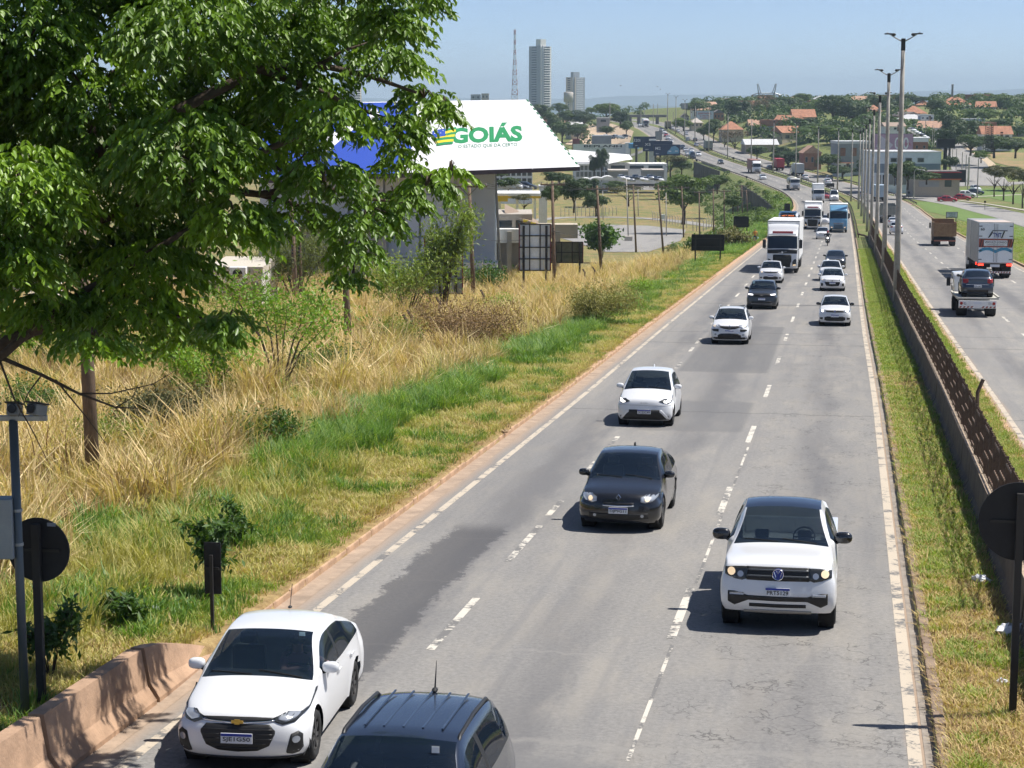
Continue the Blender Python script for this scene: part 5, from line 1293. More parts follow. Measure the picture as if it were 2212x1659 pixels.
def wp(c): return 3 if c.z > 1.66 else (2 if c.z > 1.50 else (0 if c.z > .98 and abs(c.x) < .26 and c.z > .98 else (1 if .52 < c.z <= .98 and abs(c.x) < .22 else 2)))
me = person_mesh(J, Eg, Rd, wp, [orange, shorts, M_['skin'], M_['hair']])
p = hit(*Z4(1030,1000)); t = thing('person', 'person in orange shirt and dark shorts walking along the green verge', 'person', p, heading(p.y)); link('body', me, t)
for sg in (-1,1):
    b = MB(); b.sphere((sg*.30,.06,.72),(.08,.08,.14),8,6); tag(b.obj('plastic_bag', mat('bag_pale_blue', (.45,.6,.68), .5), None, True, p), 'pale blue plastic bag in the %s hand of the orange-shirted walker' % ('left' if sg < 0 else 'right'), 'bag')
# motorcyclist
p = onroad(*Z4(1820,1018)); mt = thing('motorcycle', 'dark motorcycle with lit headlamp carrying a rider in the right lane', 'motorcycle', p, pose(p))
for y in (0, 1.3):
    b = MB(); b.lathe([(.22,-.05),(.29,-.045),(.30,0),(.29,.045),(.22,.05)], 20, 'x', (0,y,.30)); o = b.obj('wheel', M_['tyre'], mt, True)
    b = MB(); b.lathe([(.22,-.02),(.05,-.04),(.05,.04),(.22,.02)], 12, 'x', (0,y,.30)); b.obj('rim', M_['darkrim'], o)
b = MB(); b.sphere((0,.5,.75),(.16,.32,.16)); b.rbox(-.13,.13,.75,1.45,.70,.80,.04); b.sphere((0,.6,.42),(.17,.28,.2)); b.obj('frame', paint('bike_dark', (.03,.03,.035)), mt, True)
b = MB(); b.tube([(-.07,.0,.3),(-.07,.18,.95)], .025, 6); b.tube([(.07,.0,.3),(.07,.18,.95)], .025, 6); b.tube([(-.36,.25,1.05),(0,.18,1.0),(.36,.25,1.05)], .018, 6); b.obj('fork', M_['dark_metal'], mt)
b = MB(); b.sphere((0,.05,.88),(.10,.08,.10)); b.obj('headlamp', M_['litw'], mt)
for sg in (-1,1): b = MB(); b.tube([(sg*.28,.22,1.05),(sg*.36,.2,1.22)], .01, 5); b.sphere((sg*.37,.2,1.25),(.07,.02,.05)); b.obj('wing_mirror', M_['black'], mt)
J = dict(pelvis=(0,.95,.88), chest=(0,.80,1.22), neck=(0,.74,1.38), head=(0,.70,1.52), crown=(0,.70,1.60), shl=(-.19,.78,1.33), ell=(-.34,.55,1.15), hal=(-.32,.28,1.08), shr=(.19,.78,1.33), elr=(.34,.55,1.15), har=(.32,.28,1.08),
         hpl=(-.12,.93,.84), knl=(-.22,.52,.78), anl=(-.19,.72,.38), tol=(-.19,.52,.33), hpr=(.12,.93,.84), knr=(.22,.52,.78), anr=(.19,.72,.38), tor=(.19,.52,.33))
me = person_mesh(J, Eg, Rd, lambda c: 1 if c.z > 1.42 else (0 if c.z > .95 else 2), [mat('dark_jacket', (.03,.035,.045), .8), paint('helmet', (.35,.05,.05)), mat('jeans', (.04,.06,.11), .9)])
Jd = {k: (v[0], v[1]+1.12, v[2]-.28) for k, v in J.items()}; Jd.update(ell=(-.16,1.66,.90), hal=(.22,1.62,.98), elr=(.50,1.78,.98), har=(.58,1.55,1.02))
Jd = {k: (v[0]+(.37 if k not in ('elr','har','ell','hal') else .30 if k in ('elr','har') else .37), v[1], v[2]) for k, v in Jd.items()}
dm_ = person_mesh(Jd, Eg, Rd, lambda c: 1 if c.z > 1.14 else (0 if c.z > .68 else 2), [mat('pink_shirt', (.55,.34,.36), .9), M_['skin'], mat('jeans', ())])
dv = thing('person', 'driver in a pink shirt at the wheel of the nearest white saloon', 'person', *onix_pose); link('body', dm_, dv)
b = MB(); b.sphere((.37,1.83,1.30),(.10,.115,.07),12,8); b.obj('hair', M_['hair'], dv, True)
rd = thing('person', 'motorcycle rider in dark jacket and red helmet', 'person', p, pose(p)); link('body', me, rd)
b = MB(); b.sphere((0,.70,1.55),(.135,.155,.15),14,10); b.obj('helmet', paint('helmet', ()), rd, True)
# ------------------------------------------------------------------ vegetation
def tint_attr(me, vals):                # one value per face
    A = me.attributes.new('tint', 'FLOAT', 'FACE'); A.data.foreach_set('value', np.asarray(vals, float))
def leaf_mesh(name, P, Dv, Nv, ln, wd, m, fold=.25, tint=None, fine=False):
    """many leaves at once: P base, Dv direction, Nv face normal, length, width"""
    P, Dv, Nv = map(np.asarray, (P, Dv, Nv)); n = len(P)
    Dv = Dv/np.linalg.norm(Dv, axis=1, keepdims=True); S = np.cross(Dv, Nv); S /= (np.linalg.norm(S, axis=1, keepdims=True)+1e-9); Nn = np.cross(S, Dv)
    ln = np.broadcast_to(ln, (n,))[:,None]; wd = np.broadcast_to(wd, (n,))[:,None]
    mid = P + Dv*ln*.45
    if fine:
        c_ = lambda a, s_, k: P + Dv*ln*a + S*wd*s_ + Nn*wd*k - Nn*ln*.10*a*a
        V = np.stack([P, c_(.28,.42,fold*.8), c_(.65,.40,fold*.7), c_(1.,0,0), c_(.65,-.40,fold*.7), c_(.28,-.42,fold*.8)], 1).reshape(-1,3); b = np.arange(n)[:,None]*6
        F = np.concatenate([b+np.array([[0,1,2]]), b+np.array([[0,2,3]]), b+np.array([[0,3,4]]), b+np.array([[0,4,5]])], 1).reshape(-1,3)
    else:
        V = np.stack([P, mid + S*wd*.5 + Nn*wd*fold, P + Dv*ln, mid - S*wd*.5 + Nn*wd*fold], 1).reshape(-1,3)
        b = np.arange(n)[:,None]*4; F = np.concatenate([b+np.array([[0,1,2]]), b+np.array([[0,2,3]])], 1).reshape(-1,3)
    me = bpy.data.meshes.new(name); me.vertices.add(len(V)); me.vertices.foreach_set('co', V.ravel())
    me.loops.add(F.size); me.polygons.add(len(F)); me.loops.foreach_set('vertex_index', F.ravel().astype(np.int32)); me.polygons.foreach_set('loop_start', np.arange(0, F.size, 3, dtype=np.int32))
    me.update(calc_edges=True); me.validate(); me.materials.append(m)
    tint_attr(me, np.repeat(tint if tint is not None else rng.random(n), 4 if fine else 2)); return me
def unit(n): 
    v = rng.normal(size=(n,3)); return v/np.linalg.norm(v, axis=1, keepdims=True)

# --- the big tree in the foreground
LEAF = leafmat('glossy_leaf', (.010,.049,.012), (.19,.32,.022), .42, .19)
bark = mat('bark', (.07,.05,.035), .95, var=.4, vscale=6, bump=.6, bscale=30)
blobs = [(60,60,150,110),(230,40,170,110),(420,60,170,110),(600,50,150,100),(740,50,130,80),(850,40,80,60),(850,120,85,50),(925,205,62,48),(965,228,36,40),(862,268,70,50),(876,335,46,50),(930,395,62,42),(985,366,30,24),(860,425,85,45),
 (800,470,80,45),(785,535,48,62),(775,592,42,32),(700,380,100,70),(640,455,90,55),(560,300,140,110),(725,250,95,70),(640,180,120,85),(480,190,150,110),(400,320,150,120),(200,200,180,120),(60,230,110,120),(60,400,120,120),
 (220,380,150,120),(370,470,140,95),(510,470,90,70),(330,570,140,80),(150,540,150,90),(40,560,90,90),(270,665,150,75),(410,705,95,60),(492,688,48,38),(120,655,120,62),(20,690,70,45),(200,730,90,40),
 (-90,120,140,140),(-110,330,150,150),(-100,520,130,130),(150,-70,220,90),(450,-70,220,90),(730,-60,170,70),(890,-40,80,50),(930,0,40,30),(-250,200,160,200),(300,-180,300,90)]
SP = []; SN = []; BD = []
for k, (cx, cy, rx, ry) in enumerate(blobs):
    rx, ry = max(14, rx-22), max(14, ry-16)
    if cx > 760: cx -= 10
    D0 = 25.5 + 1.9*math.sin(k*2.1) + (cx-500)*.0012
    c = np.array(at(cx, cy, D0)); sx, sz = rx/FPX*D0, ry/FPX*D0; sy = .75*(sx+sz)
    sparse = .62 if (cx, cy) in ((725,250),(700,380),(850,120),(640,455),(862,268),(876,335)) else 1.
    n = int(215*sparse*(rx*ry)/9000) + 14
    u = unit(n); rr = rng.uniform(.45,1.04,n)[:,None]; q = u*rr
    pts = c + q[:,0:1]*sx*_R + q[:,1:2]*sy*np.array([_F[0],_F[1],0]) + np.array([0,0,1.])*(q[:,2:3]*sz)
    SP.append(pts); SN.append(u); BD.append((c, sx, sy, sz))
SP = np.concatenate(SP); SN = np.concatenate(SN)
LP, LD, LN, LL, LT = [], [], [], [], []
for p, nrm in zip(SP, SN):
    out = np.array([nrm[0]*_R[0]+nrm[1]*_F[0], nrm[0]*_R[1]+nrm[1]*_F[1], 0]); out = out/(np.linalg.norm(out)+1e-6)
    L_ = rng.uniform(.22,.42); az = rng.normal(0,.5); ca, sa = math.cos(az), math.sin(az); out = np.array([out[0]*ca-out[1]*sa, out[0]*sa+out[1]*ca, 0])
    nq = mnoise.noise((p[0]*1.1, p[1]*1.1, p[2]*1.3)) + .35*mnoise.noise((p[0]*3, p[1]*3, p[2]*3)); tint = np.clip(rng.normal(.22,.12) + .10*nrm[2] + (.75 if nq > .30 else .25 if nq > .12 else 0), 0, 1); nl = rng.integers(6,10)
    for k in range(nl):
        s = (k+.6)/nl; pos = p + out*L_*s + np.array([0,0,-.28*L_*s*s*2])
        for sd_ in (-1, 1):
            side = np.array([-out[1], out[0], 0])*sd_
            d = side*.6 + out*.5 + np.array([0,0,-.55 - .5*rng.random()]) + rng.normal(0,.28,3)
            LP.append(pos); LD.append(d); LN.append(out*.3 + side*.5 + np.array([0,0,.9]) + rng.normal(0,.4,3)); LL.append(rng.uniform(.08,.13)); LT.append(np.clip(tint + rng.normal(0,.1), 0, 1))
tree = thing('tree', 'large leafy tree with drooping glossy leaves filling the upper left', 'tree', gnd(*list(at(-330,1000,26))[:2]))
Tl = tree.location
me = leaf_mesh('crown', np.array(LP) - np.array(Tl), LD, LN, np.array(LL), np.array(LL)*.48, LEAF, .18, np.array(LT), True); link('crown', me, tree)
fl = leaf_mesh('blossom', SP[rng.random(len(SP)) < .22] - np.array(Tl), *(lambda n: (np.tile([0,0,1.],(n,1)) + rng.normal(0,.5,(n,3)), unit(n)))(1), .05, .05, LEAF) if False else None
rootp = Vector((0,0,-.3)); br = MB()
def branch(pts, r0, r1):
    P = [at(*p) - Tl if not isinstance(p, Vector) else p for p in pts]; n = len(P)
    br.tube(P, [r0 + (r1-r0)*i/(n-1) for i in range(n)], 7)
br.tube([rootp, Vector((.1,0,1.5)), at(-240,780,26) - Tl], [.28,.24,.2], 10)
hub = (-240,780,26)
branch([hub,(-100,640,26),(40,500,26),(160,360,25.5),(260,180,25.5)], .16, .05); branch([(40,500,26),(220,470,26),(400,400,26),(560,330,26),(700,270,26)], .10, .03)
branch([(160,360,25.5),(380,240,25.5),(560,150,25.5),(690,140,25.5),(800,165,26),(900,200,26)], .09, .02); branch([(560,150,25.5),(700,200,25.5),(790,240,26),(860,265,26)], .05, .015)
branch([hub,(-60,770,25.5),(60,720,25.5),(170,640,25.5),(300,560,25.5),(450,470,25.5)], .12, .03); branch([(400,400,26),(560,420,26),(680,400,25.5),(800,430,25.5),(900,440,25.5)], .06, .012)
branch([(560,420,26),(660,450,26),(730,500,26),(770,560,26)], .04, .01); branch([(60,720,25.5),(200,690,25.5),(340,680,25.5),(470,690,25.5)], .06, .012)
branch([hub,(-80,840,25.5),(0,772,25.2),(60,720,25.2)], .08, .05); branch([(0,772,25.2),(90,810,25.2),(170,850,25.4),(250,880,25.6),(300,882,25.8)], .03, .006); branch([(90,810,25.2),(60,850,25.2),(40,900,25.2)], .012, .004)
branch([(0,780,25),(30,860,25),(70,930,25),(100,990,25)], .016, .004); branch([(170,850,25.4),(240,850,25.6),(330,830,25.8),(380,800,26)], .012, .004); branch([(250,880,25.6),(285,860,25.6),(300,830,25.6)], .008, .003)
branch([(120,820,25.2),(190,905,25.4),(230,960,25.5)], .012, .004); branch([(690,140,25.5),(740,110,25.5),(800,90,25.5)], .03, .01); branch([(560,330,26),(620,380,26),(660,330,26)], .03, .01)
for c, sx, sy, sz in BD[::1]:
    k = c + np.array([0,0,-sz*.2]); 
    for _ in range(3):
        e = c + unit(1)[0]*np.array([sx,sy,sz])*.85; br.tube([Vector(k)-Tl, Vector((k+e)/2 + np.array([0,0,.1]))-Tl, Vector(e)-Tl], [.018,.012,.005], 5)
br.obj('trunk', bark, tree, True)

# --- unit crowns for trees farther off
def crown_mesh(name, m, n=3200, lobes=16, seed=0, spread=.40, zlo=.14, size=.046, flat=1.0, droop=0.):
    r_ = np.random.default_rng(seed); P = []; D = []; Nn = []; T = []
    for k in range(lobes):
        v = r_.normal(size=3); v /= np.linalg.norm(v); q_ = r_.uniform(.45,.95); hz_ = (1-zlo)*.5; lr = r_.uniform(.13,.21)
        c = np.array([v[0]*spread*q_*.92, v[1]*spread*q_*.92, zlo + hz_ + v[2]*(hz_-.10)*q_])
        m_ = int(n/lobes); u = r_.normal(size=(m_,3)); u /= np.linalg.norm(u, axis=1, keepdims=True); u[:,2] = np.where(u[:,2] < -.35, -u[:,2], u[:,2])
        q = c + u*np.array([lr, lr, lr*.75*flat])*r_.uniform(.72,1.05,(m_,1)); P.append(q)
        D.append(np.cross(u, r_.normal(size=(m_,3))) + np.array([0,0,-.3-droop])); Nn.append(u + r_.normal(0,.35,(m_,3))); T.append(np.clip(r_.normal(r_.uniform(.25,.7), .15, m_), 0, 1))
    return leaf_mesh(name, np.concatenate(P), np.concatenate(D), np.concatenate(Nn), size*r_.uniform(.7,1.4,m_*lobes), size*.8, m, .15, np.concatenate(T))
def trunk_mesh(name, seed=0, zlo=.3, rad=.022):
    r_ = np.random.default_rng(seed); b = MB(); b.tube([(0,0,-.1),(.01,0,.15),(.0,.01,zlo),(.02,0,.62)], [rad*1.3,rad,rad*.8,rad*.4], 7)
    for k in range(6):
        a = r_.uniform(0,6.28); b.tube([(0,0,zlo*r_.uniform(.55,1)),(.12*math.cos(a),.12*math.sin(a),zlo+.1),(.3*math.cos(a),.3*math.sin(a),zlo+.28)], [rad*.6,rad*.4,rad*.15], 5)
    return b.mesh(name, bark, True)
L_DK = leafmat('leaf_dark', (.018,.045,.012), (.055,.095,.022), .55, .22); L_MD = leafmat('leaf_mid', (.03,.065,.014), (.085,.135,.03), .55, .25)
L_LT = leafmat('leaf_light', (.05,.10,.018), (.14,.20,.04), .55, .3); L_OL = leafmat('leaf_olive', (.055,.06,.022), (.12,.12,.045), .6, .25); L_BR = leafmat('leaf_dry', (.10,.075,.05), (.17,.13,.09), .8, .15)
CROWNS = dict(dark=[crown_mesh('crown', L_DK, 4400, 26, 1), crown_mesh('crown', L_DK, 4400, 22, 2, .38)], mid=[crown_mesh('crown', L_MD, 4400, 26, 3), crown_mesh('crown', L_MD, 4400, 20, 4, .38, .2)],
              light=[crown_mesh('crown', L_LT, 4400, 26, 5, .42, .2), crown_mesh('crown', L_LT, 4000, 20, 6)], olive=[crown_mesh('crown', L_OL, 2200, 12, 7, .42, .55, .04)], dry=[crown_mesh('crown', L_BR, 1500, 14, 8, .40, .4, .03)],
              bush=[crown_mesh('crown', L_MD, 2600, 14, 9, .42, .12, .05), crown_mesh('crown', L_LT, 2400, 12, 10, .42, .12, .05)])
TRUNKS = [trunk_mesh('trunk', s) for s in range(3)]
def tree_at(label, px, ytop, ybase, wpx, D, kind='mid', name='tree', cat='tree', group=None, seed=None):
    base = at(px, ybase, D); h = (ybase-ytop)/FPX*D; w_ = wpx/FPX*D*1.42
    t = thing(name, label, cat, base, rng.uniform(0,6.28), group); t.scale = (w_, w_, h*1.10)
    ms = CROWNS[kind]; link('crown', ms[int(rng.integers(len(ms))) if seed is None else seed % len(ms)], t); link('trunk', TRUNKS[int(rng.integers(3))], t); return t

# --- grass: tufts scattered by geometry nodes
def tuft(name, m, n, h, spread, w_, lean, seed, curl=.5):
    r_ = np.random.default_rng(seed); V = []; F = []; T = []
    for k in range(n):
        a = r_.uniform(0,6.28); r0 = spread*math.sqrt(r_.random())*.5; b0 = np.array([r0*math.cos(a), r0*math.sin(a), -.03]); hh = h*r_.uniform(.5,1.15)
        d = np.array([math.cos(a+r_.normal(0,.6)), math.sin(a+r_.normal(0,.6)), 0]); s = np.array([-d[1], d[0], 0])*w_*r_.uniform(.6,1.2)/2; le = lean*hh*r_.uniform(.2,1.2)
        p1 = b0 + d*le*.25 + np.array([0,0,hh*.55]); p2 = b0 + d*le + np.array([0,0,hh*(1-curl*r_.random()*.6)]); i = len(V)
        V += [b0-s, b0+s, p1+s*.8, p1-s*.8, p2]; F += [(i,i+1,i+2,i+3),(i+3,i+2,i+4)]; q = r_.random(); T += [q,q]
    me = mesh_from(name, V, F, m); tint_attr(me, T); return me
def scatter(name, label, pts, protos, scl, tilt=.15, kind='stuff'):
    me = bpy.data.meshes.new(name); me.from_pydata([tuple(p) for p in pts], [], [])
    n = len(pts)
    A = me.attributes.new('scl', 'FLOAT', 'POINT'); A.data.foreach_set('value', np.asarray(scl, float))
    A = me.attributes.new('rot', 'FLOAT_VECTOR', 'POINT'); rv = np.stack([rng.normal(0,tilt,n), rng.normal(0,tilt,n), rng.uniform(0,6.28,n)], 1); A.data.foreach_set('vector', rv.ravel())
    o = link(name, me); o['kind'] = kind; o['label'] = label
    coll = bpy.data.collections.new(name + '_tufts')
    for m_ in protos: ob = bpy.data.objects.new(name + '_tuft', m_); coll.objects.link(ob)
    ng = bpy.data.node_groups.new(name, 'GeometryNodeTree'); ng.interface.new_socket('Geometry', in_out='INPUT', socket_type='NodeSocketGeometry'); ng.interface.new_socket('Geometry', in_out='OUTPUT', socket_type='NodeSocketGeometry')
    nn, ll = ng.nodes, ng.links; gi = nn.new('NodeGroupInput'); go = nn.new('NodeGroupOutput'); ip = nn.new('GeometryNodeInstanceOnPoints'); ci = nn.new('GeometryNodeCollectionInfo')
    ci.inputs[0].default_value = coll; ci.inputs['Separate Children'].default_value = True; ci.inputs['Reset Children'].default_value = True
    a1 = nn.new('GeometryNodeInputNamedAttribute'); a1.data_type = 'FLOAT'; a1.inputs[0].default_value = 'scl'; a2 = nn.new('GeometryNodeInputNamedAttribute'); a2.data_type = 'FLOAT_VECTOR'; a2.inputs[0].default_value = 'rot'
    rvn = nn.new('FunctionNodeRandomValue'); rvn.data_type = 'INT'; rvn.inputs[4].default_value = 0; rvn.inputs[5].default_value = len(protos)-1
    e2r = nn.new('FunctionNodeEulerToRotation')
    ll.new(gi.outputs[0], ip.inputs['Points']); ll.new(ci.outputs[0], ip.inputs['Instance']); ip.inputs['Pick Instance'].default_value = True; ll.new(rvn.outputs[2], ip.inputs['Instance Index'])
    ll.new(a2.outputs[0], e2r.inputs[0]); ll.new(e2r.outputs[0], ip.inputs['Rotation']); ll.new(a1.outputs[0], ip.inputs['Scale']); ll.new(ip.outputs[0], go.inputs[0])
    md = o.modifiers.new('scatter', 'NODES'); md.node_group = ng; return o
def field(n, t0, t1, y0, y1, dens=None, keep=None, margin=120):
    """random ground points inside the view; density falls with distance"""
    Y = y0*(y1/y0)**(rng.random(n)*.999); Y = y0 + (y1-y0)*rng.random(n)**1.7 if dens is None else Y
    t = rng.uniform(t0, t1, n); X = t + road_x(Y); Z = ground_t(t, Y)
    v = np.stack([X, Y, Z-CAMZ], 1); d = v @ _F; px = PCX + FPX*(v @ _R)/d; py = PCY - FPX*(v @ _U)/d
    ok = (px > -margin) & (px < 2212+margin) & (py < 1659+200)
    if keep is not None: ok &= keep(t, Y)
    return np.stack([X, Y, Z], 1)[ok], t[ok], Y[ok]
def nz(t, Y, s, o=0): return np.array([mnoise.noise((a*s+o, b*s, o)) for a, b in zip(t, Y)])
G_DRY = leafmat('dry_grass', (.36,.25,.11), (.74,.57,.30), .8, .25); G_STRAW = leafmat('straw_grass', (.52,.39,.19), (.88,.73,.45), .8, .25); G_BRN = leafmat('brown_weeds', (.20,.12,.065), (.38,.25,.14), .85, .1)
G_GRN = leafmat('green_grass', (.13,.20,.035), (.36,.45,.10), .6, .35); G_YEL = leafmat('yellow_green_grass', (.29,.28,.08), (.56,.50,.19), .7, .3); G_TALL = leafmat('tall_green_grass', (.06,.15,.03), (.20,.33,.07), .5, .35)
dryt = [tuft('dry', G_DRY, 34, .75, .5, .022, .6, 1), tuft('dry', G_STRAW, 30, .85, .5, .02, .8, 2), tuft('dry', G_STRAW, 26, .6, .5, .02, 1.2, 3, .9), tuft('dry', G_DRY, 30, 1.05, .4, .018, .5, 4), tuft('dry', G_YEL, 26, .7, .45, .022, .6, 5), tuft('dry', G_BRN, 30, .8, .5, .014, .7, 6)]
grnt = [tuft('green', G_GRN, 26, .16, .36, .016, .7, 11), tuft('green', G_GRN, 26, .22, .36, .018, .8, 12), tuft('green', G_YEL, 22, .14, .36, .016, .8, 13), tuft('green', G_GRN, 22, .12, .4, .02, 1., 14), tuft('green', G_TALL, 22, .24, .36, .018, .7, 15)]
tallt = [tuft('tall', G_TALL, 34, .75, .45, .026, .7, 21), tuft('tall', G_TALL, 30, .6, .45, .028, .9, 22), tuft('tall', G_GRN, 30, .65, .45, .024, .7, 23)]
medt = [tuft('median', G_GRN, 24, .12, .34, .014, .8, 31), tuft('median', G_YEL, 20, .10, .34, .014, .9, 32), tuft('median', G_GRN, 22, .16, .32, .016, .8, 33), tuft('median', G_DRY, 18, .09, .34, .012, 1.1, 34)]
pts, t_, Y_ = field(42000, -46, -13.0, 24, 215, keep=lambda t, Y: (rng.random(len(t)) < np.clip((-12.9-t)/.9, .0, 1)) & ~((t < -30) & (Y > 150) & (rng.random(len(t)) < .6)))
m_ = nz(t_, Y_, .16, 3) > -.32; scatter('dry_grass', 'tall straw-coloured dry grass covering the slope left of the road', pts[m_], dryt, rng.uniform(.5,1.4,m_.sum())*np.clip((-12.4-t_[m_])/1.6,.5,1)*(1 + .75*np.clip(nz(t_[m_], Y_[m_], .35, 12)*2, -.6, 1))); 
pts2, t2, Y2 = field(14000, -40, -14, 24, 190); m2 = nz(t2, Y2, .16, 3) < -.24; scatter('weeds', 'patches of green weeds among the dry grass', pts2[m2], tallt + grnt[:2], rng.uniform(.5,1.1,m2.sum()))
pts, t_, Y_ = field(34000, -14.6, -9.82, 19, 190, keep=lambda t, Y: (Y > 28.6) | (t < -10.05)); k_ = nz(t_, Y_, .28, 4) + nz(t_, Y_, .9, 6)*.6 < .10 - .10*(t_ < -12); scatter('faded_grass', 'faded yellowish grass patches on the left verge', pts[k_], [grnt[2], tuft('faded', G_YEL, 24, .2, .36, .016, .8, 16), tuft('faded', G_DRY, 22, .16, .36, .015, .9, 17)], rng.uniform(.6,1.4,k_.sum()))
pts, t_, Y_ = pts[~k_], t_[~k_], Y_[~k_]; scatter('grass', 'short green grass on the verge along the left kerb', pts, grnt, rng.uniform(.6,1.5,len(pts))*np.clip((-9.3-t_)/2.2+.5,.7,1.6))
pts, t_, Y_ = field(6500, -13.9, -11.2, 40, 120, keep=lambda t, Y: (nz(t, Y, .11, 9) > -.15) & (t < -12.3+.018*np.clip(Y-60,0,60) + .9*nz(t, Y, .35, 14)) & (Y > 44)); scatter('tall_grass', 'band of tall bright green grass between verge and dry grass', pts, tallt, rng.uniform(.6,1.15,len(pts)))
pts, t_, Y_ = field(9000, -16.5, -11.5, 19, 46, keep=lambda t, Y: nz(t, Y, .3, 5) > -.25); scatter('verge_grass', 'mixed green and straw grass behind the concrete barrier', pts, grnt + dryt[4:5], rng.uniform(.5,1.1,len(pts)))
def mk(t, Y): return ((t > 1.46) & (t < 2.72)) | ((t > 3.5) & (t < 4.64))
pts, t_, Y_ = field(60000, 1.46, 4.64, 20, 210, keep=mk); m_ = nz(t_, Y_, 1.3, 2) + .6*nz(t_, Y_, .25, 7) > -.12 - .25*np.clip((Y_-30)/10, 0, 1); scatter('grass', 'short patchy grass on the median strip', pts[m_], medt, rng.uniform(.6,1.5,m_.sum()))
pts, t_, Y_ = field(26000, 1.46, 4.6, 20, 75, keep=mk); scatter('dead_grass', 'matted dry grass between the green tufts on the median', pts, [medt[3], tuft('dead', G_DRY, 26, .08, .4, .012, 1.6, 43), tuft('dead', G_BRN, 24, .07, .4, .012, 1.6, 44), tuft('dead', G_YEL, 22, .09, .36, .012, 1.2, 45)], rng.uniform(.7,1.6,len(pts)))
pts, t_, Y_ = field(9000, 15.5, 26, 150, 330); scatter('grass', 'mown green grass beside the right carriageway', pts, medt, rng.uniform(1.2,2.2,len(pts)))
pts, t_, Y_ = field(7000, -24, -9.8, 190, 480); scatter('grass', 'weedy green grass on the far embankment', pts, tallt, rng.uniform(.5,1.1,len(pts)))

pts, t_, Y_ = field(8000, -11.6, -9.8, 19, 150, keep=lambda t, Y: (nz(t, Y, .35, 8) > -.15) & ((Y > 28.6) | (t < -10.1))); scatter('dead_grass', 'dry brown grass and debris along the left kerb', pts, [medt[3], tuft('dead', G_DRY, 22, .12, .4, .014, 1.2, 41), tuft('dead', G_BRN, 20, .10, .4, .014, 1.2, 42)], rng.uniform(.7,1.6,len(pts)))
# --- shrubs and saplings on the slope
def sapling(label, px, py, h, wd, m, D=None, n=900, leaf=.08, stems=5, name='shrub', cat='shrub', zlo=.3, asp=.4, droop=.5, seed=1):
    r_ = np.random.default_rng(seed); base = hit(px, py) if D is None else at(px, py, D)
    t = thing(name, label, cat, base, r_.uniform(0,6.28)); b = MB(); P = []; D_ = []; N_ = []
    tips = []
    for k in range(stems):
        a = 6.28*k/stems + r_.normal(0,.4); rr = wd*.5*r_.uniform(.4,1.); top = np.array([rr*math.cos(a), rr*math.sin(a), h*r_.uniform(.65,1.)])
        mid = top*np.array([.4,.4,.55]); b.tube([(0,0,-.1), tuple(mid), tuple(top)], [.03*h/2.5,.02*h/2.5,.006], 5)
        for q in range(5):
            s = zlo + (1-zlo)*r_.random(); p0 = (mid*(1-s)*2 if s < .5 else mid + (top-mid)*(s-.5)*2); e = p0 + np.array([r_.normal(0,wd*.16), r_.normal(0,wd*.16), r_.uniform(0,.15)*h]); b.tube([tuple(p0), tuple(e)], [.01,.004], 4); tips.append((p0, e))
    for p0, e in tips:
        m_ = max(4, int(n*1.7)//len(tips)); s = r_.random((m_,1)); q = p0 + (e-p0)*s*1.2 + r_.normal(0,wd*.07,(m_,3)); P.append(q); D_.append(r_.normal(size=(m_,3)) + np.array([0,0,-droop])); N_.append(np.array([0,0,1.]) + r_.normal(0,.5,(m_,3)))
    P = np.concatenate(P); link('foliage', leaf_mesh('foliage', P, np.concatenate(D_), np.concatenate(N_), 1.3*leaf*r_.uniform(.7,1.3,len(P)), 1.3*leaf*asp, m, .15), t); b.obj('stem', bark, t); return t
L_FERN = leafmat('leaf_bright', (.11,.22,.02), (.26,.40,.055), .5, .35); L_SAP = leafmat('leaf_sapling', (.04,.10,.015), (.10,.19,.03), .5, .3); L_GD = leafmat('leaf_verge', (.03,.075,.015), (.08,.15,.03), .5, .3)
sapling('bright green feathery sapling left of the wooden pole in the dry grass', 605, 850, 3.7, 4.4, L_FERN, n=1900, leaf=.13, stems=8, zlo=.6, name='sapling', seed=4)
sapling('bright green feathery shrub below the big tree at the picture middle left', 440, 880, 2.4, 3.4, L_FERN, n=1800, leaf=.13, stems=7, zlo=.45, seed=5)
sapling('low bright green bush at the far left under the tree', 120, 800, 2.2, 5.0, L_FERN, n=2200, leaf=.13, stems=8, zlo=.2, seed=6)
sapling('olive bamboo-like clump behind the wooden pole pair', 640, 660, 4.6, 6.5, leafmat('leaf_bamboo', (.09,.12,.03), (.22,.25,.08), .6, .3), n=4200, leaf=.26, stems=12, zlo=.1, asp=.16, droop=.9, name='bamboo', cat='plant', seed=7)
sapling('tall slender yellow-green sapling in front of the grey hall', 958, 690, 7.2, 3.6, leafmat('leaf_yellow', (.12,.18,.03), (.26,.33,.07), .5, .35), n=2600, leaf=.22, stems=7, zlo=.3, asp=.3, name='sapling', seed=8)
sapling('yellow-green thicket left of the tall sapling', 880, 690, 3.6, 6.5, leafmat('leaf_yellow', (), ()), n=3000, leaf=.2, stems=10, zlo=.1, asp=.3, seed=9)
sapling('round-leaved green sapling beside the black verge board', 1297, 568, 5.8, 5.0, L_SAP, n=1500, leaf=.42, stems=6, zlo=.35, asp=.6, name='sapling', seed=10)
sapling('dark leafy shrub growing up behind the narrow black sign', 455, 1300, 1.45, .9, L_GD, n=520, leaf=.13, stems=5, zlo=.2, seed=11)
sapling('low dark green plant on the verge near the litter', 275, 1362, .55, .75, L_GD, n=260, leaf=.13, stems=5, zlo=.1, seed=12)
sapling('leafy green shrub at the foot of the round sign post', 110, 1470, 1.0, .9, L_GD, n=420, leaf=.12, stems=6, zlo=.1, seed=13)
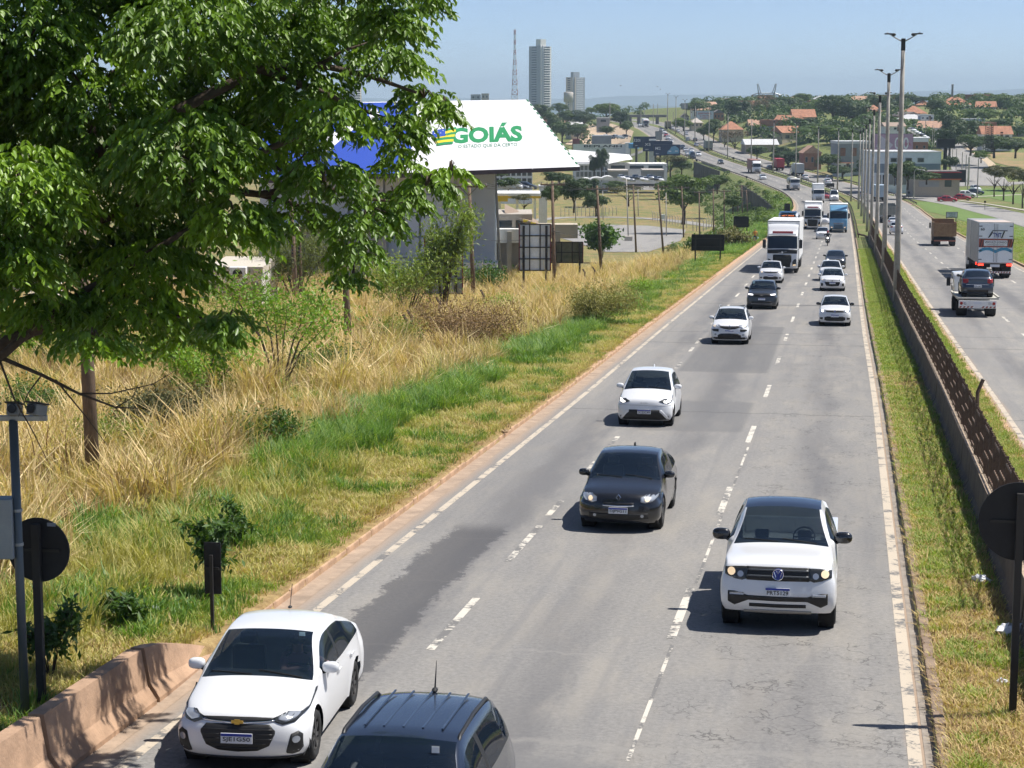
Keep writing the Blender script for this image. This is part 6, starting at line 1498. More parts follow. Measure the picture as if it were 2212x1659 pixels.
sapling('small leafy shrub behind the narrow black sign to its right', 510, 1190, .8, .9, L_GD, n=320, leaf=.12, stems=5, zlo=.1, seed=14)
sapling('green bush at the foot of the large black verge board', *Z4(430,1140), 2.0, 2.6, L_SAP, n=600, leaf=.24, stems=6, zlo=.1, asp=.6, seed=15)
sapling('brown-green bush right of the large black verge board', *Z4(780,1030), 1.7, 4.0, leafmat('leaf_brownish', (.10,.09,.04), (.20,.19,.07), .7, .2), n=700, leaf=.3, stems=8, zlo=.1, asp=.5, seed=16)
sapling('brown dry bush on the slope right of the tree', 1010, 760, 1.8, 5.5, leafmat('leaf_weedbrown', (.17,.105,.05), (.32,.21,.11), .8, .15), n=6000, leaf=.09, stems=12, zlo=.05, seed=17)
sapling('olive dry bush near the end of the tall green grass', 1290, 705, 1.9, 4.0, leafmat('leaf_olivedry', (.16,.16,.05), (.32,.30,.10), .8, .15), n=4500, leaf=.10, stems=10, zlo=.05, seed=18)
sapling('heap of dark brushwood in the shade under the saplings', 345, 960, 1.1, 2.6, leafmat('leaf_brush', (.04,.045,.02), (.13,.13,.05), .8, .1), n=5000, leaf=.09, stems=12, zlo=.05, seed=19)
sapling('thin dry reeds left of the bamboo clump', 540, 690, 2.4, 5.0, leafmat('leaf_reed', (.20,.16,.07), (.34,.28,.13), .8, .2), n=1000, leaf=.3, stems=16, zlo=.2, asp=.1, droop=-.8, name='reeds', cat='plant', seed=20)
sapling('green shrub between the two framed billboard backs', 1040, 640, 2.4, 4.0, L_SAP, n=900, leaf=.22, stems=8, zlo=.1, seed=21)
sapling('green shrub in front of the low concrete building', 1105, 560, 3.2, 3.4, L_GD, n=900, leaf=.24, stems=7, zlo=.1, seed=22)
for k, (x, y, h_, w2, nm) in enumerate(((330,800,1.6,3.2,'left of the brushwood heap'),(700,830,1.3,3.0,'between pole and tall green grass'),(860,760,1.4,3.6,'near the broken dark posts'),(1090,690,1.2,3.0,'below the pale billboard back'),(560,980,.9,2.2,'at the rim of the dry grass'),(250,1000,1.0,2.4,'right of the nearest wooden pole'),(1180,660,1.2,2.6,'right of the pale billboard legs'),(60,930,1.3,2.6,'behind the speed camera'),(480,760,2.2,3.4,'between the two feathery saplings'),(1380,640,1.0,2.6,'near the end of the dry slope'))):
    sapling('low green weed bush %s on the dry slope' % nm, x, y, h_, w2, [L_FERN, L_SAP, leafmat('leaf_yellow', (), ())][k % 3], n=1500, leaf=.09, stems=9, zlo=.05, name='weed_bush', seed=40+k)
# ------------------------------------------------------------------ median barrier, fence, lamp posts, guard rails
def Z7(a, b): return (2200 + a/2.4578)*.5486, (650 + b/2.4578)*.5486
def Z6(a, b): return (1500 + a/2.765)*.5486, (550 + b/2.765)*.5486
def Z1(a, b): return (1700 + a/2.765)*.5486, (50 + b/2.765)*.5486
def road_rot(Y): return (math.atan((float(road_z(Y+2))-float(road_z(Y-2)))/4), 0, heading(Y))
mb = thing('median_barrier', 'stained concrete barrier running along the middle of the median', 'barrier', RT(3.08, 20))
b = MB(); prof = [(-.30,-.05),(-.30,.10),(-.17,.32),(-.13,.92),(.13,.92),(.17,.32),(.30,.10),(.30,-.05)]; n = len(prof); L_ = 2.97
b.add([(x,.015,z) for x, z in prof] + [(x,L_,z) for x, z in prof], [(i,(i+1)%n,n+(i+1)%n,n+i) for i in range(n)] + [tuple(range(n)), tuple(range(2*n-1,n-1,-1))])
b.box(-.32,-.16,1.3,1.42,.0,.13,1); b.box(-.125,.125,.02,L_-.01,.921,.935,2); bm_ = b.mesh('barrier_block', [mat('barrier_concrete', (.17,.125,.09), .95, col2=(.075,.058,.045), vscale=1.6, bump=.4), M_['under'], mat('barrier_sunlit_top', (.40,.31,.22), .95, var=.3, vscale=3)])  # sides coloured darker as shade, top lighter as sunlight, over real stains
off = mb.location.copy()
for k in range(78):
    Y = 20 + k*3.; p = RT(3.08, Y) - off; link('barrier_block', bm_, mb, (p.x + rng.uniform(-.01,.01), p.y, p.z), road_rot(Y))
fe = thing('median_fence', 'rusty slatted anti-glare fence standing on the median barrier', 'fence', RT(3.08, 20, .92)); off = fe.location.copy()
FST = 1.5
b = MB(); b.rbox(-.03,.03,-.022,.022,-.02,1.24,.006); pm = b.mesh('fence_post', M_['rust'])
b = MB(); b.rbox(-.014,.014,.06,FST-.06,-.022,.022,.005); rm_ = b.mesh('slat', mat('fence_rust', (.19,.125,.085), .8, var=.35, vscale=7))
b = MB()
for k in range(3): b.box(-.006,.006,.05,FST-.05,.05+k*.56,.065+k*.56)
for k in range(4): b.box(-.025,.025,.25+k*.3,.255+k*.3,.05,1.20)
mm_ = b.mesh('mesh_screen', M_['rust'])
for k in range(9, 156):
    Y = 20 + k*FST; p = RT(3.08, Y, .92) - off; rr = road_rot(Y)
    link('fence_post', pm, fe, tuple(p), (rr[0]+rng.normal(0,.012), rng.normal(0,.02), rr[2]))
    if k < 60:
        for q in range(4): link('slat', rm_, fe, tuple(p + Vector((.02*(1 if (k+q)%2 else -1), 0, .16 + q*.29 + (.07 if k % 2 else 0)))), rr)
    link('mesh_screen', mm_, fe, tuple(p), rr)
rs = MB()
for k in range(60, 156):
    Y = 20 + k*FST
    for q in range(4): p = RT(3.08, Y, .92+.16+q*.29) - off; rs.cbox((p.x, p.y+FST/2, p.z-FST*.02), (.03, FST-.1, .1))
o = rs.obj('slat', mat('fence_rust', ()), fe); o['kind'] = 'stuff'
for Y in (47.2,):
    b = MB(); b.tube([(0,0,-.9),(0,0,1.5),(.12,.05,1.8)], .05, 6); b.obj('bent_post', M_['rust'], fe, loc=tuple(RT(3.08,Y,.92)-off))
# lamp posts along the median
lp_p = MB(); lp_p.tube([(0,0,-.3),(0,0,5),(0,0,11),(0,0,15.5)], [.205,.175,.14,.11], 12); post_me = lp_p.mesh('post', M_['cpole'], True)
ar = MB(); ar.tube([(0,0,15.4),(.4,0,15.6),(.95,0,15.95)], [.05,.04,.035], 6); arm_me = ar.mesh('arm', M_['steel'])
hd_ = MB(); hd_.sphere((.55,0,15.82),(.12,.09,.09), 10, 6); hd_.rbox(.6,1.1,-.10,.10,15.83,15.90,.02); head_me = hd_.mesh('lamp_head', M_['dark_metal'])
cap = MB(); cap.rbox(-.125,.125,-.125,.125,14.9,15.6,.03); cap_me = cap.mesh('collar', M_['dark_metal'])
def lamp_post(Y, label, t_=3.05, s=1., group=None):
    p = RT(t_, Y); t = thing('lamp_post', label, 'lamp post', p, heading(Y) + YAW*0, group); t.scale = (s,s,s)
    link('post', post_me, t); link('collar', cap_me, t)
    for a in (0, math.pi): o = link('arm', arm_me, t, rot=(0,0,a)); 
    for a in (0, math.pi): link('lamp_head', head_me, t, (0,0,0), (0,0,a))
words = ['first','second','third','fourth','fifth','sixth','seventh','eighth','ninth','tenth']
for k in range(20):
    Y = 118 + k*39.5 + (-1 if k == 1 else 0)
    lamp_post(Y, ('tallest nearest concrete lamp post with two arms on the median' if k == 0 else '%s two-armed concrete lamp post from the front along the median' % words[k]) if k < 10 else 'small distant two-armed lamp post on the median', group='median lamp posts' )
def guard_rail(label, t_, y0, y1, side=1, name='guard_rail'):
    r_ = thing(name, label, 'guard rail', RT(t_(y0) if callable(t_) else t_, y0)); off = r_.location.copy(); T = t_ if callable(t_) else (lambda y: t_)
    ys = np.arange(y0, y1, 4.); prof = [(0,.42),(.05,.48),(.0,.54),(.05,.60),(0,.68),(-.02,.68),(-.02,.42)]
    P = [[tuple(RT(T(y)+a*side, y, z) - off) for a, z in prof + prof[:1]] for y in ys]
    link('rail', grid_mesh('rail', P, mat('weathered_rail', (.075,.06,.05), .7, .3, var=.3, vscale=4)), r_)
    b = MB()
    for y in ys: p = RT(T(y)-.08*side, y) - off; b.cbox((p.x, p.y, p.z+.28), (.10,.14,.66))
    o = b.obj('rail_post', M_['rust'], r_); o['kind'] = 'stuff'
guard_rail('dark guard rail on the left edge of the bend', -9.85, 392, 760, 1)
guard_rail('guard rail on the left side of the grassy median', 1.62, 250, 900, -1)
guard_rail('guard rail on the right side of the grassy median', 4.45, 262, 900, 1)
guard_rail('guard rail beyond the far carriageway', 15.65, 418, 860, -1)
cr = thing('cross_rail', 'low rusty rail crossing the median where the barrier ends', 'guard rail', RT(1.6, 251)); b = MB(); b.tube([(0,0,.6),(1.0,-2.5,.5),(1.6,-5,.35)], .12, 8); b.obj('rail', M_['rust'], cr)
wl = thing('parapet', 'low pale parapet of the bridge over the underpass', 'parapet', RT(-10.1, 590)); off = wl.location.copy(); b = MB()
for Y in range(590, 646, 4): p = RT(-10.1, Y) - off; q = RT(-10.1, Y+4) - off; b.add([(p.x-.12,p.y,p.z-.8),(p.x+.12,p.y,p.z-.8),(p.x+.12,p.y,p.z+.95),(p.x-.12,p.y,p.z+.95),(q.x-.12,q.y,q.z-.8),(q.x+.12,q.y,q.z-.8),(q.x+.12,q.y,q.z+.95),(q.x-.12,q.y,q.z+.95)], [(0,1,2,3),(5,4,7,6),(1,5,6,2),(4,0,3,7),(3,2,6,7)])
b.obj('wall', mat('parapet_concrete', (.30,.27,.23), .9, var=.3, vscale=.8), wl)

# concrete barrier at the lower left
cb = thing('concrete_barrier', 'stained reddish concrete barrier at the lower left roadside', 'barrier', RT(-9.72, 17)); off = cb.location.copy()
def nj(y, h, dx): return [(x*(.6+.4*h)+dx, y, z*h) for x, z in [(.34,-.05),(.34,.09),(.20,.34),(.11,.98),(-.11,.98),(-.20,.34),(-.34,.09),(-.34,-.05)]]
for y0, y1 in ((14,17.9),(18,21.9),(22,25.4),(25.5,28.3)):
    P = []
    for y in np.linspace(y0+.02, y1, 8):
        h_ = .80 if y < 25.5 else .80 - .66*((y-25.5)/2.8)**1.3; P.append([tuple(Vector((v[0], 0, v[2])) + RT(-9.74, y) - off) for v in nj(y, h_, -.10*max(0,y-25.5)*0)])
    P = np.array(P); A_ = [P[0].mean(0)]*8; B_ = [P[-1].mean(0)]*8
    link('barrier_segment', grid_mesh('barrier_segment', np.concatenate([[A_], P, [B_]]), M_['red_concrete']), cb)
    for p_ in cb.children[-1].data.polygons: p_.use_smooth = False

# ------------------------------------------------------------------ signs seen from behind, traffic camera
def post_sign(name, label, base, z0, z1, kind, r=.45, w_=.3, h_=.8, pr=.045, cat='sign', lean=0.):
    t = thing(name, label, cat, base, (0, lean, heading(base.y)))
    b = MB(); b.rbox(-pr,pr,-pr*.8,pr*.8,-.3,z1,.008); b.obj('post', M_['dark_metal'], t)
    b = MB()
    if kind == 'disc': b.lathe([(.001,-.012),(r,-.012),(r,.012),(.001,.012)], 40, 'y', (0,.07,z0)); o = b.obj('sign_plate', M_['signback'], t)
    else: b.rbox(-w_/2,w_/2,.06,.08,z0-h_/2,z0+h_/2,.006); o = b.obj('sign_plate', M_['signback'], t)
    b = MB(); b.box(-(r*.7 if kind == 'disc' else w_*.4),(r*.7 if kind == 'disc' else w_*.4),.035,.058,z0-.02,z0+.02); b.obj('bracket', M_['dark_metal'], t)
    return t, o
def height_at(base, px, py):              # height above base of the point seen at py, same distance
    D = proj(base)[2]; return (proj(base)[1] - py)/FPX*D/math.cos(PITCH)*1.0
base = gnd(*list(onroad(92,1562))[:2]); sgn, o = post_sign('round_sign', 'black back of a round traffic sign on a dark post at the lower left', base, 2.18, 2.55, 'disc', .44, pr=.055)
b = MB(); b.box(.12,.24,.0,.005,.0,.05); b.obj('sticker', M_['lens'], o, loc=(.02,.052,2.18+.33))
base = gnd(2.35, 26.7); post_sign('round_sign', 'black back of a round traffic sign on the median at the right edge', base, 2.70, 3.1, 'disc', .54, pr=.05)
base = gnd(*list(onroad(460,1388))[:2]); post_sign('marker_sign', 'narrow black back of an upright marker sign beside the barrier end', base, 1.02, 1.25, 'rect', w_=.28, h_=.84, pr=.028)
base = gnd(*list(onroad(57,1592))[:2]) + Vector((0,0,-.1)); t = thing('traffic_camera', 'speed camera post with boxed cameras and a grey cabinet at the far left', 'camera', base, YAW)
b = MB(); b.tube([(0,0,-.3),(-.02,0,4.15)], .058, 14); b.obj('post', mat('camera_post', (.10,.12,.135), .5, .4), t, True)
b = MB(); b.rbox(-.75,.42,-.04,.04,4.13,4.20,.01); b.obj('cross_bar', M_['steel'], t)
for x, ry in ((.31,-.35),(.02,0.),(-.26,.2),(-.55,.1)):
    cg = MB(); M = Matrix.Translation((x,-.05,4.28)) @ Matrix.Rotation(ry,4,'Z') @ Matrix.Rotation(-.25,4,'X'); cg.rbox(-.075,.075,-.14,.12,-.075,.07,.012, M=M); co_ = cg.obj('camera_housing', mat('camera_grey', (.17,.18,.19), .5), t)
    c2 = MB(); c2.rbox(-.095,.095,-.18,.13,.075,.095,.006, M=M); c2.obj('sun_shield', M_['dark_metal'], co_); c3 = MB(); c3.lathe([(.001,-.175),(.055,-.175),(.06,-.15)], 14, 'y'); c3.v = [tuple(M @ Vector(v)) for v in c3.v]; c3.obj('camera_lens', M_['black'], co_)
b = MB(); b.rbox(-.38,-.05,-.13,.13,2.32,3.12,.02); cbx = b.obj('cabinet', mat('cabinet_grey', (.26,.29,.32), .5, .2, var=.12), t)
for z in (2.5,2.95): b = MB(); b.lathe([(.066,z-.02),(.068,z),(.066,z+.02)], 14, 'z', (-.01,0,0)); b.obj('clamp', M_['steel'], t)
def verge_board(label, x0, x1, y0, y1, legs, zf):
    L = [hit(*zf(*q)) for q in legs]; base = sum(L, Vector())/len(L); D = proj(base)[2]; t = thing('sign_board', label, 'sign', base, heading(base.y)*0 + YAW*.3)
    a, bb = zf(x0, y0), zf(x1, y1); w_ = (bb[0]-a[0])/FPX*D; zt = at(a[0], a[1], D).z - base.z; zb = at(bb[0], bb[1], D).z - base.z; cx = (at((a[0]+bb[0])/2, a[1], D) - base)
    cx = cx.x
    b = MB(); b.rbox(cx-w_/2,cx+w_/2,.0,.05,zb,zt,.01); o = b.obj('sign_plate', M_['signback'], t)
    for q in (-.38,.38):
        b = MB(); x = cx+q*w_; b.rbox(x-.06,x+.06,-.10,-.002,-1.2,zt-.05,.01); b.obj('post', M_['dark_metal'], t)
    for z in (.25,.75): b = MB(); zz = zb+(zt-zb)*z; b.box(cx-w_*.47,cx+w_*.47,-.03,-.001,zz-.03,zz+.03); b.obj('brace', M_['dark_metal'], o)
verge_board('wide black back of a road board on the left verge', 345, 700, 890, 1070, [(395,1215),(665,1175)], Z4)
verge_board('smaller black road board back farther along the verge, above the walker', 800, 965, 695, 815, [(828,905),(962,900)], Z4)
verge_board('small black upright board at the kerb by the bus', 1352, 1417, 555, 640, [(1385,690)], Z4)
verge_board('small black board on the median past the white minibus', 1808, 1895, 335, 375, [(1850,400)], Z4)
for k, (zf, a, b_, y2) in enumerate(((Z2,1225,915,960),(Z2,1770,1098,1140),(Z2,1625,890,930),(Z4,1437,232,275),(Z5,838,180,250),(Z5,1742,290,390),(Z5,1350,155,200))):
    base = hit(*zf(a, y2)); D = proj(base)[2]; r_ = 12/2.765*.5486/FPX*D; post_sign('round_sign', ['small round black sign back beside the parapet','small round black sign back on the bend near the lone saloon','small round black sign back at the median top','small round black sign back near the white jeep','small round sign back at the start of the slip road','small round sign back beside the service road','small round sign back on the far lawn'][k], base, max(.9, (y2-b_)/2.9*.5486/FPX*D), max(1., (y2-b_)/2.9*.5486/FPX*D), 'disc', r_, pr=.04)

# ------------------------------------------------------------------ wooden power poles with cross arms and wires
def power_pole(label, bx, by, tx, ty, arm=1.1, r=.15, box=False, concrete=False, group=None, name='power_pole', arms=1, base=None):
    base = base or hit(bx, by); D = proj(base)[2]; top = at(tx, ty, D); v = top - base
    t = thing(name, label, 'pole', base, YAW); v = Matrix.Rotation(-YAW, 3, 'Z') @ v
    b = MB(); b.tube([(0,0,-.4),tuple(v*.5),tuple(v)], [r*1.1,r*.95,r*.75], 10); b.obj('post', M_['cpole'] if concrete else M_['wood'], t, True)
    ends = []
    if arm:
        for q in range(arms):
            z = v.z - .25 - q*1.1; b = MB(); b.rbox(v.x-arm,v.x+arm,-.20,-.09,z-.06,z+.06,.01); ao = b.obj('cross_arm', M_['wood'], t)
            for k in (-.92,-.45,.45,.92):
                b = MB(); b.lathe([(.001,z+.06),(.035,z+.06),(.05,z+.12),(.035,z+.22),(.001,z+.24)], 8, 'z', (v.x+k*arm,-.15,0)); b.obj('insulator', mat('porcelain', (.30,.24,.20), .4), ao)
            for s_ in (-1,1): b = MB(); b.tube([(v.x+s_*arm*.5,-.14,z),(v.x,-.12,z-.6)], .02, 5); b.obj('brace', M_['dark_metal'], t)
        ends = [base + Matrix.Rotation(YAW, 3, 'Z') @ Vector((v.x+k*arm,-.15,v.z-.0)) for k in (-.92,.45,.92)]
    z2 = v.z*.55; ends.append(base + Matrix.Rotation(YAW,3,'Z') @ Vector((v.x*.55,-.15,z2)))
    if not concrete:
        for k in range(3): b = MB(); b.rbox(-.05+v.x*.5,.05+v.x*.5,-.22,-.10,z2-.3+k*.22,z2-.18+k*.22,.01); b.obj('bracket', M_['dark_metal'], t)
    if box: b = MB(); b.rbox(v.x*.55+.05,v.x*.55+.6,-.35,-.1,z2-.4,z2+.3,.03); b.obj('equipment_box', M_['white_paint'], t)
    return ends
rows = [power_pole('wooden power pole with long dark cross arm in front of the grey hall', 1024, 655, 1013, 393, 1.25),
 power_pole('wooden power pole right of the pale framed billboard back', 1198, 627, 1193, 391, 1.0),
 power_pole('wooden power pole beside the round-leaved sapling', *Z7(415,1080), *Z7(370,200), 1.1),
 power_pole('wooden power pole at the edge of the car park', *Z7(750,845), *Z7(720,190), 1.5),
 power_pole('leaning wooden power pole carrying a white box', *Z7(1015,865), *Z7(960,190), 1.4, box=True),
 power_pole('wooden power pole left of the wide black verge board', *Z7(1210,700), *Z7(1190,205), 1.3),
 power_pole('thin wooden power pole rising behind the wide black board, left one', *Z7(1365,690), *Z7(1358,250), 1.1),
 power_pole('thin wooden power pole rising behind the wide black board, right one', *Z7(1500,690), *Z7(1495,230), 1.1),
 power_pole('thin wooden power pole right of the wide black board', *Z7(1605,650), *Z7(1600,240), 1.2),
 power_pole('dark power pole with tangled arms behind the smaller black board', *Z7(1780,500), *Z7(1770,190), 1.6, arms=2)]
power_pole('thin pole just right of the tangled power pole', *Z7(1830,492), *Z7(1815,240), 1.0); power_pole('thin pole just left of the tangled power pole', *Z7(1735,495), *Z7(1730,300), 1.0)
e1 = power_pole('thick wooden pole nearest on the left, standing in dry grass', 203, 1050, 165, 330, 0, .15); e2 = power_pole('wooden pole standing in the dry grass below the tree edge', 755, 757, 738, 470, 0, .15)
e3 = power_pole('pair of wooden poles beside the bamboo clump, left one', 641, 668, 628, 430, 0, .16); power_pole('pair of wooden poles beside the bamboo clump, right one', 652, 666, 645, 440, 0, .10)
cols = [('grey concrete pole standing on a block in the car park',675,730,655,130),('thin concrete pole at the left of the car park fence',165,540,160,240),('thin concrete pole by the red fence',430,530,425,245),('thin concrete pole before the olive tree',770,495,765,220),('thin concrete pole at the right end of the car park',1042,690,1038,270),('thin concrete pole in front of the broad green tree',1220,520,1213,130)]
for lb, a, b_, c_, d_2 in cols: power_pole(lb, *Z7(a, b_), *Z7(c_, d_2), 0, .11, concrete=True, name='concrete_pole')
p = hit(*Z7(675,735)); blk = thing('pole_base', 'square pale concrete block at the foot of the car park pole', 'block', p, YAW); b = MB(); b.rbox(-.7,.7,-.7,.7,-.3,.9,.05); b.obj('block', pale, blk)
def wires(label, A, B, sag):
    t = thing('power_line', label, 'wire', (A[0]+B[0])/2); off = t.location
    for a, b_ in zip(A, B):
        m = MB(); pts = [a.lerp(b_, s) + Vector((0,0,-sag*4*s*(1-s))) - off for s in np.linspace(0,1,9)]; m.tube(pts, .014, 4, cap=False); m.obj('wire', M_['dark_metal'], t)
for k in range(len(rows)-1): wires('overhead wires between the %s and %s power poles of the row' % (words[k], words[k+1]), rows[k], rows[k+1], .5)
wires('low cable sagging from the pole pair to the grey hall pole', e3[-1:], rows[0][-1:], 1.2); wires('low cable sagging from the far left pole to the pole pair', e1[-1:], e3[-1:], 1.0)
# street lamp in front of the grey hall
bs = hit(*Z6(1305,1510)); D = proj(bs)[2]; tp = at(*Z6(1240,275), D); t = thing('street_lamp', 'slim concrete street lamp with twin heads in front of the grey hall', 'street lamp', bs, YAW); v = Matrix.Rotation(-YAW,3,'Z') @ (tp-bs)
b = MB(); b.tube([(0,0,-.3),tuple(v*.5),tuple(v)], [.16,.13,.10], 10); b.obj('post', M_['cpole'], t, True)
for sg in (-1,1): b = MB(); b.tube([tuple(v),(v.x+sg*.5,0,v.z+.1)], .04, 6); b.sphere((v.x+sg*.65,0,v.z+.1),(.32,.16,.12)); b.obj('lamp_head', M_['steel'], t, True)
# car park fence: concrete posts with bent tops
fm = MB(); fm.tube([(0,0,-.2),(0,0,1.9),(-.32,0,2.35)], [.075,.07,.055], 6); fpm = fm.mesh('fence_post', M_['cpole'])
def post_fence(label, pts, n, s=1., m=fpm, wire=True):
    P = [hit(*p) for p in pts]; t = thing('post_fence', label, 'fence', P[0]); S = np.linspace(0, len(P)-1, n); tops = []
    for q in S:
        i = min(int(q), len(P)-2); p = P[i].lerp(P[i+1], q-i); p.z = float(ground(p.x, p.y)); link('fence_post', m, t, tuple(p-P[0]), (0,rng.normal(0,.03),0), (s,s,s)); tops.append(p-P[0])
    for h_ in (.6,1.2,1.8) if wire else ():
        b = MB(); b.tube([q + Vector((0,0,h_*s)) for q in tops], .02, 3, cap=False); b.obj('wire', M_['steel'], t)
post_fence('row of bent-topped concrete fence posts along the car park', [Z7(20,500),Z7(300,495),Z7(560,490)], 15)
post_fence('curving row of bent-topped fence posts right of the car park', [Z7(910,540),Z7(1060,570),Z7(1240,610)], 14)
post_fence('row of bent-topped posts behind the wide black board', [Z7(1300,640),Z7(1400,640),Z7(1480,600)], 7, 1.1)
dkp = MB(); dkp.tube([(0,0,-.3),(0,0,1.15),(-.22,0,1.5)], [.10,.095,.07], 6); dkpm = dkp.mesh('fence_post', mat('old_post', (.09,.06,.045), .9))
post_fence('scattered broken dark fence posts in the dry grass', [(880,742),(900,720),(1060,665),(1110,660),(1250,617),(1285,608)], 9, .9, dkpm, False)
# litter on verges
lit = mat('litter_white', (.75,.76,.78), .6)
for k, (x, y, s_, m) in enumerate(((330,1328,.28,lit),(365,1242,.16,mat('litter_blue', (.25,.40,.65), .5)),(2118,1262,.34,lit),(2182,1375,.42,lit),(1945,1245,.10,lit),(1942,1360,.10,lit),(740,1255,.16,mat('litter_red', (.45,.10,.10), .6)),(920,1150,.1,lit),(2165,1480,.14,lit),(1090,940,.22,mat('litter_brown', (.38,.26,.15), .8)))):
    p = hit(x, y); b = MB(); s_ *= .6; b.sphere((0,0,s_*.18),(s_,s_*.55,s_*.3),11,8); b.v = [(v[0]+rng.normal(0,s_*.14),v[1]+rng.normal(0,s_*.14),v[2]+abs(rng.normal(0,s_*.14))) for v in b.v]
    o = b.obj('litter', m, None, False, p + Vector((0,0,.03)), (0,0,rng.uniform(0,6))); tag(o, ['crumpled white bag on the left verge','small blue wrapper on the left verge','crumpled white plastic sheet on the median','big white plastic sheet by the median barrier','tiny white scrap in the right gutter, nearer one of two','tiny white scrap in the right gutter, farther one of two','red scrap in the left gutter','white scrap by the left kerb','white scrap in the median grass near the sign','brown lump of dirt in the left gutter'][k], 'litter')
# ------------------------------------------------------------------ buildings, boards and masts
FWD = Vector((-math.sin(YAW), math.cos(YAW), 0)); RGT = Vector((math.cos(YAW), math.sin(YAW), 0))
WIN = mat('window_glass', (.03,.045,.06), .12, spec=.7); FRM = mat('window_frame', (.30,.30,.30), .6)
TERRA = mat('terracotta_tiles', (.38,.18,.11), .9, var=.3, vscale=.9); TERRA2 = mat('terracotta_pale', (.44,.27,.19), .9, var=.25, vscale=.9)
WALLW = mat('wall_white', (.78,.77,.74), .85, var=.12, vscale=.5); WALLG = mat('wall_grey', (.30,.31,.32), .85, var=.15, vscale=.5); WALLC = mat('wall_cream', (.52,.46,.36), .85, var=.12, vscale=.5); BRICK = mat('wall_brick', (.30,.15,.10), .9, var=.25, vscale=1.5)
WALLB = mat('wall_pale_blue', (.68,.72,.77), .85, var=.1, vscale=.4); METR = mat('metal_roof', (.60,.60,.60), .5, var=.1, vscale=.3); DARKR = mat('dark_roof', (.16,.14,.13), .8, var=.2)
def frame(px, py, D): return at(px, py, D)
def building(name, label, x0, x1, yt, yb, D, depth, wall, roof='flat', rm=None, rise=0., cols=0, rws=0, wfrac=.5, door=False, turn=0., eave=.4, cat='building', group=None, deep=4., wm=None):
    """front wall between picture columns x0..x1, eaves at yt, foot at yb, D metres off"""
    W_ = (x1-x0)/FPX*D; H_ = (yb-yt)/FPX*D; base = at((x0+x1)/2, yb, D)
    t = thing(name, label, cat, base, YAW + turn, group)
    b = MB(); b.box(-W_/2,W_/2,0,depth,-deep,H_); wo = b.obj('wall', wall, t)
    rm = rm or DARKR; b = MB()
    if roof == 'flat':
        b.box(-W_/2-.1,W_/2+.1,-.1,depth+.1,H_+.003,H_+.25+rise); b.obj('roof', rm, t)
    elif roof == 'gable':      # ridge along the front
        e = eave; b.add([(-W_/2-e,-e,H_-.05),(W_/2+e,-e,H_-.05),(W_/2+e,depth/2,H_+rise),(-W_/2-e,depth/2,H_+rise),(-W_/2-e,depth+e,H_-.05),(W_/2+e,depth+e,H_-.05)], [(0,1,2,3),(3,2,5,4),(0,3,4),(1,5,2),(0,4,5,1)]); b.obj('roof', rm, t)
    elif roof == 'front':      # gable towards the viewer
        e = eave; b.add([(-W_/2-e,-e,H_-.05),(0,-e,H_+rise),(W_/2+e,-e,H_-.05),(-W_/2-e,depth+e,H_-.05),(0,depth+e,H_+rise),(W_/2+e,depth+e,H_-.05)], [(0,1,4,3),(1,2,5,4),(0,2,1),(3,4,5),(0,3,5,2)]); b.obj('roof', rm, t)
    elif roof == 'hip':
        e = eave; k = min(W_, depth)*.45; b.add([(-W_/2-e,-e,H_-.05),(W_/2+e,-e,H_-.05),(W_/2+e,depth+e,H_-.05),(-W_/2-e,depth+e,H_-.05),(-W_/2+k,depth/2,H_+rise),(W_/2-k,depth/2,H_+rise)], [(0,1,5,4),(1,2,5),(2,3,4,5),(3,0,4),(3,2,1,0)]); b.obj('roof', rm, t)
    for i in range(cols):
        for j in range(rws):
            cw, ch = W_/cols, H_/max(1,rws); cx = -W_/2 + cw*(i+.5); cz = ch*(j+.52); ww, wh = cw*wfrac, ch*wfrac
            f = MB(); f.box(cx-ww/2,cx+ww/2,-.06,-.003,cz-wh/2,cz+wh/2); fo = f.obj('window', FRM, t); g_ = MB(); g_.box(cx-ww*.43,cx+ww*.43,-.075,-.062,cz-wh*.43,cz+wh*.43); g_.obj('pane', wm or WIN, fo)
    if door: f = MB(); f.box(W_*.1,W_*.1+.9,-.05,-.004,0,2.1); f.obj('door', mat('door_brown', (.13,.08,.05), .7), t)
    return t, W_, H_
def billboard(name, label, x0, x1, yt, yb, D, board, legs=(-.35,.35), foot=6., thick=.5, framem=None, text=(), turn=0., legr=.18, legm=None):
    W_ = (x1-x0)/FPX*D; H_ = (yb-yt)/FPX*D; c = at((x0+x1)/2, yb, D); t = thing(name, label, 'billboard', c - Vector((0,0,foot)), YAW + turn)
    b = MB(); b.rbox(-W_/2,W_/2,0,thick,foot,foot+H_,.04); p = b.obj('panel', framem or M_['dark_metal'], t)
    b = MB(); b.box(-W_/2+.08,W_/2-.08,-.03,-.005,foot+.08,foot+H_-.08); f = b.obj('poster', board, p)
    for s, m, w_, h_, cx, cz in text: text_fit(s, m, W_*w_, H_*h_, 'lettering', p, Matrix.Translation((W_*cx,-.05,foot+H_*cz)), .01, .01)
    for q in legs: b = MB(); b.tube([(q*W_,thick+.2 if len(legs) > 1 else thick/2,-2),(q*W_,thick+.2 if len(legs) > 1 else thick/2,foot+H_*.5 if len(legs) > 1 else foot)], legr, 10); b.obj('leg', legm or M_['dark_metal'], t)
    return t, W_, H_, p

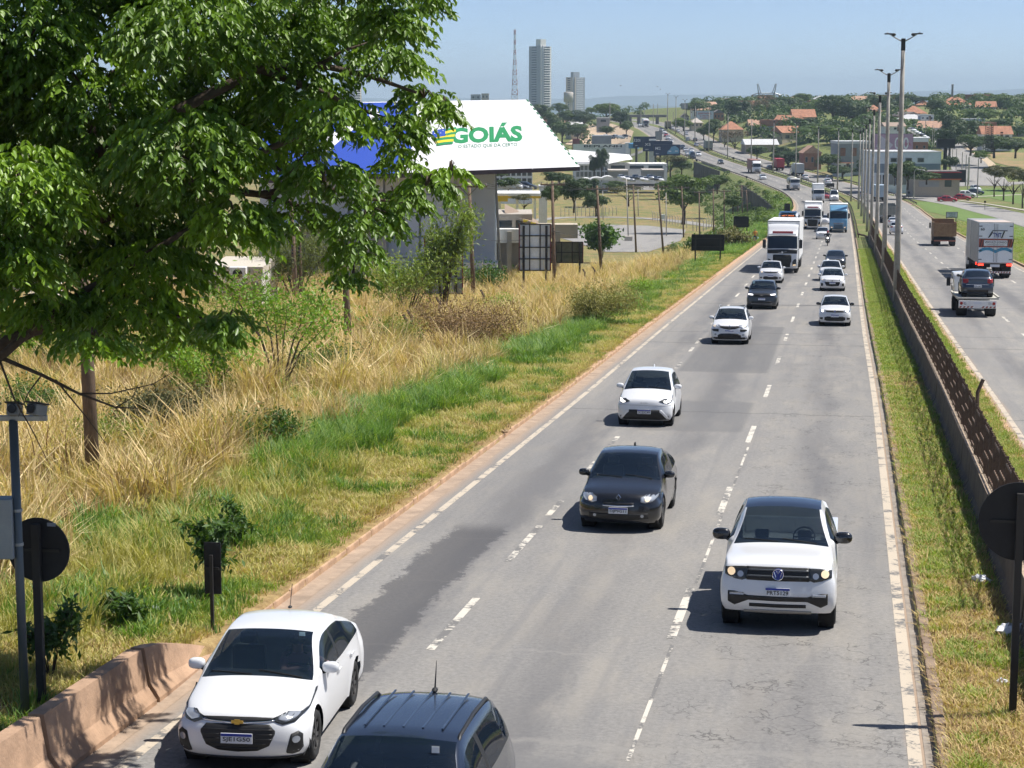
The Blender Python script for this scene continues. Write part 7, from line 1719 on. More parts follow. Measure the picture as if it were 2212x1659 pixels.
# --- hall with the big printed roof
D0 = 176.; hp = at(900, 600, D0+6); hall = thing('event_hall', 'grey hall with a huge white printed roof awning lettered in green', 'building', hp, YAW)
Mi = (Matrix.Translation(hp) @ Matrix.Rotation(YAW, 4, 'Z')).inverted()
def hl(px, py, D): return Mi @ at(px, py, D)
A, B, Cc, Dd = hl(560,224,D0+9), hl(1140,215,D0+9), hl(1253,360,D0-4), hl(560,384,D0-4)
nF = (Cc-Dd).cross(A-Dd).normalized(); nF = nF if nF.y < 0 else -nF
B = (lambda o_, d_: o_ + d_*((Dd-o_).dot(nF)/d_.dot(nF)))(Mi @ Vector(_C), Mi.to_3x3() @ Vector(ray(1140,215)))
bk = [p + Vector((0,14,0)) for p in (A,B)]; bl = [p + Vector((0,30,0)) for p in (Dd, Cc)]
ROOFW = mat('printed_canvas_white', (.80,.80,.82), .6, var=.03, vscale=.15, bump=.15, bscale=.4)
b = MB(); th = Vector((0,.6,-.5))
b.add([A,B,Cc,Dd, bk[0],bk[1],bl[0],bl[1], Dd+Vector((0,0,-1.1)), Cc+Vector((0,0,-.35)), bl[0]+Vector((0,0,-1.1)), bl[1]+Vector((0,0,-.35))], [(3,2,1,0),(1,5,4,0),(2,7,5,1),(0,4,6,3),(4,5,7,6)]); b.obj('roof_awning', ROOFW, hall)
b = MB(); b.add([Dd,Cc,Cc+Vector((0,.05,-.35)),Dd+Vector((0,.05,-.5)), bl[0],bl[1],bl[1]+Vector((0,0,-.25)),bl[0]+Vector((0,0,-.5))], [(3,2,1,0),(2,6,5,1),(3,7,6,2)]); b.obj('roof_edge', mat('roof_edge_dark', (.06,.05,.07), .7), hall)
nF = (Cc-Dd).cross(A-Dd).normalized(); nF = nF if nF.y < 0 else -nF
eX = (Cc-Dd).normalized(); eZ = eX.cross(nF); eZ = eZ if eZ.z > 0 else -eZ
def on_face(px, py, off=.05):
    o_ = Mi @ Vector(_C); d_ = (Mi.to_3x3() @ Vector(ray(px, py))); s = (Dd-o_).dot(nF)/d_.dot(nF); return o_ + d_*s + nF*off
Mf = lambda p: Matrix(((eX.x, -nF.x, eZ.x, p.x),(eX.y, -nF.y, eZ.y, p.y),(eX.z, -nF.z, eZ.z, p.z),(0,0,0,1)))
GRN = mat('print_green', (.012,.26,.09), .6); GRND = mat('print_dark_green', (.05,.20,.11), .6); GRNL = mat('print_pale_green', (.52,.62,.56), .6); PYEL = mat('print_yellow', (.80,.62,.03), .6); PBLU = mat('print_blue', (.02,.07,.42), .6)
def face_text(s, m, x0, x1, y0, y1, bold, sp=1.):
    a, b_, c_ = on_face(x0, (y0+y1)/2), on_face(x1, (y0+y1)/2), on_face((x0+x1)/2, y0); d_ = on_face((x0+x1)/2, y1)
    text_fit(s, m, (b_-a).length, (c_-d_).length, 'lettering', hall, Mf((a+b_)/2 - nF*.035), .004, bold, sp)
face_text('GOIÁS', GRN, 974, 1128, 266, 308, .045); face_text('GOVERNO DE', GRNL, 985, 1112, 263.5, 270.5, .0, 1.9); face_text('O ESTADO QUE DÁ CERTO', GRND, 990, 1117, 309, 319.5, .008, 1.05)
def face_quad(name, pts, m, off): b = MB(); b.add([on_face(*p, off) for p in pts], [tuple(range(len(pts)))]); return b.obj(name, m, hall)
for k in range(7):
    y = 278 + k*5.2; x0 = 962 if k < 3 else 934 + k*1.5; x1 = 986 - k*1.2
    face_quad('flag_stripe', [(x0,y+2),((x0+x1)/2,y-1),(x1,y-2.5),(x1-.5,y+2.6),((x0+x1)/2,y+4),(x0,y+7)], GRN if k % 2 == 0 else PYEL, .06)
face_quad('flag_canton', [(934,285),(948,281),(962,279),(962,295),(948,297),(934,301)], PBLU, .07)
for x, y in ((939,290),(945,286),(952,289),(957,284),(949,293)): face_quad('flag_star', [(x-1.1,y),(x,y+1.3),(x+1.1,y),(x,y-1.3)], M_['white_paint'], .09)
face_quad('blue_print', [(560,225.5),(905,221),(893,262),(900,300),(860,375),(560,383)], PBLU, .035)
face_quad('white_flash', [(795,240),(812,232),(822,252),(806,275)], ROOFW, .05); face_quad('white_flash', [(700,300),(760,262),(770,275),(705,330)], ROOFW, .05)
for x in (930,985,1040,1095,1150): face_quad('canvas_seam', [(x-40+.8*0,217.5),(x-39.2,217.5),(x+.9,372 if x < 960 else 366),(x,372 if x < 960 else 366)], mat('seam_grey', (.62,.62,.65), .7), .008)
for k in range(15):
    q = k/15; a = B.lerp(Cc, q); c_ = B.lerp(Cc, q+.035); b = MB(); b.add([a+nF*.012+Vector((-.16,0,0)), c_+nF*.012+Vector((-.16,0,0)), c_+nF*.012+Vector((-.02,0,0)), a+nF*.012+Vector((-.02,0,0))], [(0,1,2,3),(3,2,1,0)]); b.obj('edge_lacing', GRN, hall)
PANEL = mat('hall_panel', (.70,.75,.82), .6, var=.08, vscale=.4)
def panel_wall(x0, x1, D, yt0, yt1, yb0, yb1, nx, nz_):
    p00, p10, p01, p11 = hl(x0,yb0,D), hl(x1,yb1,D), hl(x0,yt0,D), hl(x1,yt1,D)
    b = MB(); b.add([p00,p10,p11,p01], [(0,1,2,3)]); 
    P = lambda u, v: (p00*(1-u)+p10*u)*(1-v) + (p01*(1-u)+p11*u)*v
    pm_ = None
    for i in range(nx):
        for j in range(nz_):
            e = .006; q = [P(i/nx+e,j/nz_+e), P((i+1)/nx-e,j/nz_+e), P((i+1)/nx-e,(j+1)/nz_-e), P(i/nx+e,(j+1)/nz_-e)]
            m = MB(); f = Vector((0,-.14,0)); m.add([v+f for v in q]+q, [(0,1,2,3),(1,0,4,5),(2,1,5,6),(3,2,6,7),(0,3,7,4)]); m.obj('wall_panel', PANEL, hall)
a0, a1 = hl(560,380,D0+2), hl(986,600,D0+2); c0 = hl(1003,600,D0+8); c1 = hl(1069,600,D0+8)
b = MB(); b.box(a0.x,a1.x,a0.y+.2,a0.y+22,-3,hl(900,366,D0+2).z); b.obj('wall', PANEL, hall)
b = MB(); b.box(a1.x-.02,a1.x+.55,a0.y+.1,a0.y+6,-3,hl(990,366,D0+2).z); b.obj('corner_pier', mat('hall_white', (.62,.62,.60), .7, var=.06), hall)
b = MB(); b.box(a1.x+.5,c1.x,c0.y+.2,c0.y+20,-3,hl(1003,360,D0+8).z); b.obj('wall', PANEL, hall)
panel_wall(600, 984, D0+2, 374, 374, 606, 602, 5, 5); panel_wall(1004, 1068, D0+8, 370, 368, 590, 578, 2, 5)
b = MB(); q0, q1 = hl(945,572,D0-1), hl(1075,560,D0-1); b.box(q0.x,q1.x,q0.y,q0.y+3,q0.z-.3,q0.z+.15); b.obj('entrance_slab', M_['white_paint'], hall)
for x in (950,1015,1070): p = hl(x,590,D0-1); b = MB(); b.box(p.x-.15,p.x+.15,p.y+.2,p.y+.5,-2.5,q0.z-.3); b.obj('entrance_post', M_['cpole'], hall)
# low concrete annex with stairs to the right of the hall
an = thing('concrete_annex', 'low concrete building with a sloping stair roof right of the hall', 'building', at(1150,540,205), YAW); Ma = (Matrix.Translation(an.location) @ Matrix.Rotation(YAW,4,'Z')).inverted(); al = lambda x,y,D: Ma @ at(x,y,D)
CONC = mat('annex_concrete', (.42,.38,.33), .9, var=.15, vscale=.4)
p, q = al(1066,462,205), al(1150,462,205); b = MB(); b.box(p.x,q.x,0,9,-2,p.z); b.obj('wall', CONC, an)
for x in (1076,1112): p2, q2 = al(x+2,476,204.9), al(x+30,494,204.9); b = MB(); b.box(p2.x,q2.x,-.05,-.003,q2.z,p2.z); b.obj('window', WIN, an)
p, q = al(1064,495,203), al(1125,525,203); b = MB(); b.box(p.x,q.x,p.y,p.y+1.5,q.z,p.z); b.obj('balcony', WALLW, an)
p, q = al(1150,480,203), al(1248,512,203); b = MB(); b.box(p.x,q.x,p.y-.2,p.y+2.5,al(1200,515,203).z,al(1200,485,203).z); b.obj('ramp_wall', WALLC, an)
s0, s1 = al(1090,459,206), al(1163,484,203); b = MB(); b.add([(s0.x,s0.y,s0.z),(s1.x,s1.y,s1.z),(s1.x,s1.y+6,s1.z),(s0.x,s0.y+6,s0.z+.6)], [(0,1,2,3),(3,2,1,0)]); b.add([(s0.x,s0.y,s0.z-.4),(s1.x,s1.y,s1.z-.4),(s1.x,s1.y,s1.z),(s0.x,s0.y,s0.z)], [(0,1,2,3)]); b.obj('stair_roof', mat('stair_brown', (.28,.21,.16), .9), an)
for k in range(9): s = k/9; p = s0.lerp(s1, s); b = MB(); b.box(p.x,p.x+.5,p.y-.5,p.y-.02,p.z-.3,p.z-.1); b.obj('stair_step', PYEL if k % 2 else CONC, an)
for x in (1100,1140,1205): p = al(x,540,203); b = MB(); b.box(p.x-.25,p.x+.25,p.y,p.y+.5,-2,al(x,500,203).z); b.obj('pillar', CONC, an)

# billboard backs in the field
def back_board(label, x0, x1, yt, yb, legs, nx, nz_, pm_, fr, lattice=True, turn=0.):
    base = hit(*legs[0]); D = proj(base)[2]; t = thing('billboard', label, 'billboard', base, YAW + turn); Mb = (Matrix.Translation(base) @ Matrix.Rotation(YAW,4,'Z')).inverted()
    p, q = Mb @ at(x0,yt,D), Mb @ at(x1,yb,D); nw, nh = (q.x-p.x)/nx, (p.z-q.z)/nz_
    for i in range(nx):
        for j in range(nz_): b = MB(); b.rbox(p.x+i*nw+.03,p.x+(i+1)*nw-.03,.08,.12,q.z+j*nh+.03,q.z+(j+1)*nh-.03,.01); b.obj('back_panel', pm_, t)
    for i in range(nx+1): b = MB(); x = p.x+i*nw; b.box(x-.04,x+.04,.0,.14,q.z,p.z); b.obj('frame_bar', fr if i in (0,nx) else M_['dark_metal'], t)
    for j in range(nz_+1): b = MB(); z = q.z+j*nh; b.box(p.x,q.x,-.01,.07,z-.04,z+.04); b.obj('frame_bar', M_['dark_metal'], t)
    for lg in legs:
        l = Mb @ at(lg[0], yt, D); b = MB(); b.rbox(l.x-.09,l.x+.09,-.2,-.02,-1.2,p.z-.1,.015); b.obj('leg', M_['dark_metal'], t)
RFR = mat('frame_dark_red', (.18,.03,.025), .7)
back_board('pale grey billboard back in a dark grid frame between two wooden poles', 1121.6, 1189, 483, 583.5, [(1131,632),(1180,615)], 3, 4, mat('board_pale', (.86,.90,.90), .7, var=.1), RFR)
back_board('dark green-grey billboard back with red edge below the hall', 918, 999.5, 508, 634, [(930,672),(985,668)], 2, 4, mat('board_dark', (.34,.37,.37), .7, var=.15), RFR)
back_board('low billboard back with six dark framed olive panels', 1190, 1259, 522, 567, [(1200,604),(1252,600)], 3, 2, mat('board_olive', (.20,.20,.13), .8, col2=(.07,.09,.06), vscale=1.2), RFR)

# --- left middle distance
building('white_wall_building', 'low white building with a pale roof glimpsed below the tree', 452, 566, 592, 655, 120, 8, WALLW, 'flat', mat('pale_roof_slab', (.55,.50,.42), .8), .2, 4, 1, .4)
b = MB(); p = at(515,605,118); ac = thing('air_conditioner', 'white air conditioning unit on the low white building', 'appliance', p, YAW); b.rbox(-.5,.5,-.35,.35,0,.8,.04); b.obj('casing', M_['white_paint'], ac); b = MB(); b.lathe([(.001,-.36),(.28,-.36),(.3,-.35)], 18, 'y', (0,0,.4)); b.obj('fan_grille', M_['dark_metal'], ac)
building('white_wall_building', 'white building behind the tree at the far left edge', -60, 60, 560, 660, 130, 10, WALLW, 'flat', METR, .2, 3, 2, .4)
building('grey_shed', 'grey shed behind the bamboo seen under the tree', 560, 835, 505, 620, 175, 10, WALLG, 'flat', DARKR, .2, 5, 1, .4)
# petrol station
pt = thing('petrol_station', 'petrol station canopy with white and yellow fascia', 'canopy', at(1117,447,310), YAW); W_ = 100/FPX*310
b = MB(); b.rbox(-W_/2,W_/2,-3,6,1.5,2.3,.05); b.obj('canopy', WALLW, pt); b = MB(); b.box(-W_/2-.02,W_/2+.02,-3.06,-3.01,1.5,1.85); b.obj('yellow_fascia', mat('fascia_yellow', (.75,.48,.02), .6), pt); b = MB(); b.box(-W_/2,-W_/2+2.2,-3.1,-3.06,1.0,1.9); b.obj('fascia_end', mat('fascia_yellow', ()), pt)
for x in (-.38,0,.38): b = MB(); b.box(W_*x-.2,W_*x+.2,-1,-.6,-4,1.5); b.obj('column', WALLW, pt)
building('white_kiosk', 'small white building right of the petrol canopy', 1165, 1182, 405, 432, 318, 5, WALLW, 'flat', METR, 0, 1, 1, .4)
building('glass_showroom', 'blue-grey glass showroom behind the petrol station trees', 1068, 1150, 362, 404, 470, 12, WALLB, 'flat', METR, .2, 7, 2, .8)
# car dealership hall and its tents
t, W_, H_ = building('dealership_hall', 'long white dealership hall with sloping white roof and dark strip windows', *[Z2(0,0)[0]-18, Z2(265,0)[0]], Z2(0,962)[1], Z2(0,1105)[1], 600, 30, WALLB, 'flat', METR, .4, 8, 2, .78, wm=mat('strip_window', (.16,.18,.19), .3))
b = MB(); x1 = W_/2; b.add([(-W_/2-1,-1,H_+.25),(x1,-1,H_+.25),(x1+6,14,H_+.9),(x1+9,26,H_+.8),(x1+9,45,H_+1.8),(-W_/2-1,45,H_+3.4)], [(0,1,2,3,4,5)]); b.add([(-W_/2-1,-1,H_-.3),(x1,-1,H_-.3),(x1,-1,H_+.25),(-W_/2-1,-1,H_+.25)], [(0,1,2,3)]); b.obj('sloping_roof', M_['white_paint'], t)
b = MB(); b.box(x1,x1+20,26,40,-3,H_-.6); b.obj('rear_wing', WALLW, t)
for k in range(3): b = MB(); b.box(x1+2+k*6,x1+6.5+k*6,25.9,25.99,H_-2.2,H_-1.2); b.obj('window', WIN, t)
building('carport', 'pale flat carport roof beside the dealership hall', *[Z2(270,0)[0], Z2(480,0)[0]], Z2(0,1040)[1], Z2(0,1100)[1], 590, 10, WALLG, 'flat', mat('carport_roof', (.55,.50,.45), .7), .2, deep=.2)
building('carport', 'second flat carport roof below the blue billboards', *[Z2(640,0)[0], Z2(870,0)[0]], Z2(0,1035)[1], Z2(0,1110)[1], 590, 10, WALLG, 'flat', mat('carport_roof', ()), .2, deep=.2)
for k, (a, w_) in enumerate(((140,150),(260,150),(20,110))):
    x, y = Z2(a, 1168); p = at(x, y, 520); tn = thing('tent', ['white arched tent left of the tallest arch','tallest white arched tent before the dealership','low white tent at the far left of the dealership'][k], 'tent', p, YAW); r_ = w_/2.765*.5486/FPX*520/2; b = MB(); n = 12
    V = [(r_*math.cos(math.pi*i/n), yy, .8+r_*(.45 if k != 1 else .62)*math.sin(math.pi*i/n)) for yy in (0,6) for i in range(n+1)]; b.add(V, [(i,i+1,n+2+i,n+1+i) for i in range(n)] + [tuple(range(n,-1,-1))]); b.obj('canopy', M_['white_paint'], tn)
# wall with painted name
t, W_, H_ = building('painted_wall', 'long white wall painted with dark lettering beside a car lot', Z1(1540,0)[0], Z1(2150,0)[0], Z1(0,1432)[1], Z1(0,1488)[1], 760, .4, M_['white_paint'], 'flat', M_['white_paint'], -.2, cat='wall')
text_fit('BEPLANH', M_['ink'], W_*.68, H_*.45, 'lettering', t, Matrix.Translation((W_*.03,-.03,H_*.62)), .01, .03); text_fit('Locações Planejamento e Terraplenagem', GRND, W_*.66, H_*.16, 'lettering', t, Matrix.Translation((W_*.03,-.03,H_*.2)), .01)
building('grey_shed', 'grey corrugated shed behind the lettered wall', Z1(1750,0)[0], Z1(1955,0)[0], Z1(0,1345)[1], Z1(0,1432)[1], 775, 8, WALLG, 'flat', METR, .1)
building('container', 'red container beside the sandy yard', Z1(1535,0)[0], Z1(1610,0)[0], Z1(0,1380)[1], Z1(0,1430)[1], 770, 4, mat('container_red', (.24,.07,.07), .7), 'flat', mat('container_red', ()), -.1)
building('gatehouse', 'small pale arch house above the sandy yard', Z1(1800,0)[0], Z1(1935,0)[0], Z1(0,1150)[1], Z1(0,1205)[1], 860, 6, WALLG, 'flat', METR, .1, 1, 1, .5)
sheet('car_lot', [hit(*Z2(-60,1250)), hit(*Z2(880,1240)), hit(*Z2(880,1105)), hit(*Z2(-60,1110))], asp_s, .12)
sheet('yard_lane', [hit(*Z2(-100,860)), hit(*Z2(640,835)), hit(*Z2(640,810)), hit(*Z2(-100,830))], asp_s, .2)
sheet('sandy_yard', [hit(*Z1(1450,1440)), hit(*Z1(2150,1440)), hit(*Z1(2200,1300)), hit(*Z1(1960,1215)), hit(*Z1(1720,1215)), hit(*Z1(1640,1330))], mat('sandy_earth', (.50,.38,.26), .95, var=.12), .3)
building('container', 'white storage box at the end of the lettered wall', Z1(2110,0)[0], Z1(2160,0)[0], Z1(0,1420)[1], Z1(0,1480)[1], 758, 4, M_['white_paint'], 'flat', M_['white_paint'], -.1)
# parked cars in the lots
GP = 'cars parked in the far car lots'
for k in range(26):
    if k < 9: x, y, D = Z2(430 + k*52, 1120)[0], Z2(0, 1128 + 14*(k % 3))[1], 575
    elif k < 16: x, y, D = Z2(300 + (k-9)*35, 700)[0], Z2(0, 672 + 8*(k % 3))[1], 790
    elif k < 20: x, y, D = Z6(1480 + (k-16)*75, 0)[0], Z6(0,552)[1], 330
    else: x, y, D = Z3(1290 + (k-20)*22, 0)[0], Z3(0, 1010 + (k-20)*12)[1], 640
    p = at(x, y, D); C_, ms = proto(['hatch','saloon','suv'][k % 3], [PW, PW, PSIL, PGREY][k % 4]); t = thing('parked_car', ['small car parked in the dealership lot below the blue billboards','small car parked in the lot behind the lettered wall','small car parked beside the petrol station','small car parked along the upper avenue'][(k >= 9) + (k >= 16) + (k >= 20)], 'car', p, YAW + (1.45 if 9 <= k < 20 else .25), GP + ' %d' % ((k >= 9) + (k >= 16) + (k >= 20)))
    for nm, me in ms: link(nm, me, t)
for k, (a, b_, P_, lb) in enumerate(((1655,1468,PRED,'red car turning at the service road corner'),(1770,1468,PRED,'red car waiting beside the curved street lamp'),(1810,1455,PW,'white car behind the curved street lamp'),(1880,1445,PDKB,'dark car right of the curved street lamp'),(1830,1425,PW,'white pickup-like car up the avenue'))):
    p = at(*Z3(a, b_), 425 + 12*k); p.z = float(ground(p.x, p.y)) + .1; C_, ms = proto(['saloon','hatch','suv','saloon','suv'][k], P_); t = thing('saloon_car', lb, 'car', p, YAW + (1.5 if k in (0,1,2,3) else .1))
    for nm, me in ms: link(nm, me, t)
    tm, rm2 = wheel_meshes(C_.wheel, .2, False, 5)
    for yy in (C_.fo, C_.fo+C_.wb):
        for sg in (-1,1): link('wheel', tm, t, (sg*(C_.W/2-.13), yy, C_.wheel))

# --- billboards
NAVY = mat('poster_navy', (.012,.03,.085), .5, var=.3, vscale=.2); PALEB = mat('poster_car_blue', (.16,.36,.52), .5)
def car_shape(p, W_, H_, foot, y=-.06):
    pts = [(.0,.15),(.02,.42),(.10,.55),(.16,.80),(.30,.88),(.42,.70),(.46,.48),(.44,.2)]; b = MB(); n = len(pts); b.add([(W_*(q[0]),y,foot+H_*q[1]) for q in pts], [tuple(range(n))]); o = b.obj('printed_car', PALEB, p)
    for x0, z0 in ((.06,.34),(.30,.36)): b = MB(); b.box(W_*x0,W_*(x0+.1),y-.02,y-.005,foot+H_*z0,foot+H_*(z0+.1)); b.obj('printed_lamp', M_['white_paint'], o)
for k, (x0, x1, y0, y1, tx, lb, D) in enumerate(((535,780,658,778,'320i','rearmost dark blue billboard of the stepped trio',690),(640,960,705,818,'X5','middle dark blue billboard of the stepped trio',672),(757,1047,745,865,'M2','front dark blue billboard of the stepped trio with a pale car',655))):
    t, W_, H_, p = billboard('billboard', lb, Z2(x0,0)[0], Z2(x1,0)[0], Z2(0,y0)[1], Z2(0,y1)[1], D, NAVY, (-.36,.1) if k < 2 else (-.42,.02), 11., .8, text=((tx, M_['white_paint'], .2 if len(tx) < 3 else .3, .27, -.34, .66), ('BMW', M_['white_paint'], .12, .07, -.36, .18)), legr=.35)
    if k == 2: car_shape(p, W_, H_, 11.)
p = at(*Z2(742,1000), 680); cw = thing('white_column', 'tall white advertising column under the blue billboards', 'column', p, YAW); b = MB(); b.rbox(-1.2,1.2,-.6,.6,-3,10,.1); b.obj('shaft', M_['white_paint'], cw)
p = at(*Z2(540,915), 700); wt = thing('water_tank', 'small blue-topped water tank on legs left of the blue billboards', 'tank', p, YAW); b = MB(); b.lathe([(.1,4.2),(1.9,4.2),(1.9,5.9),(.2,6.3)], 14); b.obj('tank', mat('tank_blue', (.10,.30,.55), .6), wt)
for sx in (-1.2,1.2): b = MB(); b.box(sx-.2,sx+.2,-.2,.2,-3,4.2); b.obj('leg', pale, wt)
PINK = mat('poster_pink', (.48,.30,.40), .6, var=.1, vscale=.3); REDT = mat('print_red', (.45,.03,.05), .6); NAVT = mat('print_navy', (.03,.05,.18), .6)
billboard('billboard', 'white billboard with red lettering on the left of the far hill', Z2(1220,0)[0], Z2(1410,0)[0], Z2(0,378)[1], Z2(0,472)[1], 880, mat('poster_pale', (.55,.62,.70), .6), (-.3,.25), 8, .6, text=(('DISPONÍVEL', REDT, .78, .24, 0, .72),('62 3945 7000', REDT, .6, .16, 0, .42),('LAMENTA', REDT, .5, .12, 0, .18)))
billboard('billboard', 'pale billboard with a grey ring symbol among the hillside trees', Z2(1770,0)[0], Z2(1950,0)[0], Z2(0,628)[1], Z2(0,700)[1], 800, mat('poster_pale', ()), (-.3,.3), 6, .6, text=(('O', PALEB, .25, .5, -.2, .5),('2', PALEB, .16, .45, .02, .5)))
billboard('billboard', 'dark billboard with a green picture on the hillside', Z3(135,0)[0], Z3(290,0)[0], Z3(0,1035)[1], Z3(0,1112)[1], 790, mat('poster_green', (.03,.09,.08), .6, col2=(.12,.22,.18), vscale=.3), (-.3,.3), 6, .6)
t, W_, H_, p = billboard('billboard', 'pale blue clinic billboard with a dark heart symbol', Z3(297,0)[0], Z3(498,0)[0], Z3(0,1054)[1], Z3(0,1143)[1], 740, mat('poster_clinic', (.50,.62,.75), .6), (-.3,.3), 6, .6, text=(('CLÍNICA BRASIL', NAVT, .9, .22, 0, .2),('V', NAVT, .16, .4, -.02, .66)))
t, W_, H_, p = billboard('billboard', 'big pink billboard with large white zero digits on the white building', Z3(925,0)[0], Z3(1275,0)[0], Z3(0,1022)[1], Z3(0,1182)[1], 505, PINK, (-.4,-.1,.2,.45), 2., .6, text=(('0.0', M_['white_paint'], .34, .62, .22, .5),('ÁLCOOL', REDT, .30, .18, .30, .48),('ZERO', REDT, .12, .08, -.36, .12)))
b = MB(); b.add([(-W_*.40,-.06,2+H_*.3),(-W_*.1,-.06,2+H_*.12),(W_*.02,-.06,2+H_*.42),(-W_*.28,-.06,2+H_*.9)], [(0,1,2,3)]); b.obj('printed_can', mat('print_can', (.62,.55,.60), .5), p)
billboard('billboard', 'black billboard back on a single dark column above the shops', Z3(1475,0)[0], Z3(1630,0)[0], Z3(0,1066)[1], Z3(0,1141)[1], 470, M_['signback'], (0.,), 10.5, .8, legr=.45)
billboard('billboard', 'small dark board left of the far hill billboard', Z2(1055,0)[0], Z2(1130,0)[0], Z2(0,295)[1], Z2(0,355)[1], 950, WALLG, (.3,), 9, .5)
billboard('billboard', 'small white road information board on the right lawn', Z5(1282,0)[0], Z5(1420,0)[0], Z5(0,405)[1], Z5(0,475)[1], 285, mat('board_white', (.55,.60,.63), .6), (-.4,.4), 1.2, .1, text=(('PERÍMETRO', GRND, .7, .18, 0, .75),('URBANO', GRND, .5, .16, 0, .48),('GOIÂNIA', GRND, .6, .16, 0, .22)), legr=.06)
billboard('billboard', 'tall narrow framed board left of the road before the crest', Z2(775,0)[0], Z2(848,0)[0], Z2(0,600)[1], Z2(0,695)[1], 760, WALLG, (.3,), 7, .5)

# --- right side: shops and houses
t, W_, H_ = building('commercial_building', 'two-storey pale building with grey band below the pink billboard', Z3(935,0)[0], Z3(1505,0)[0], Z3(0,1182)[1], Z3(0,1475)[1], 470, 16, WALLB, 'flat', METR, .0)
b = MB(); b.box(-W_/2,W_/2,-.06,-.004,H_*.42,H_*.68); b.obj('grey_band', mat('band_grey', (.20,.24,.29), .7), t)
for k, cx in enumerate((-.20,.02,.20)): f = MB(); f.box(W_*cx-.8,W_*cx+.8,-.08,-.005,H_*.72,H_*.85); o = f.obj('window', FRM, t); g_ = MB(); g_.box(W_*cx-.65,W_*cx+.65,-.09,-.082,H_*.735,H_*.835); g_.obj('pane', WIN, o)
for k in range(10): f = MB(); x = -W_/2+W_*(.05+k*.095); f.box(x,x+W_*.07,-.08,-.005,H_*.08,H_*.36); f.obj('shop_window', WIN if k % 2 else mat('shop_grey', (.22,.22,.22), .5), t)
t, W_, H_ = building('corner_shop', 'low corner shop with black and red fascia beside the service road', Z3(1285,0)[0], Z3(1668,0)[0], Z3(0,1352)[1], Z3(0,1470)[1], 448, 9, mat('wall_beige', (.38,.33,.27), .85, var=.15), 'flat', DARKR, .1)
b = MB(); b.box(-W_*.2,W_/2+.2,-.5,-.3,H_*.58,H_*1.0); o = b.obj('fascia', M_['signback'], t); b = MB(); b.box(-W_*.2,W_/2+.25,-.55,-.51,H_*1.0,H_*1.07); b.obj('red_stripe', REDT, o); b = MB(); b.box(-W_*.2,W_/2+.25,-.55,-.51,H_*.5,H_*.58); b.obj('red_stripe', mat('stripe_orange', (.55,.13,.04), .6), o)
f = MB(); f.box(W_*.17,W_*.32,-.05,-.004,0,H_*.48); f.obj('shop_window', WIN, t); f = MB(); f.box(-W_*.4,W_*.05,-.05,-.004,0,H_*.4); f.obj('shutter', WALLG, t)
p = at(*Z3(1685,1395), 450); kb = thing('black_kiosk', 'black box kiosk sign at the corner of the shop', 'kiosk', p, YAW); b = MB(); b.rbox(-1.0,1.0,0,.8,-1,1.9,.15); b.obj('casing', M_['signback'], kb)
t, W_, H_ = building('unfinished_building', 'grey unfinished building with brick infill behind the lamp posts', Z3(635,0)[0], Z3(915,0)[0], Z3(0,1108)[1], Z3(0,1250)[1], 560, 12, WALLG, 'flat', METR, .5, 3, 1, .55, wm=BRICK)
building('house', 'red-walled building with white parapet beside the pink billboard', Z3(1275,0)[0], Z3(1400,0)[0], Z3(0,1092)[1], Z3(0,1180)[1], 520, 9, BRICK, 'flat', M_['white_paint'], .9, 2, 1, .3)
HS = [('brick house with a pale tiled gable near the clinic billboard',350,500,1185,1300,600,9,BRICK,'front',TERRA2,2.2),('orange roofed house front right of the brick house',635,762,1268,1330,560,8,WALLW,'gable',TERRA,1.6),
 ('orange tiled house on the hill left of the big tree',265,452,880,935,780,10,WALLC,'gable',TERRA,3.),('orange roofed house between the lamp posts on the hill',900,1012,832,870,820,9,WALLW,'hip',TERRA,2.6),
 ('wide orange roofed house right of the tall lamp post',1205,1392,850,895,800,10,WALLW,'hip',TERRA,3.),('small orange roofed house higher on the hill',1305,1440,778,800,950,9,WALLC,'hip',TERRA,2.2),
 ('large red roofed house on the skyline below the thin mast',1520,1775,778,820,900,12,WALLC,'hip',TERRA,3.6),('long orange tiled roof on the right hillside',1860,2112,1025,1060,640,7,WALLW,'gable',TERRA,2.6),
 ('white flat-roofed house among trees on the right hillside',1710,1880,905,960,720,9,WALLB,'flat',METR,.2),('low roofs left of the avenue below the hill',1040,1210,958,1000,640,9,WALLW,'gable',mat('roof_rust', (.33,.25,.2), .8),1.2),
 ('small white house at the top of the avenue',1340,1450,870,915,760,8,WALLW,'flat',METR,.2),('grey walled house at the far right of the hill',2030,2212,975,1040,700,9,WALLG,'flat',DARKR,.2)]
for lb, x0, x1, y0, y1, D, dp, wl_, rf, rm_2, rs_ in HS: building('house', lb, Z3(x0,0)[0], Z3(x1,0)[0], Z3(0,y0)[1], Z3(0,y1)[1], D, dp, wl_, rf, rm_2, rs_, 3, 1, .4, True)
HS2 = [('orange roofed house above the grey leafless tree',1500,1732,580,640,760,11,WALLC,'hip',TERRA,3.),('pale pink house on the hillside right of the grey tree',1800,1925,535,585,820,9,WALLC,'gable',TERRA2,2.4),('brown barn-like house right of the far white billboard',1412,1520,400,475,900,10,BRICK,'front',DARKR,1.5),
 ('grey hut with dark roof left of the far white billboard',1060,1140,440,490,900,8,WALLG,'front',DARKR,1.5),('flat roofed house above the hillside trees',1935,2120,560,600,880,9,WALLW,'flat',DARKR,.2),('pale roofed house below the far white billboard',1165,1290,505,560,850,9,WALLC,'hip',mat('roof_pale', (.45,.40,.36), .8),2.)]
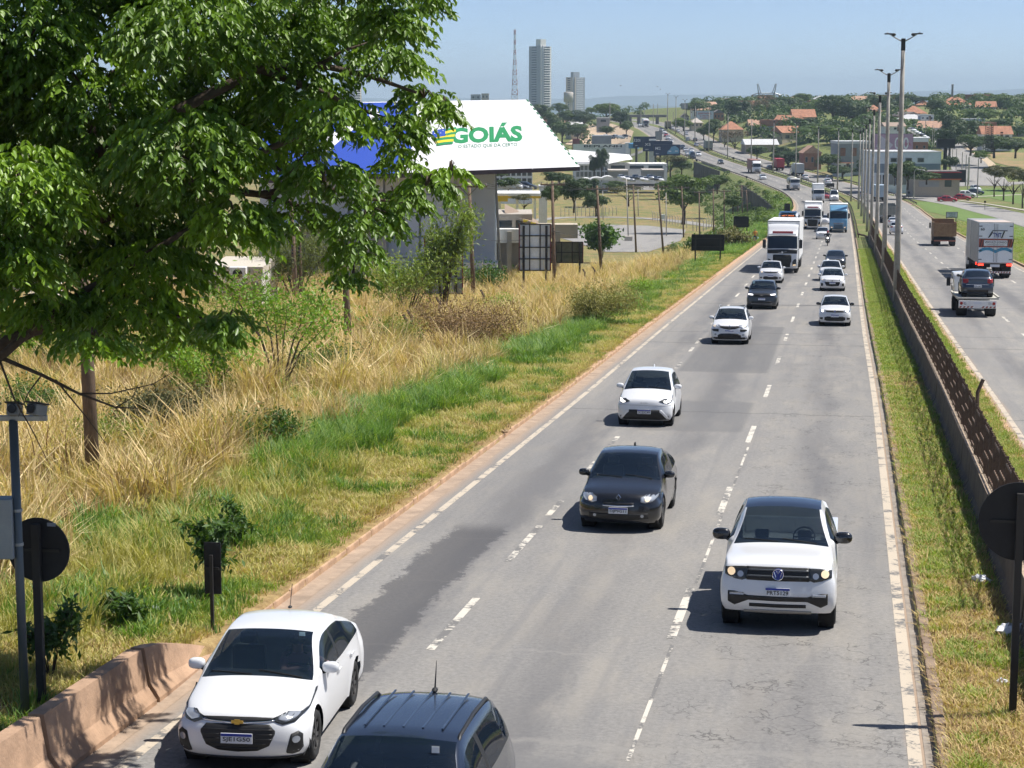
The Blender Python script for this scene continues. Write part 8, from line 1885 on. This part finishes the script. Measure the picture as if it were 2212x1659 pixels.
for lb, x0, x1, y0, y1, D, dp, wl_, rf, rm_2, rs_ in HS2: building('house', lb, Z2(x0,0)[0], Z2(x1,0)[0], Z2(0,y0)[1], Z2(0,y1)[1], D, dp, wl_, rf, rm_2, rs_, 3, 1, .4)
building('warehouse', 'long warehouse with white curved roof edge by the far carriageway', Z2(1760,0)[0], Z2(2112,0)[0], Z2(0,745)[1], Z2(0,862)[1], 690, 14, mat('wall_tan', (.36,.29,.22), .85, var=.12), 'gable', METR, 1.8)
GH = 'small houses half hidden among the hillside trees'; nh = 0
HC = [TERRA, TERRA2, TERRA, METR, DARKR]; WC = [WALLW, WALLC, WALLG, BRICK]
while nh < 34:
    D = rng.uniform(660, 1150); px = rng.uniform(1490, 2230) if nh % 6 else rng.uniform(1190, 1300); p = at(px, 240, D); tt = p.x - float(road_x(p.y)); qx, qy, _ = proj((p.x, p.y, float(ground(p.x, p.y))))
    if -30 < tt < 32 or abs(qx - 2060) < 45 or (qx > 2090 and qy > 305) or (px < 1400 and D < 850): continue
    hw = rng.uniform(7,12); k = nh % 5; nh += 1
    building('house', 'small house half hidden among the trees of the far hillside', qx-hw/2/D*FPX, qx+hw/2/D*FPX, qy-3.1/D*FPX, qy, D, rng.uniform(7,10), WC[nh % 4], ['hip','gable','front','flat','gable'][k], HC[(nh*3) % 5], rng.uniform(1.4,2.4), 2, 1, .4, False, rng.uniform(-.5,.5), .5, 'house', GH)
# overpass before the crest
ov_ = thing('overpass', 'dark low overpass bridge crossing the road at the crest', 'bridge', at(*Z2(640,490), 960), YAW); W_ = 270/2.765*.5486/FPX*960; b = MB(); b.box(-W_*.75,W_*.95,0,8,1.9,3.1); b.obj('deck', mat('bridge_grey', (.20,.19,.19), .9), ov_)
for x in (-.5,-.15,.2,.6): b = MB(); b.box(W_*x-.6,W_*x+.6,1,7,-5,1.9); b.obj('pier', mat('bridge_grey', ()), ov_)
# retaining walls of the embankment
def ret_wall(label, pts, h0, h1):
    P = [hit(*p) for p in pts]; t = thing('retaining_wall', label, 'wall', P[0]); n = len(P)
    for i in range(n-1):
        a, c_ = P[i]-P[0], P[i+1]-P[0]; N_ = 6
        for k in range(N_):
            p, q = a.lerp(c_, k/N_+.01), a.lerp(c_, (k+1)/N_); ha = h0+(h1-h0)*(i+k/N_)/(n-1); b = MB(); d = Vector((.25,.25,0)); b.add([p+Vector((0,0,-2)),q+Vector((0,0,-2)),q+Vector((0,0,ha)),p+Vector((0,0,ha)),p+d+Vector((0,0,-2)),q+d+Vector((0,0,-2)),q+d+Vector((0,0,ha)),p+d+Vector((0,0,ha))], [(0,1,2,3),(3,2,6,7),(1,5,6,2),(4,0,3,7)]); b.obj('wall_slab', mat('retaining_concrete', (.11,.105,.095), .95, col2=(.045,.055,.035), vscale=.35), t)
ret_wall('dark stained retaining wall below the bend', [Z4(1230,648),Z4(1080,620),Z4(870,560)], 1.0, 5.)
ret_wall('dark retaining wall beside the underpass', [Z4(640,400),Z4(480,350),Z4(360,310)], 5., 6.)

# --- towers and masts on the skyline
def tower(label, x0, x1, yt, yb, D, wallm, sidem, fl, cols, capx=None, split=.5, balc=True):
    """turned so that its left flank lies in shade and its right front in the sun"""
    W0 = (x1-x0)/FPX*D; H_ = (yb-yt)/FPX*D; th = .62; W_ = W0*(1-split)/math.cos(th); Dp = W0*split/math.sin(th)
    t = thing('apartment_tower', label, 'tower', at(x0 + (x1-x0)*split, yb, D), YAW + th)
    b = MB(); b.box(0,W_,0,Dp,-25,H_); b.obj('wall', wallm, t); b = MB(); b.box(-.15,-.01,0,Dp,-25,H_*1.005); b.obj('side_wall', sidem, t)
    if capx: b = MB(); b.box(W_*.1,W_*.6,Dp*.1,Dp*.5,H_,H_+W0*capx[2]); b.obj('roof_house', wallm, t)
    b = MB(); b.box(W_*.12,W_*.22,-.8,-.01,-25,H_*1.01); b.obj('fin', sidem, t)
    fh = H_/fl
    for k in range(fl):
        z = k*fh; b = MB(); b.box(-.3,-.16,Dp*.35,Dp*.75,z+fh*.25,z+fh*.75); b.obj('side_window', WIN, t)
        b = MB(); b.box(W_*.3,W_*.85,-.15,-.01,z+fh*.35,z+fh*.9); b.obj('window', WIN if balc else mat('pale_window', (.5,.52,.55), .4), t)
        if balc: b = MB(); b.box(W_*.27,W_*.88,-1.6,-.16,z+fh*.02,z+fh*.32); b.obj('balcony', M_['white_paint'], t)
TWW = mat('tower_white', (.66,.66,.64), .8); TWG = mat('tower_grey', (.30,.33,.38), .8); TWB = mat('tower_beige', (.42,.38,.34), .8)  # grey-blue on the tallest tower's left flank puts shade into its colour
tower('tallest white apartment tower on the skyline, left flank coloured grey as shade', 1143, 1191, 102, 238, 2000, TWW, TWG, 26, 2, (.25,.66,.32), .52); tower('shorter beige apartment tower right of the tallest', 1223, 1264, 168, 238, 2000, TWG, TWB, 15, 2, (.17,.55,.28), .35, False)
tower('dark and cream tower seen through the tree', 735, 780, 118, 235, 1900, mat('tower_cream', (.55,.47,.36), .8), TWG, 24, 2, None, .55); tower('distant grey tower block behind the tree leaves', 668, 708, 162, 240, 2300, TWG, TWG, 18, 2); tower('low distant block behind the tree leaves, leftmost', 632, 664, 185, 240, 2300, TWW, TWG, 12, 2)
building('rooftop_block', 'small bluish rooftop block above the awning, left one', 1017, 1038, 205, 240, 1700, 12, TWG, 'flat', METR, .1, 2, 3, .4); building('rooftop_block', 'small beige rooftop block above the awning, right one', 1040, 1056, 203, 240, 1700, 12, TWB, 'flat', METR, .1, 2, 3, .4)
p = at(*Z1(1488,1055), 1500); wt = thing('water_tower', 'round pale water tower on thin legs before the beige tower', 'water tower', p, YAW); r_ = 52/2.765*.5486/FPX*1500
b = MB(); hh = (1055-975)/2.765*.5486/FPX*1500; b.lathe([(.1,hh),(r_,hh),(r_,hh+2*r_),(r_*.9,hh+2.1*r_),(.1,hh+2.15*r_)], 20); b.obj('tank', mat('tower_tank', (.50,.46,.42), .8), wt, True)
for k in range(4): a = k*1.57+.4; b = MB(); b.tube([(r_*.6*math.cos(a),r_*.6*math.sin(a),-20),(r_*.6*math.cos(a),r_*.6*math.sin(a),hh)], .45, 6); b.obj('leg', pale, wt)
def mast(label, x, yt, yb, D, w0, w1, m1, m2, name='lattice_mast'):
    base = at(x, yb, D); H_ = (yb-yt)/FPX*D; t = thing(name, label, 'mast', base, YAW); n = 14
    for k in range(n):
        a, c_ = k/n, (k+1)/n; b = MB(); wa, wc = w0+(w1-w0)*min(1,a*1.4), w0+(w1-w0)*min(1,c_*1.4); r_ = .22*D/1500
        for sx, sy in ((-1,-1),(1,-1),(1,1),(-1,1)): b.tube([(sx*wa,sy*wa,H_*a),(sx*wc,sy*wc,H_*c_)], r_, 4)
        b.tube([(-wa,-wa,H_*a),(wc,-wc,H_*c_)], r_*.7, 4); b.tube([(wa,-wa,H_*a),(-wc,-wc,H_*c_)], r_*.7, 4); b.tube([(-wa,-wa,H_*a),(wa,-wa,H_*a)], r_*.7, 4)
        b.obj('lattice_section', m1 if k % 2 else m2, t)
MR = mat('mast_red', (.38,.13,.10), .7); MW = mat('mast_white', (.6,.6,.6), .7)
mast('red and white lattice radio mast left of the tallest tower', 1112, 66, 215, 1500, 2.4, .6, MR, MW); mast('slim grey antenna mast on the hill to the right', Z3(1605,0)[0], Z3(0,605)[1], Z3(0,745)[1], 930, .35, .3, M_['steel'], M_['steel'])
mast('dark lattice pylon before the right hillside hedge', Z3(1912,0)[0], Z3(0,955)[1], Z3(0,1190)[1], 560, 1.3, .9, M_['dark_metal'], M_['dark_metal'])
# transmission pylon behind the trees
p = at(*Z2(1985,290), 1400); py_ = thing('pylon', 'grey power pylon with two spread horns above the hillside trees', 'pylon', p, YAW); k_ = 1400/FPX*.5486/2.765
for sx in (-1,1):
    b = MB(); b.tube([(sx*60*k_,0,-15),(sx*85*k_,0,100*k_),(sx*105*k_,0,205*k_)], [.6,.5,.25], 5); b.tube([(sx*95*k_,0,205*k_),(sx*60*k_,0,100*k_)], .3, 4); b.obj('horn', M_['steel'], py_)
b = MB(); b.tube([(-170*k_,0,80*k_),(-90*k_,0,105*k_),(90*k_,0,105*k_),(170*k_,0,80*k_)], .3, 4); b.tube([(-170*k_,0,78*k_),(170*k_,0,85*k_)], .3, 4)
for q in range(9): x = -90+q*22.5; b.tube([(x*k_,0,82*k_),((x+11)*k_,0,104*k_),((x+22)*k_,0,83*k_)], .15, 4)
b.obj('cross_beam', M_['steel'], py_)
for x in (-150,-20,30,140): b = MB(); b.tube([(x*k_,0,82*k_),((x-6)*k_,0,66*k_)], .5, 5); b.obj('insulator', mat('insulator_brown', (.28,.14,.08), .6), py_)
# street lamps and poles around the junction, along the roads
def slim_pole(label, x, y0, y1, D, r=.12, arm=0., name='street_pole', group=None):
    base = at(x, y1, D); H_ = (y1-y0)/FPX*D; t = thing(name, label, 'pole', base, YAW, group); b = MB(); b.tube([(0,0,-2),(0,0,H_)], [r,r*.7], 7); b.obj('post', M_['cpole'], t)
    if arm: b = MB(); b.tube([(0,0,H_),(arm*.3,0,H_+.5),(arm,0,H_+.3)], r*.6, 6); b.obj('arm', M_['steel'], t); b = MB(); b.sphere((arm*1.2,0,H_+.25),(.4,.2,.1)); b.obj('lamp_head', M_['steel'], t)
slim_pole('pale street lamp with curved top at the junction', Z3(1820,0)[0], Z3(0,1240)[1], Z3(0,1482)[1], 420, .14, .9, 'street_lamp'); slim_pole('street lamp with angled arm before the corner shop', Z3(1282,0)[0], Z3(0,1340)[1], Z3(0,1490)[1], 420, .12, 1.6, 'street_lamp')
for k, (a, y0, y1, D) in enumerate(((1380,900,1010,700),(1410,880,1000,720),(1440,950,1060,640),(1455,970,1080,620),(1688,1180,1330,480),(1720,1200,1390,470),(1738,1220,1420,460),(1748,1215,1380,470),(1500,1280,1475,450),(1608,1130,1240,540),(1590,1120,1240,560),(1640,1150,1290,520))):
    slim_pole('dark street pole beside the avenue on the right', Z3(a,0)[0], Z3(0,y0)[1], Z3(0,y1)[1], D, .14, group='street poles along the avenue')
for k, (a, y0, y1, D) in enumerate(((618,365,510,950),(655,335,480,980),(752,305,500,960),(800,300,480,990),(905,340,520,940),(970,390,530,930),(280,285,450,900),(1158,345,520,900))): slim_pole('thin far pole standing near the crest of the road', Z2(a,0)[0], Z2(0,y0)[1], Z2(0,y1)[1], D, .2, group='far poles near the crest')
# birds
for k, (a, b_) in enumerate(((397,103),(797,113),(828,141))):
    p = at(*Z2(a, b_), 400); o = MB(); o.add([(-.35,0,.12),(-.12,.05,.02),(0,.25,0),(.12,.05,.02),(.35,0,.12),(0,-.25,0)], [(0,1,5),(1,2,5),(2,3,5),(3,4,5)]); o.sphere((0,0,-.03),(.09,.3,.08),8,5); tag(o.obj('bird', M_['signback'], None, False, p), ['lone dark bird in the sky right of the towers','upper of two dark birds over the far hills','lower of two dark birds over the far hills'][k], 'bird')

# ------------------------------------------------------------------ trees in the distance
TREES = [  # zoom, x, top, foot, width, D, kind, label
 (Z1,1180,985,1180,230,1000,'mid','green tree at the upper end of the white awning'),(Z1,1390,985,1120,160,1050,'mid','green tree below the tall tower right side'),(Z1,1290,1090,1310,200,900,'mid','green tree beside the awning edge, middle one'),(Z1,1480,1050,1260,200,950,'mid','green tree below the water tower'),
 (Z1,1660,1040,1260,230,950,'dark','dark green tree below the beige tower'),(Z1,1420,1170,1400,240,850,'mid','broad green tree above the red container'),(Z1,1590,1190,1400,210,850,'mid','green tree left of the sandy yard'),(Z1,1900,985,1200,260,1000,'light','pale green tall tree left of the crest'),
 (Z1,2050,1070,1260,190,930,'dark','dark tree left of the road crest'),(Z1,1905,1225,1350,150,820,'mid','round tree in the car lot behind the wall'),(Z1,2120,1180,1330,140,820,'mid','green tree at the right end of the car lot'),(Z1,1740,1030,1110,120,1100,'light','small pale tree beside the beige tower'),
 (Z2,1210,255,420,270,960,'mid','broad tree behind the far white billboard'),(Z2,1450,295,400,170,980,'mid','low round tree right of the far white billboard'),(Z2,1080,450,600,200,850,'light','light green bush on the bank beside the crest'),(Z2,1680,265,560,250,860,'dark','tall dark tree on the hill'),
 (Z2,1920,260,520,250,900,'dry','leafless greyish-brown tree below the pylon'),(Z2,2120,230,480,210,900,'dark','dark tree right of the leafless tree'),(Z2,2000,420,600,260,840,'mid','green trees in front of the leafless tree'),(Z2,1410,470,700,190,760,'mid','tall green tree beside the far carriageway'),
 (Z2,1640,590,830,250,720,'dry','grey leafless tree beside the far carriageway'),(Z2,1530,600,800,150,730,'dry','small grey leafless tree left of the bigger one'),(Z2,1850,560,720,160,780,'mid','green tree above the white-edged warehouse'),(Z2,2070,590,720,200,760,'mid','green tree right above the warehouse'),
 (Z2,1880,760,900,200,650,'mid','round green tree before the warehouse'),(Z2,2140,760,960,200,640,'dark','dark green tree right of the warehouse'),(Z2,1300,560,680,170,780,'mid','dark bush beside the far carriageway near the rise'),
 (Z2,1080,1065,1560,560,395,'light','broad spreading bright green tree beside the embankment'),(Z2,1450,1070,1260,230,470,'light','small green tree on the embankment slope'),(Z2,480,1210,1400,330,400,'olive','thin olive acacia beyond the car park'),(Z2,130,1230,1500,300,330,'dark','dark round tree left of the car park'),
 (Z2,40,1110,1400,240,420,'dark','dark tree behind the round dark tree'),(Z2,330,1130,1260,200,480,'mid','low green tree in front of the tents'),(Z2,110,830,1120,110,560,'dark','slim dark palm-like tree left of the dealership',),(Z2,190,790,1110,130,560,'dark','taller slim palm-like tree before the dealership'),
 (Z2,1620,1280,1480,180,330,'mid','small green tree near the retaining wall'),(Z2,940,880,1080,260,560,'olive','olive scrub tree below the blue billboards'),(Z2,1060,900,1060,200,560,'mid','green scrub tree right of the blue billboards'),
 (Z6,1390,400,560,230,330,'mid','green tree in front of the glass showroom'),(Z6,1940,330,500,330,360,'dark','dark trees left of the car tents'),(Z6,2100,420,760,280,290,'dark','dark green tree behind the wooden pole'),(Z6,1870,480,760,240,290,'mid','green tree beside the small white building'),(Z6,1560,610,780,230,270,'olive','olive bush before the petrol station'),(Z6,1310,330,430,130,420,'mid','small tree behind the street lamp'),
 (Z3,600,700,940,230,800,'dark','dark tree left part of the big hill clump'),(Z3,760,690,960,280,780,'dark','largest dark tree on the right hill'),(Z3,340,680,780,150,1000,'light','pale tree on the skyline left of the clump'),(Z3,180,700,830,280,930,'mid','broad tree on the skyline by the pylon'),
 (Z3,420,740,850,220,900,'light','light green tree between pylon and clump'),(Z3,130,830,1000,280,800,'mid','green tree above the warehouse roof'),(Z3,330,890,1010,220,760,'dark','dark tree in front of the orange roofed house'),(Z3,470,950,1100,330,700,'light','light green row tree above the clinic billboard'),
 (Z3,720,970,1110,300,680,'light','light green row tree behind the unfinished building'),(Z3,870,960,1080,200,680,'mid','green tree behind the lamp post row'),(Z3,950,690,830,180,900,'mid','green tree behind the second lamp post'),(Z3,1080,690,880,190,880,'dark','dark tree left of the tall lamp post'),
 (Z3,1300,680,780,260,960,'dark','dark tree on the skyline right of the tall lamp post'),(Z3,1480,730,930,200,820,'mid','green tree at the top of the avenue'),(Z3,1620,810,1130,240,660,'dark','tall dark trees right of the avenue, upper part'),(Z3,1580,900,1200,220,600,'dark','tall dark trees right of the avenue, lower part'),
 (Z3,1830,810,960,280,760,'light','bright green tree behind the white flat house'),(Z3,1790,910,1090,180,660,'mid','green tree before the white flat house'),(Z3,1990,880,1000,230,720,'dark','dark tree above the long orange roof'),(Z3,2050,690,900,280,900,'light','pale green tall tree on the right skyline'),
 (Z3,1840,700,850,220,950,'mid','green tree on the skyline by the red roof'),(Z3,2170,760,930,200,820,'light','pale tree at the right edge of the skyline'),(Z3,1760,1030,1190,260,590,'mid','hedge tree at the left end of the right hillside'),(Z3,1960,1040,1210,300,580,'mid','hedge tree below the long orange roof'),(Z3,2140,1030,1210,260,580,'dark','hedge tree at the far right'),
 (Z3,220,1140,1310,300,620,'dark','dark green tree before the clinic billboard'),(Z3,680,1280,1390,240,540,'dark','dark bush below the unfinished building'),(Z3,880,1240,1420,170,500,'dark','dark tree behind the lamp post cluster'),(Z3,560,1180,1330,180,560,'mid','green tree right of the brick house'),
 (Z3,1230,1240,1470,250,440,'mid','round green tree in front of the pale building'),(Z3,1120,1260,1440,140,450,'mid','smaller green tree left of the round one'),(Z3,1390,1340,1440,200,440,'mid','low green palms before the corner shop'),(Z3,1585,1195,1330,130,470,'dark','round dark tree below the black billboard'),
 (Z3,1850,1160,1260,140,520,'light','light bush beside the dirt path'),(Z3,2120,1300,1400,260,480,'mid','scrub on the bare lot'),(Z3,1960,1310,1530,170,415,'olive','first thin olive tree of the row by the lawn'),(Z3,2040,1330,1560,190,405,'olive','second thin olive tree of the row by the lawn'),(Z3,2120,1340,1590,200,395,'olive','third thin olive tree of the row by the lawn'),(Z3,2200,1360,1620,200,385,'olive','fourth thin olive tree of the row by the lawn'),
 (Z3,1070,870,940,130,760,'mid','palm-like bush between the lamp posts'),(Z3,1650,690,760,140,1000,'mid','low tree beside the thin mast'),(Z3,1160,690,760,140,980,'mid','skyline tree behind the tall lamp post'),(Z3,40,690,860,150,930,'dry','brownish thin tree at the pylon foot')]
for q in TREES:
    zf, x, yt, yb, w_, D, kd, lb = q[:8]; k = {Z1:2.765, Z2:2.765, Z3:2.1434, Z6:2.765}[zf]
    (X0, T_), (_, B_) = zf(x, yt), zf(x, yb); tree_at(lb, X0, T_, B_, w_/k*.5486, D, kd, 'tree', 'tree')
o = None
# far woods that read as one mass on the hillside behind
wd = thing('wood', None, None, (0,0,0)) if False else None
VP = []; VD = []; VN = []
AVE = lin([250,270,283,300,320,340,372,402], [1990,1998,2010,2042,2070,2090,2108,2125])
for k in range(1500):
    D = 640 + 1100*rng.random()**1.4; px = rng.uniform(1500, 2350) if k % 4 else rng.uniform(560, 1400)
    X, Y = list(at(px, 240, D))[:2]; tt = X - float(road_x(Y))
    if -22 < tt < 24: continue
    g_ = float(ground(X, Y)); qx, qy, _ = proj((X, Y, g_)); r_ = rng.uniform(2.2,4.6); m_ = 55
    if abs(qx - float(AVE(qy))) < 26 or (D < 680 and qx < 1800) or (px < 1400 and (D < 720 or px > 1300 and D < 900)) or (qx > 2100 and qy > 310): continue
    u = unit(m_); u[:,2] = abs(u[:,2]); P = np.array([X,Y,g_+r_*.5]) + u*np.array([r_,r_,r_*.9])
    VP.append(P); VD.append(np.cross(u, rng.normal(size=(m_,3)))); VN.append(u + rng.normal(0,.3,(m_,3)))
VP, VD, VN = map(np.concatenate, (VP, VD, VN)); o = link('wood', leaf_mesh('wood', VP, VD, VN, rng.uniform(.8,1.7,len(VP)), 1.0, L_MD, .1)); tag(o, 'far scattered woodland covering the hillsides behind the town', None, None, 'stuff')
VP = []; VD = []; VN = []
for k in range(240):   # bushes on the embankment of the bend
    Y = rng.uniform(300, 700); tt = -rng.uniform(11.5, 26); X = tt + float(road_x(Y)); g_ = float(ground(X, Y)); r_ = rng.uniform(.7,1.9); m_ = 70; u = unit(m_); u[:,2] = abs(u[:,2])
    VP.append(np.array([X,Y,g_]) + u*np.array([r_,r_,r_*.8])); VD.append(np.cross(u, rng.normal(size=(m_,3)))); VN.append(u + rng.normal(0,.3,(m_,3)))
VP, VD, VN = map(np.concatenate, (VP, VD, VN)); o = link('scrub', leaf_mesh('scrub', VP, VD, VN, rng.uniform(.3,.6,len(VP)), .35, L_LT, .1)); tag(o, 'green scrub covering the embankment of the bend', None, None, 'stuff')
# ------------------------------------------------------------------ the air
hz = bpy.data.materials.new('haze'); hz.use_nodes = True; nn = hz.node_tree.nodes; nn.clear()
pv = nn.new('ShaderNodeVolumePrincipled'); om = nn.new('ShaderNodeOutputMaterial')
pv.inputs['Color'].default_value = (.66,.84,1.0,1); pv.inputs['Density'].default_value = HAZE; pv.inputs['Anisotropy'].default_value = .0
hz.node_tree.links.new(pv.outputs[0], om.inputs['Volume'])
b = MB(); b.box(-9000, 9000, -60, 16500, -230, 160); o = b.obj('haze', hz); o['kind'] = 'stuff'
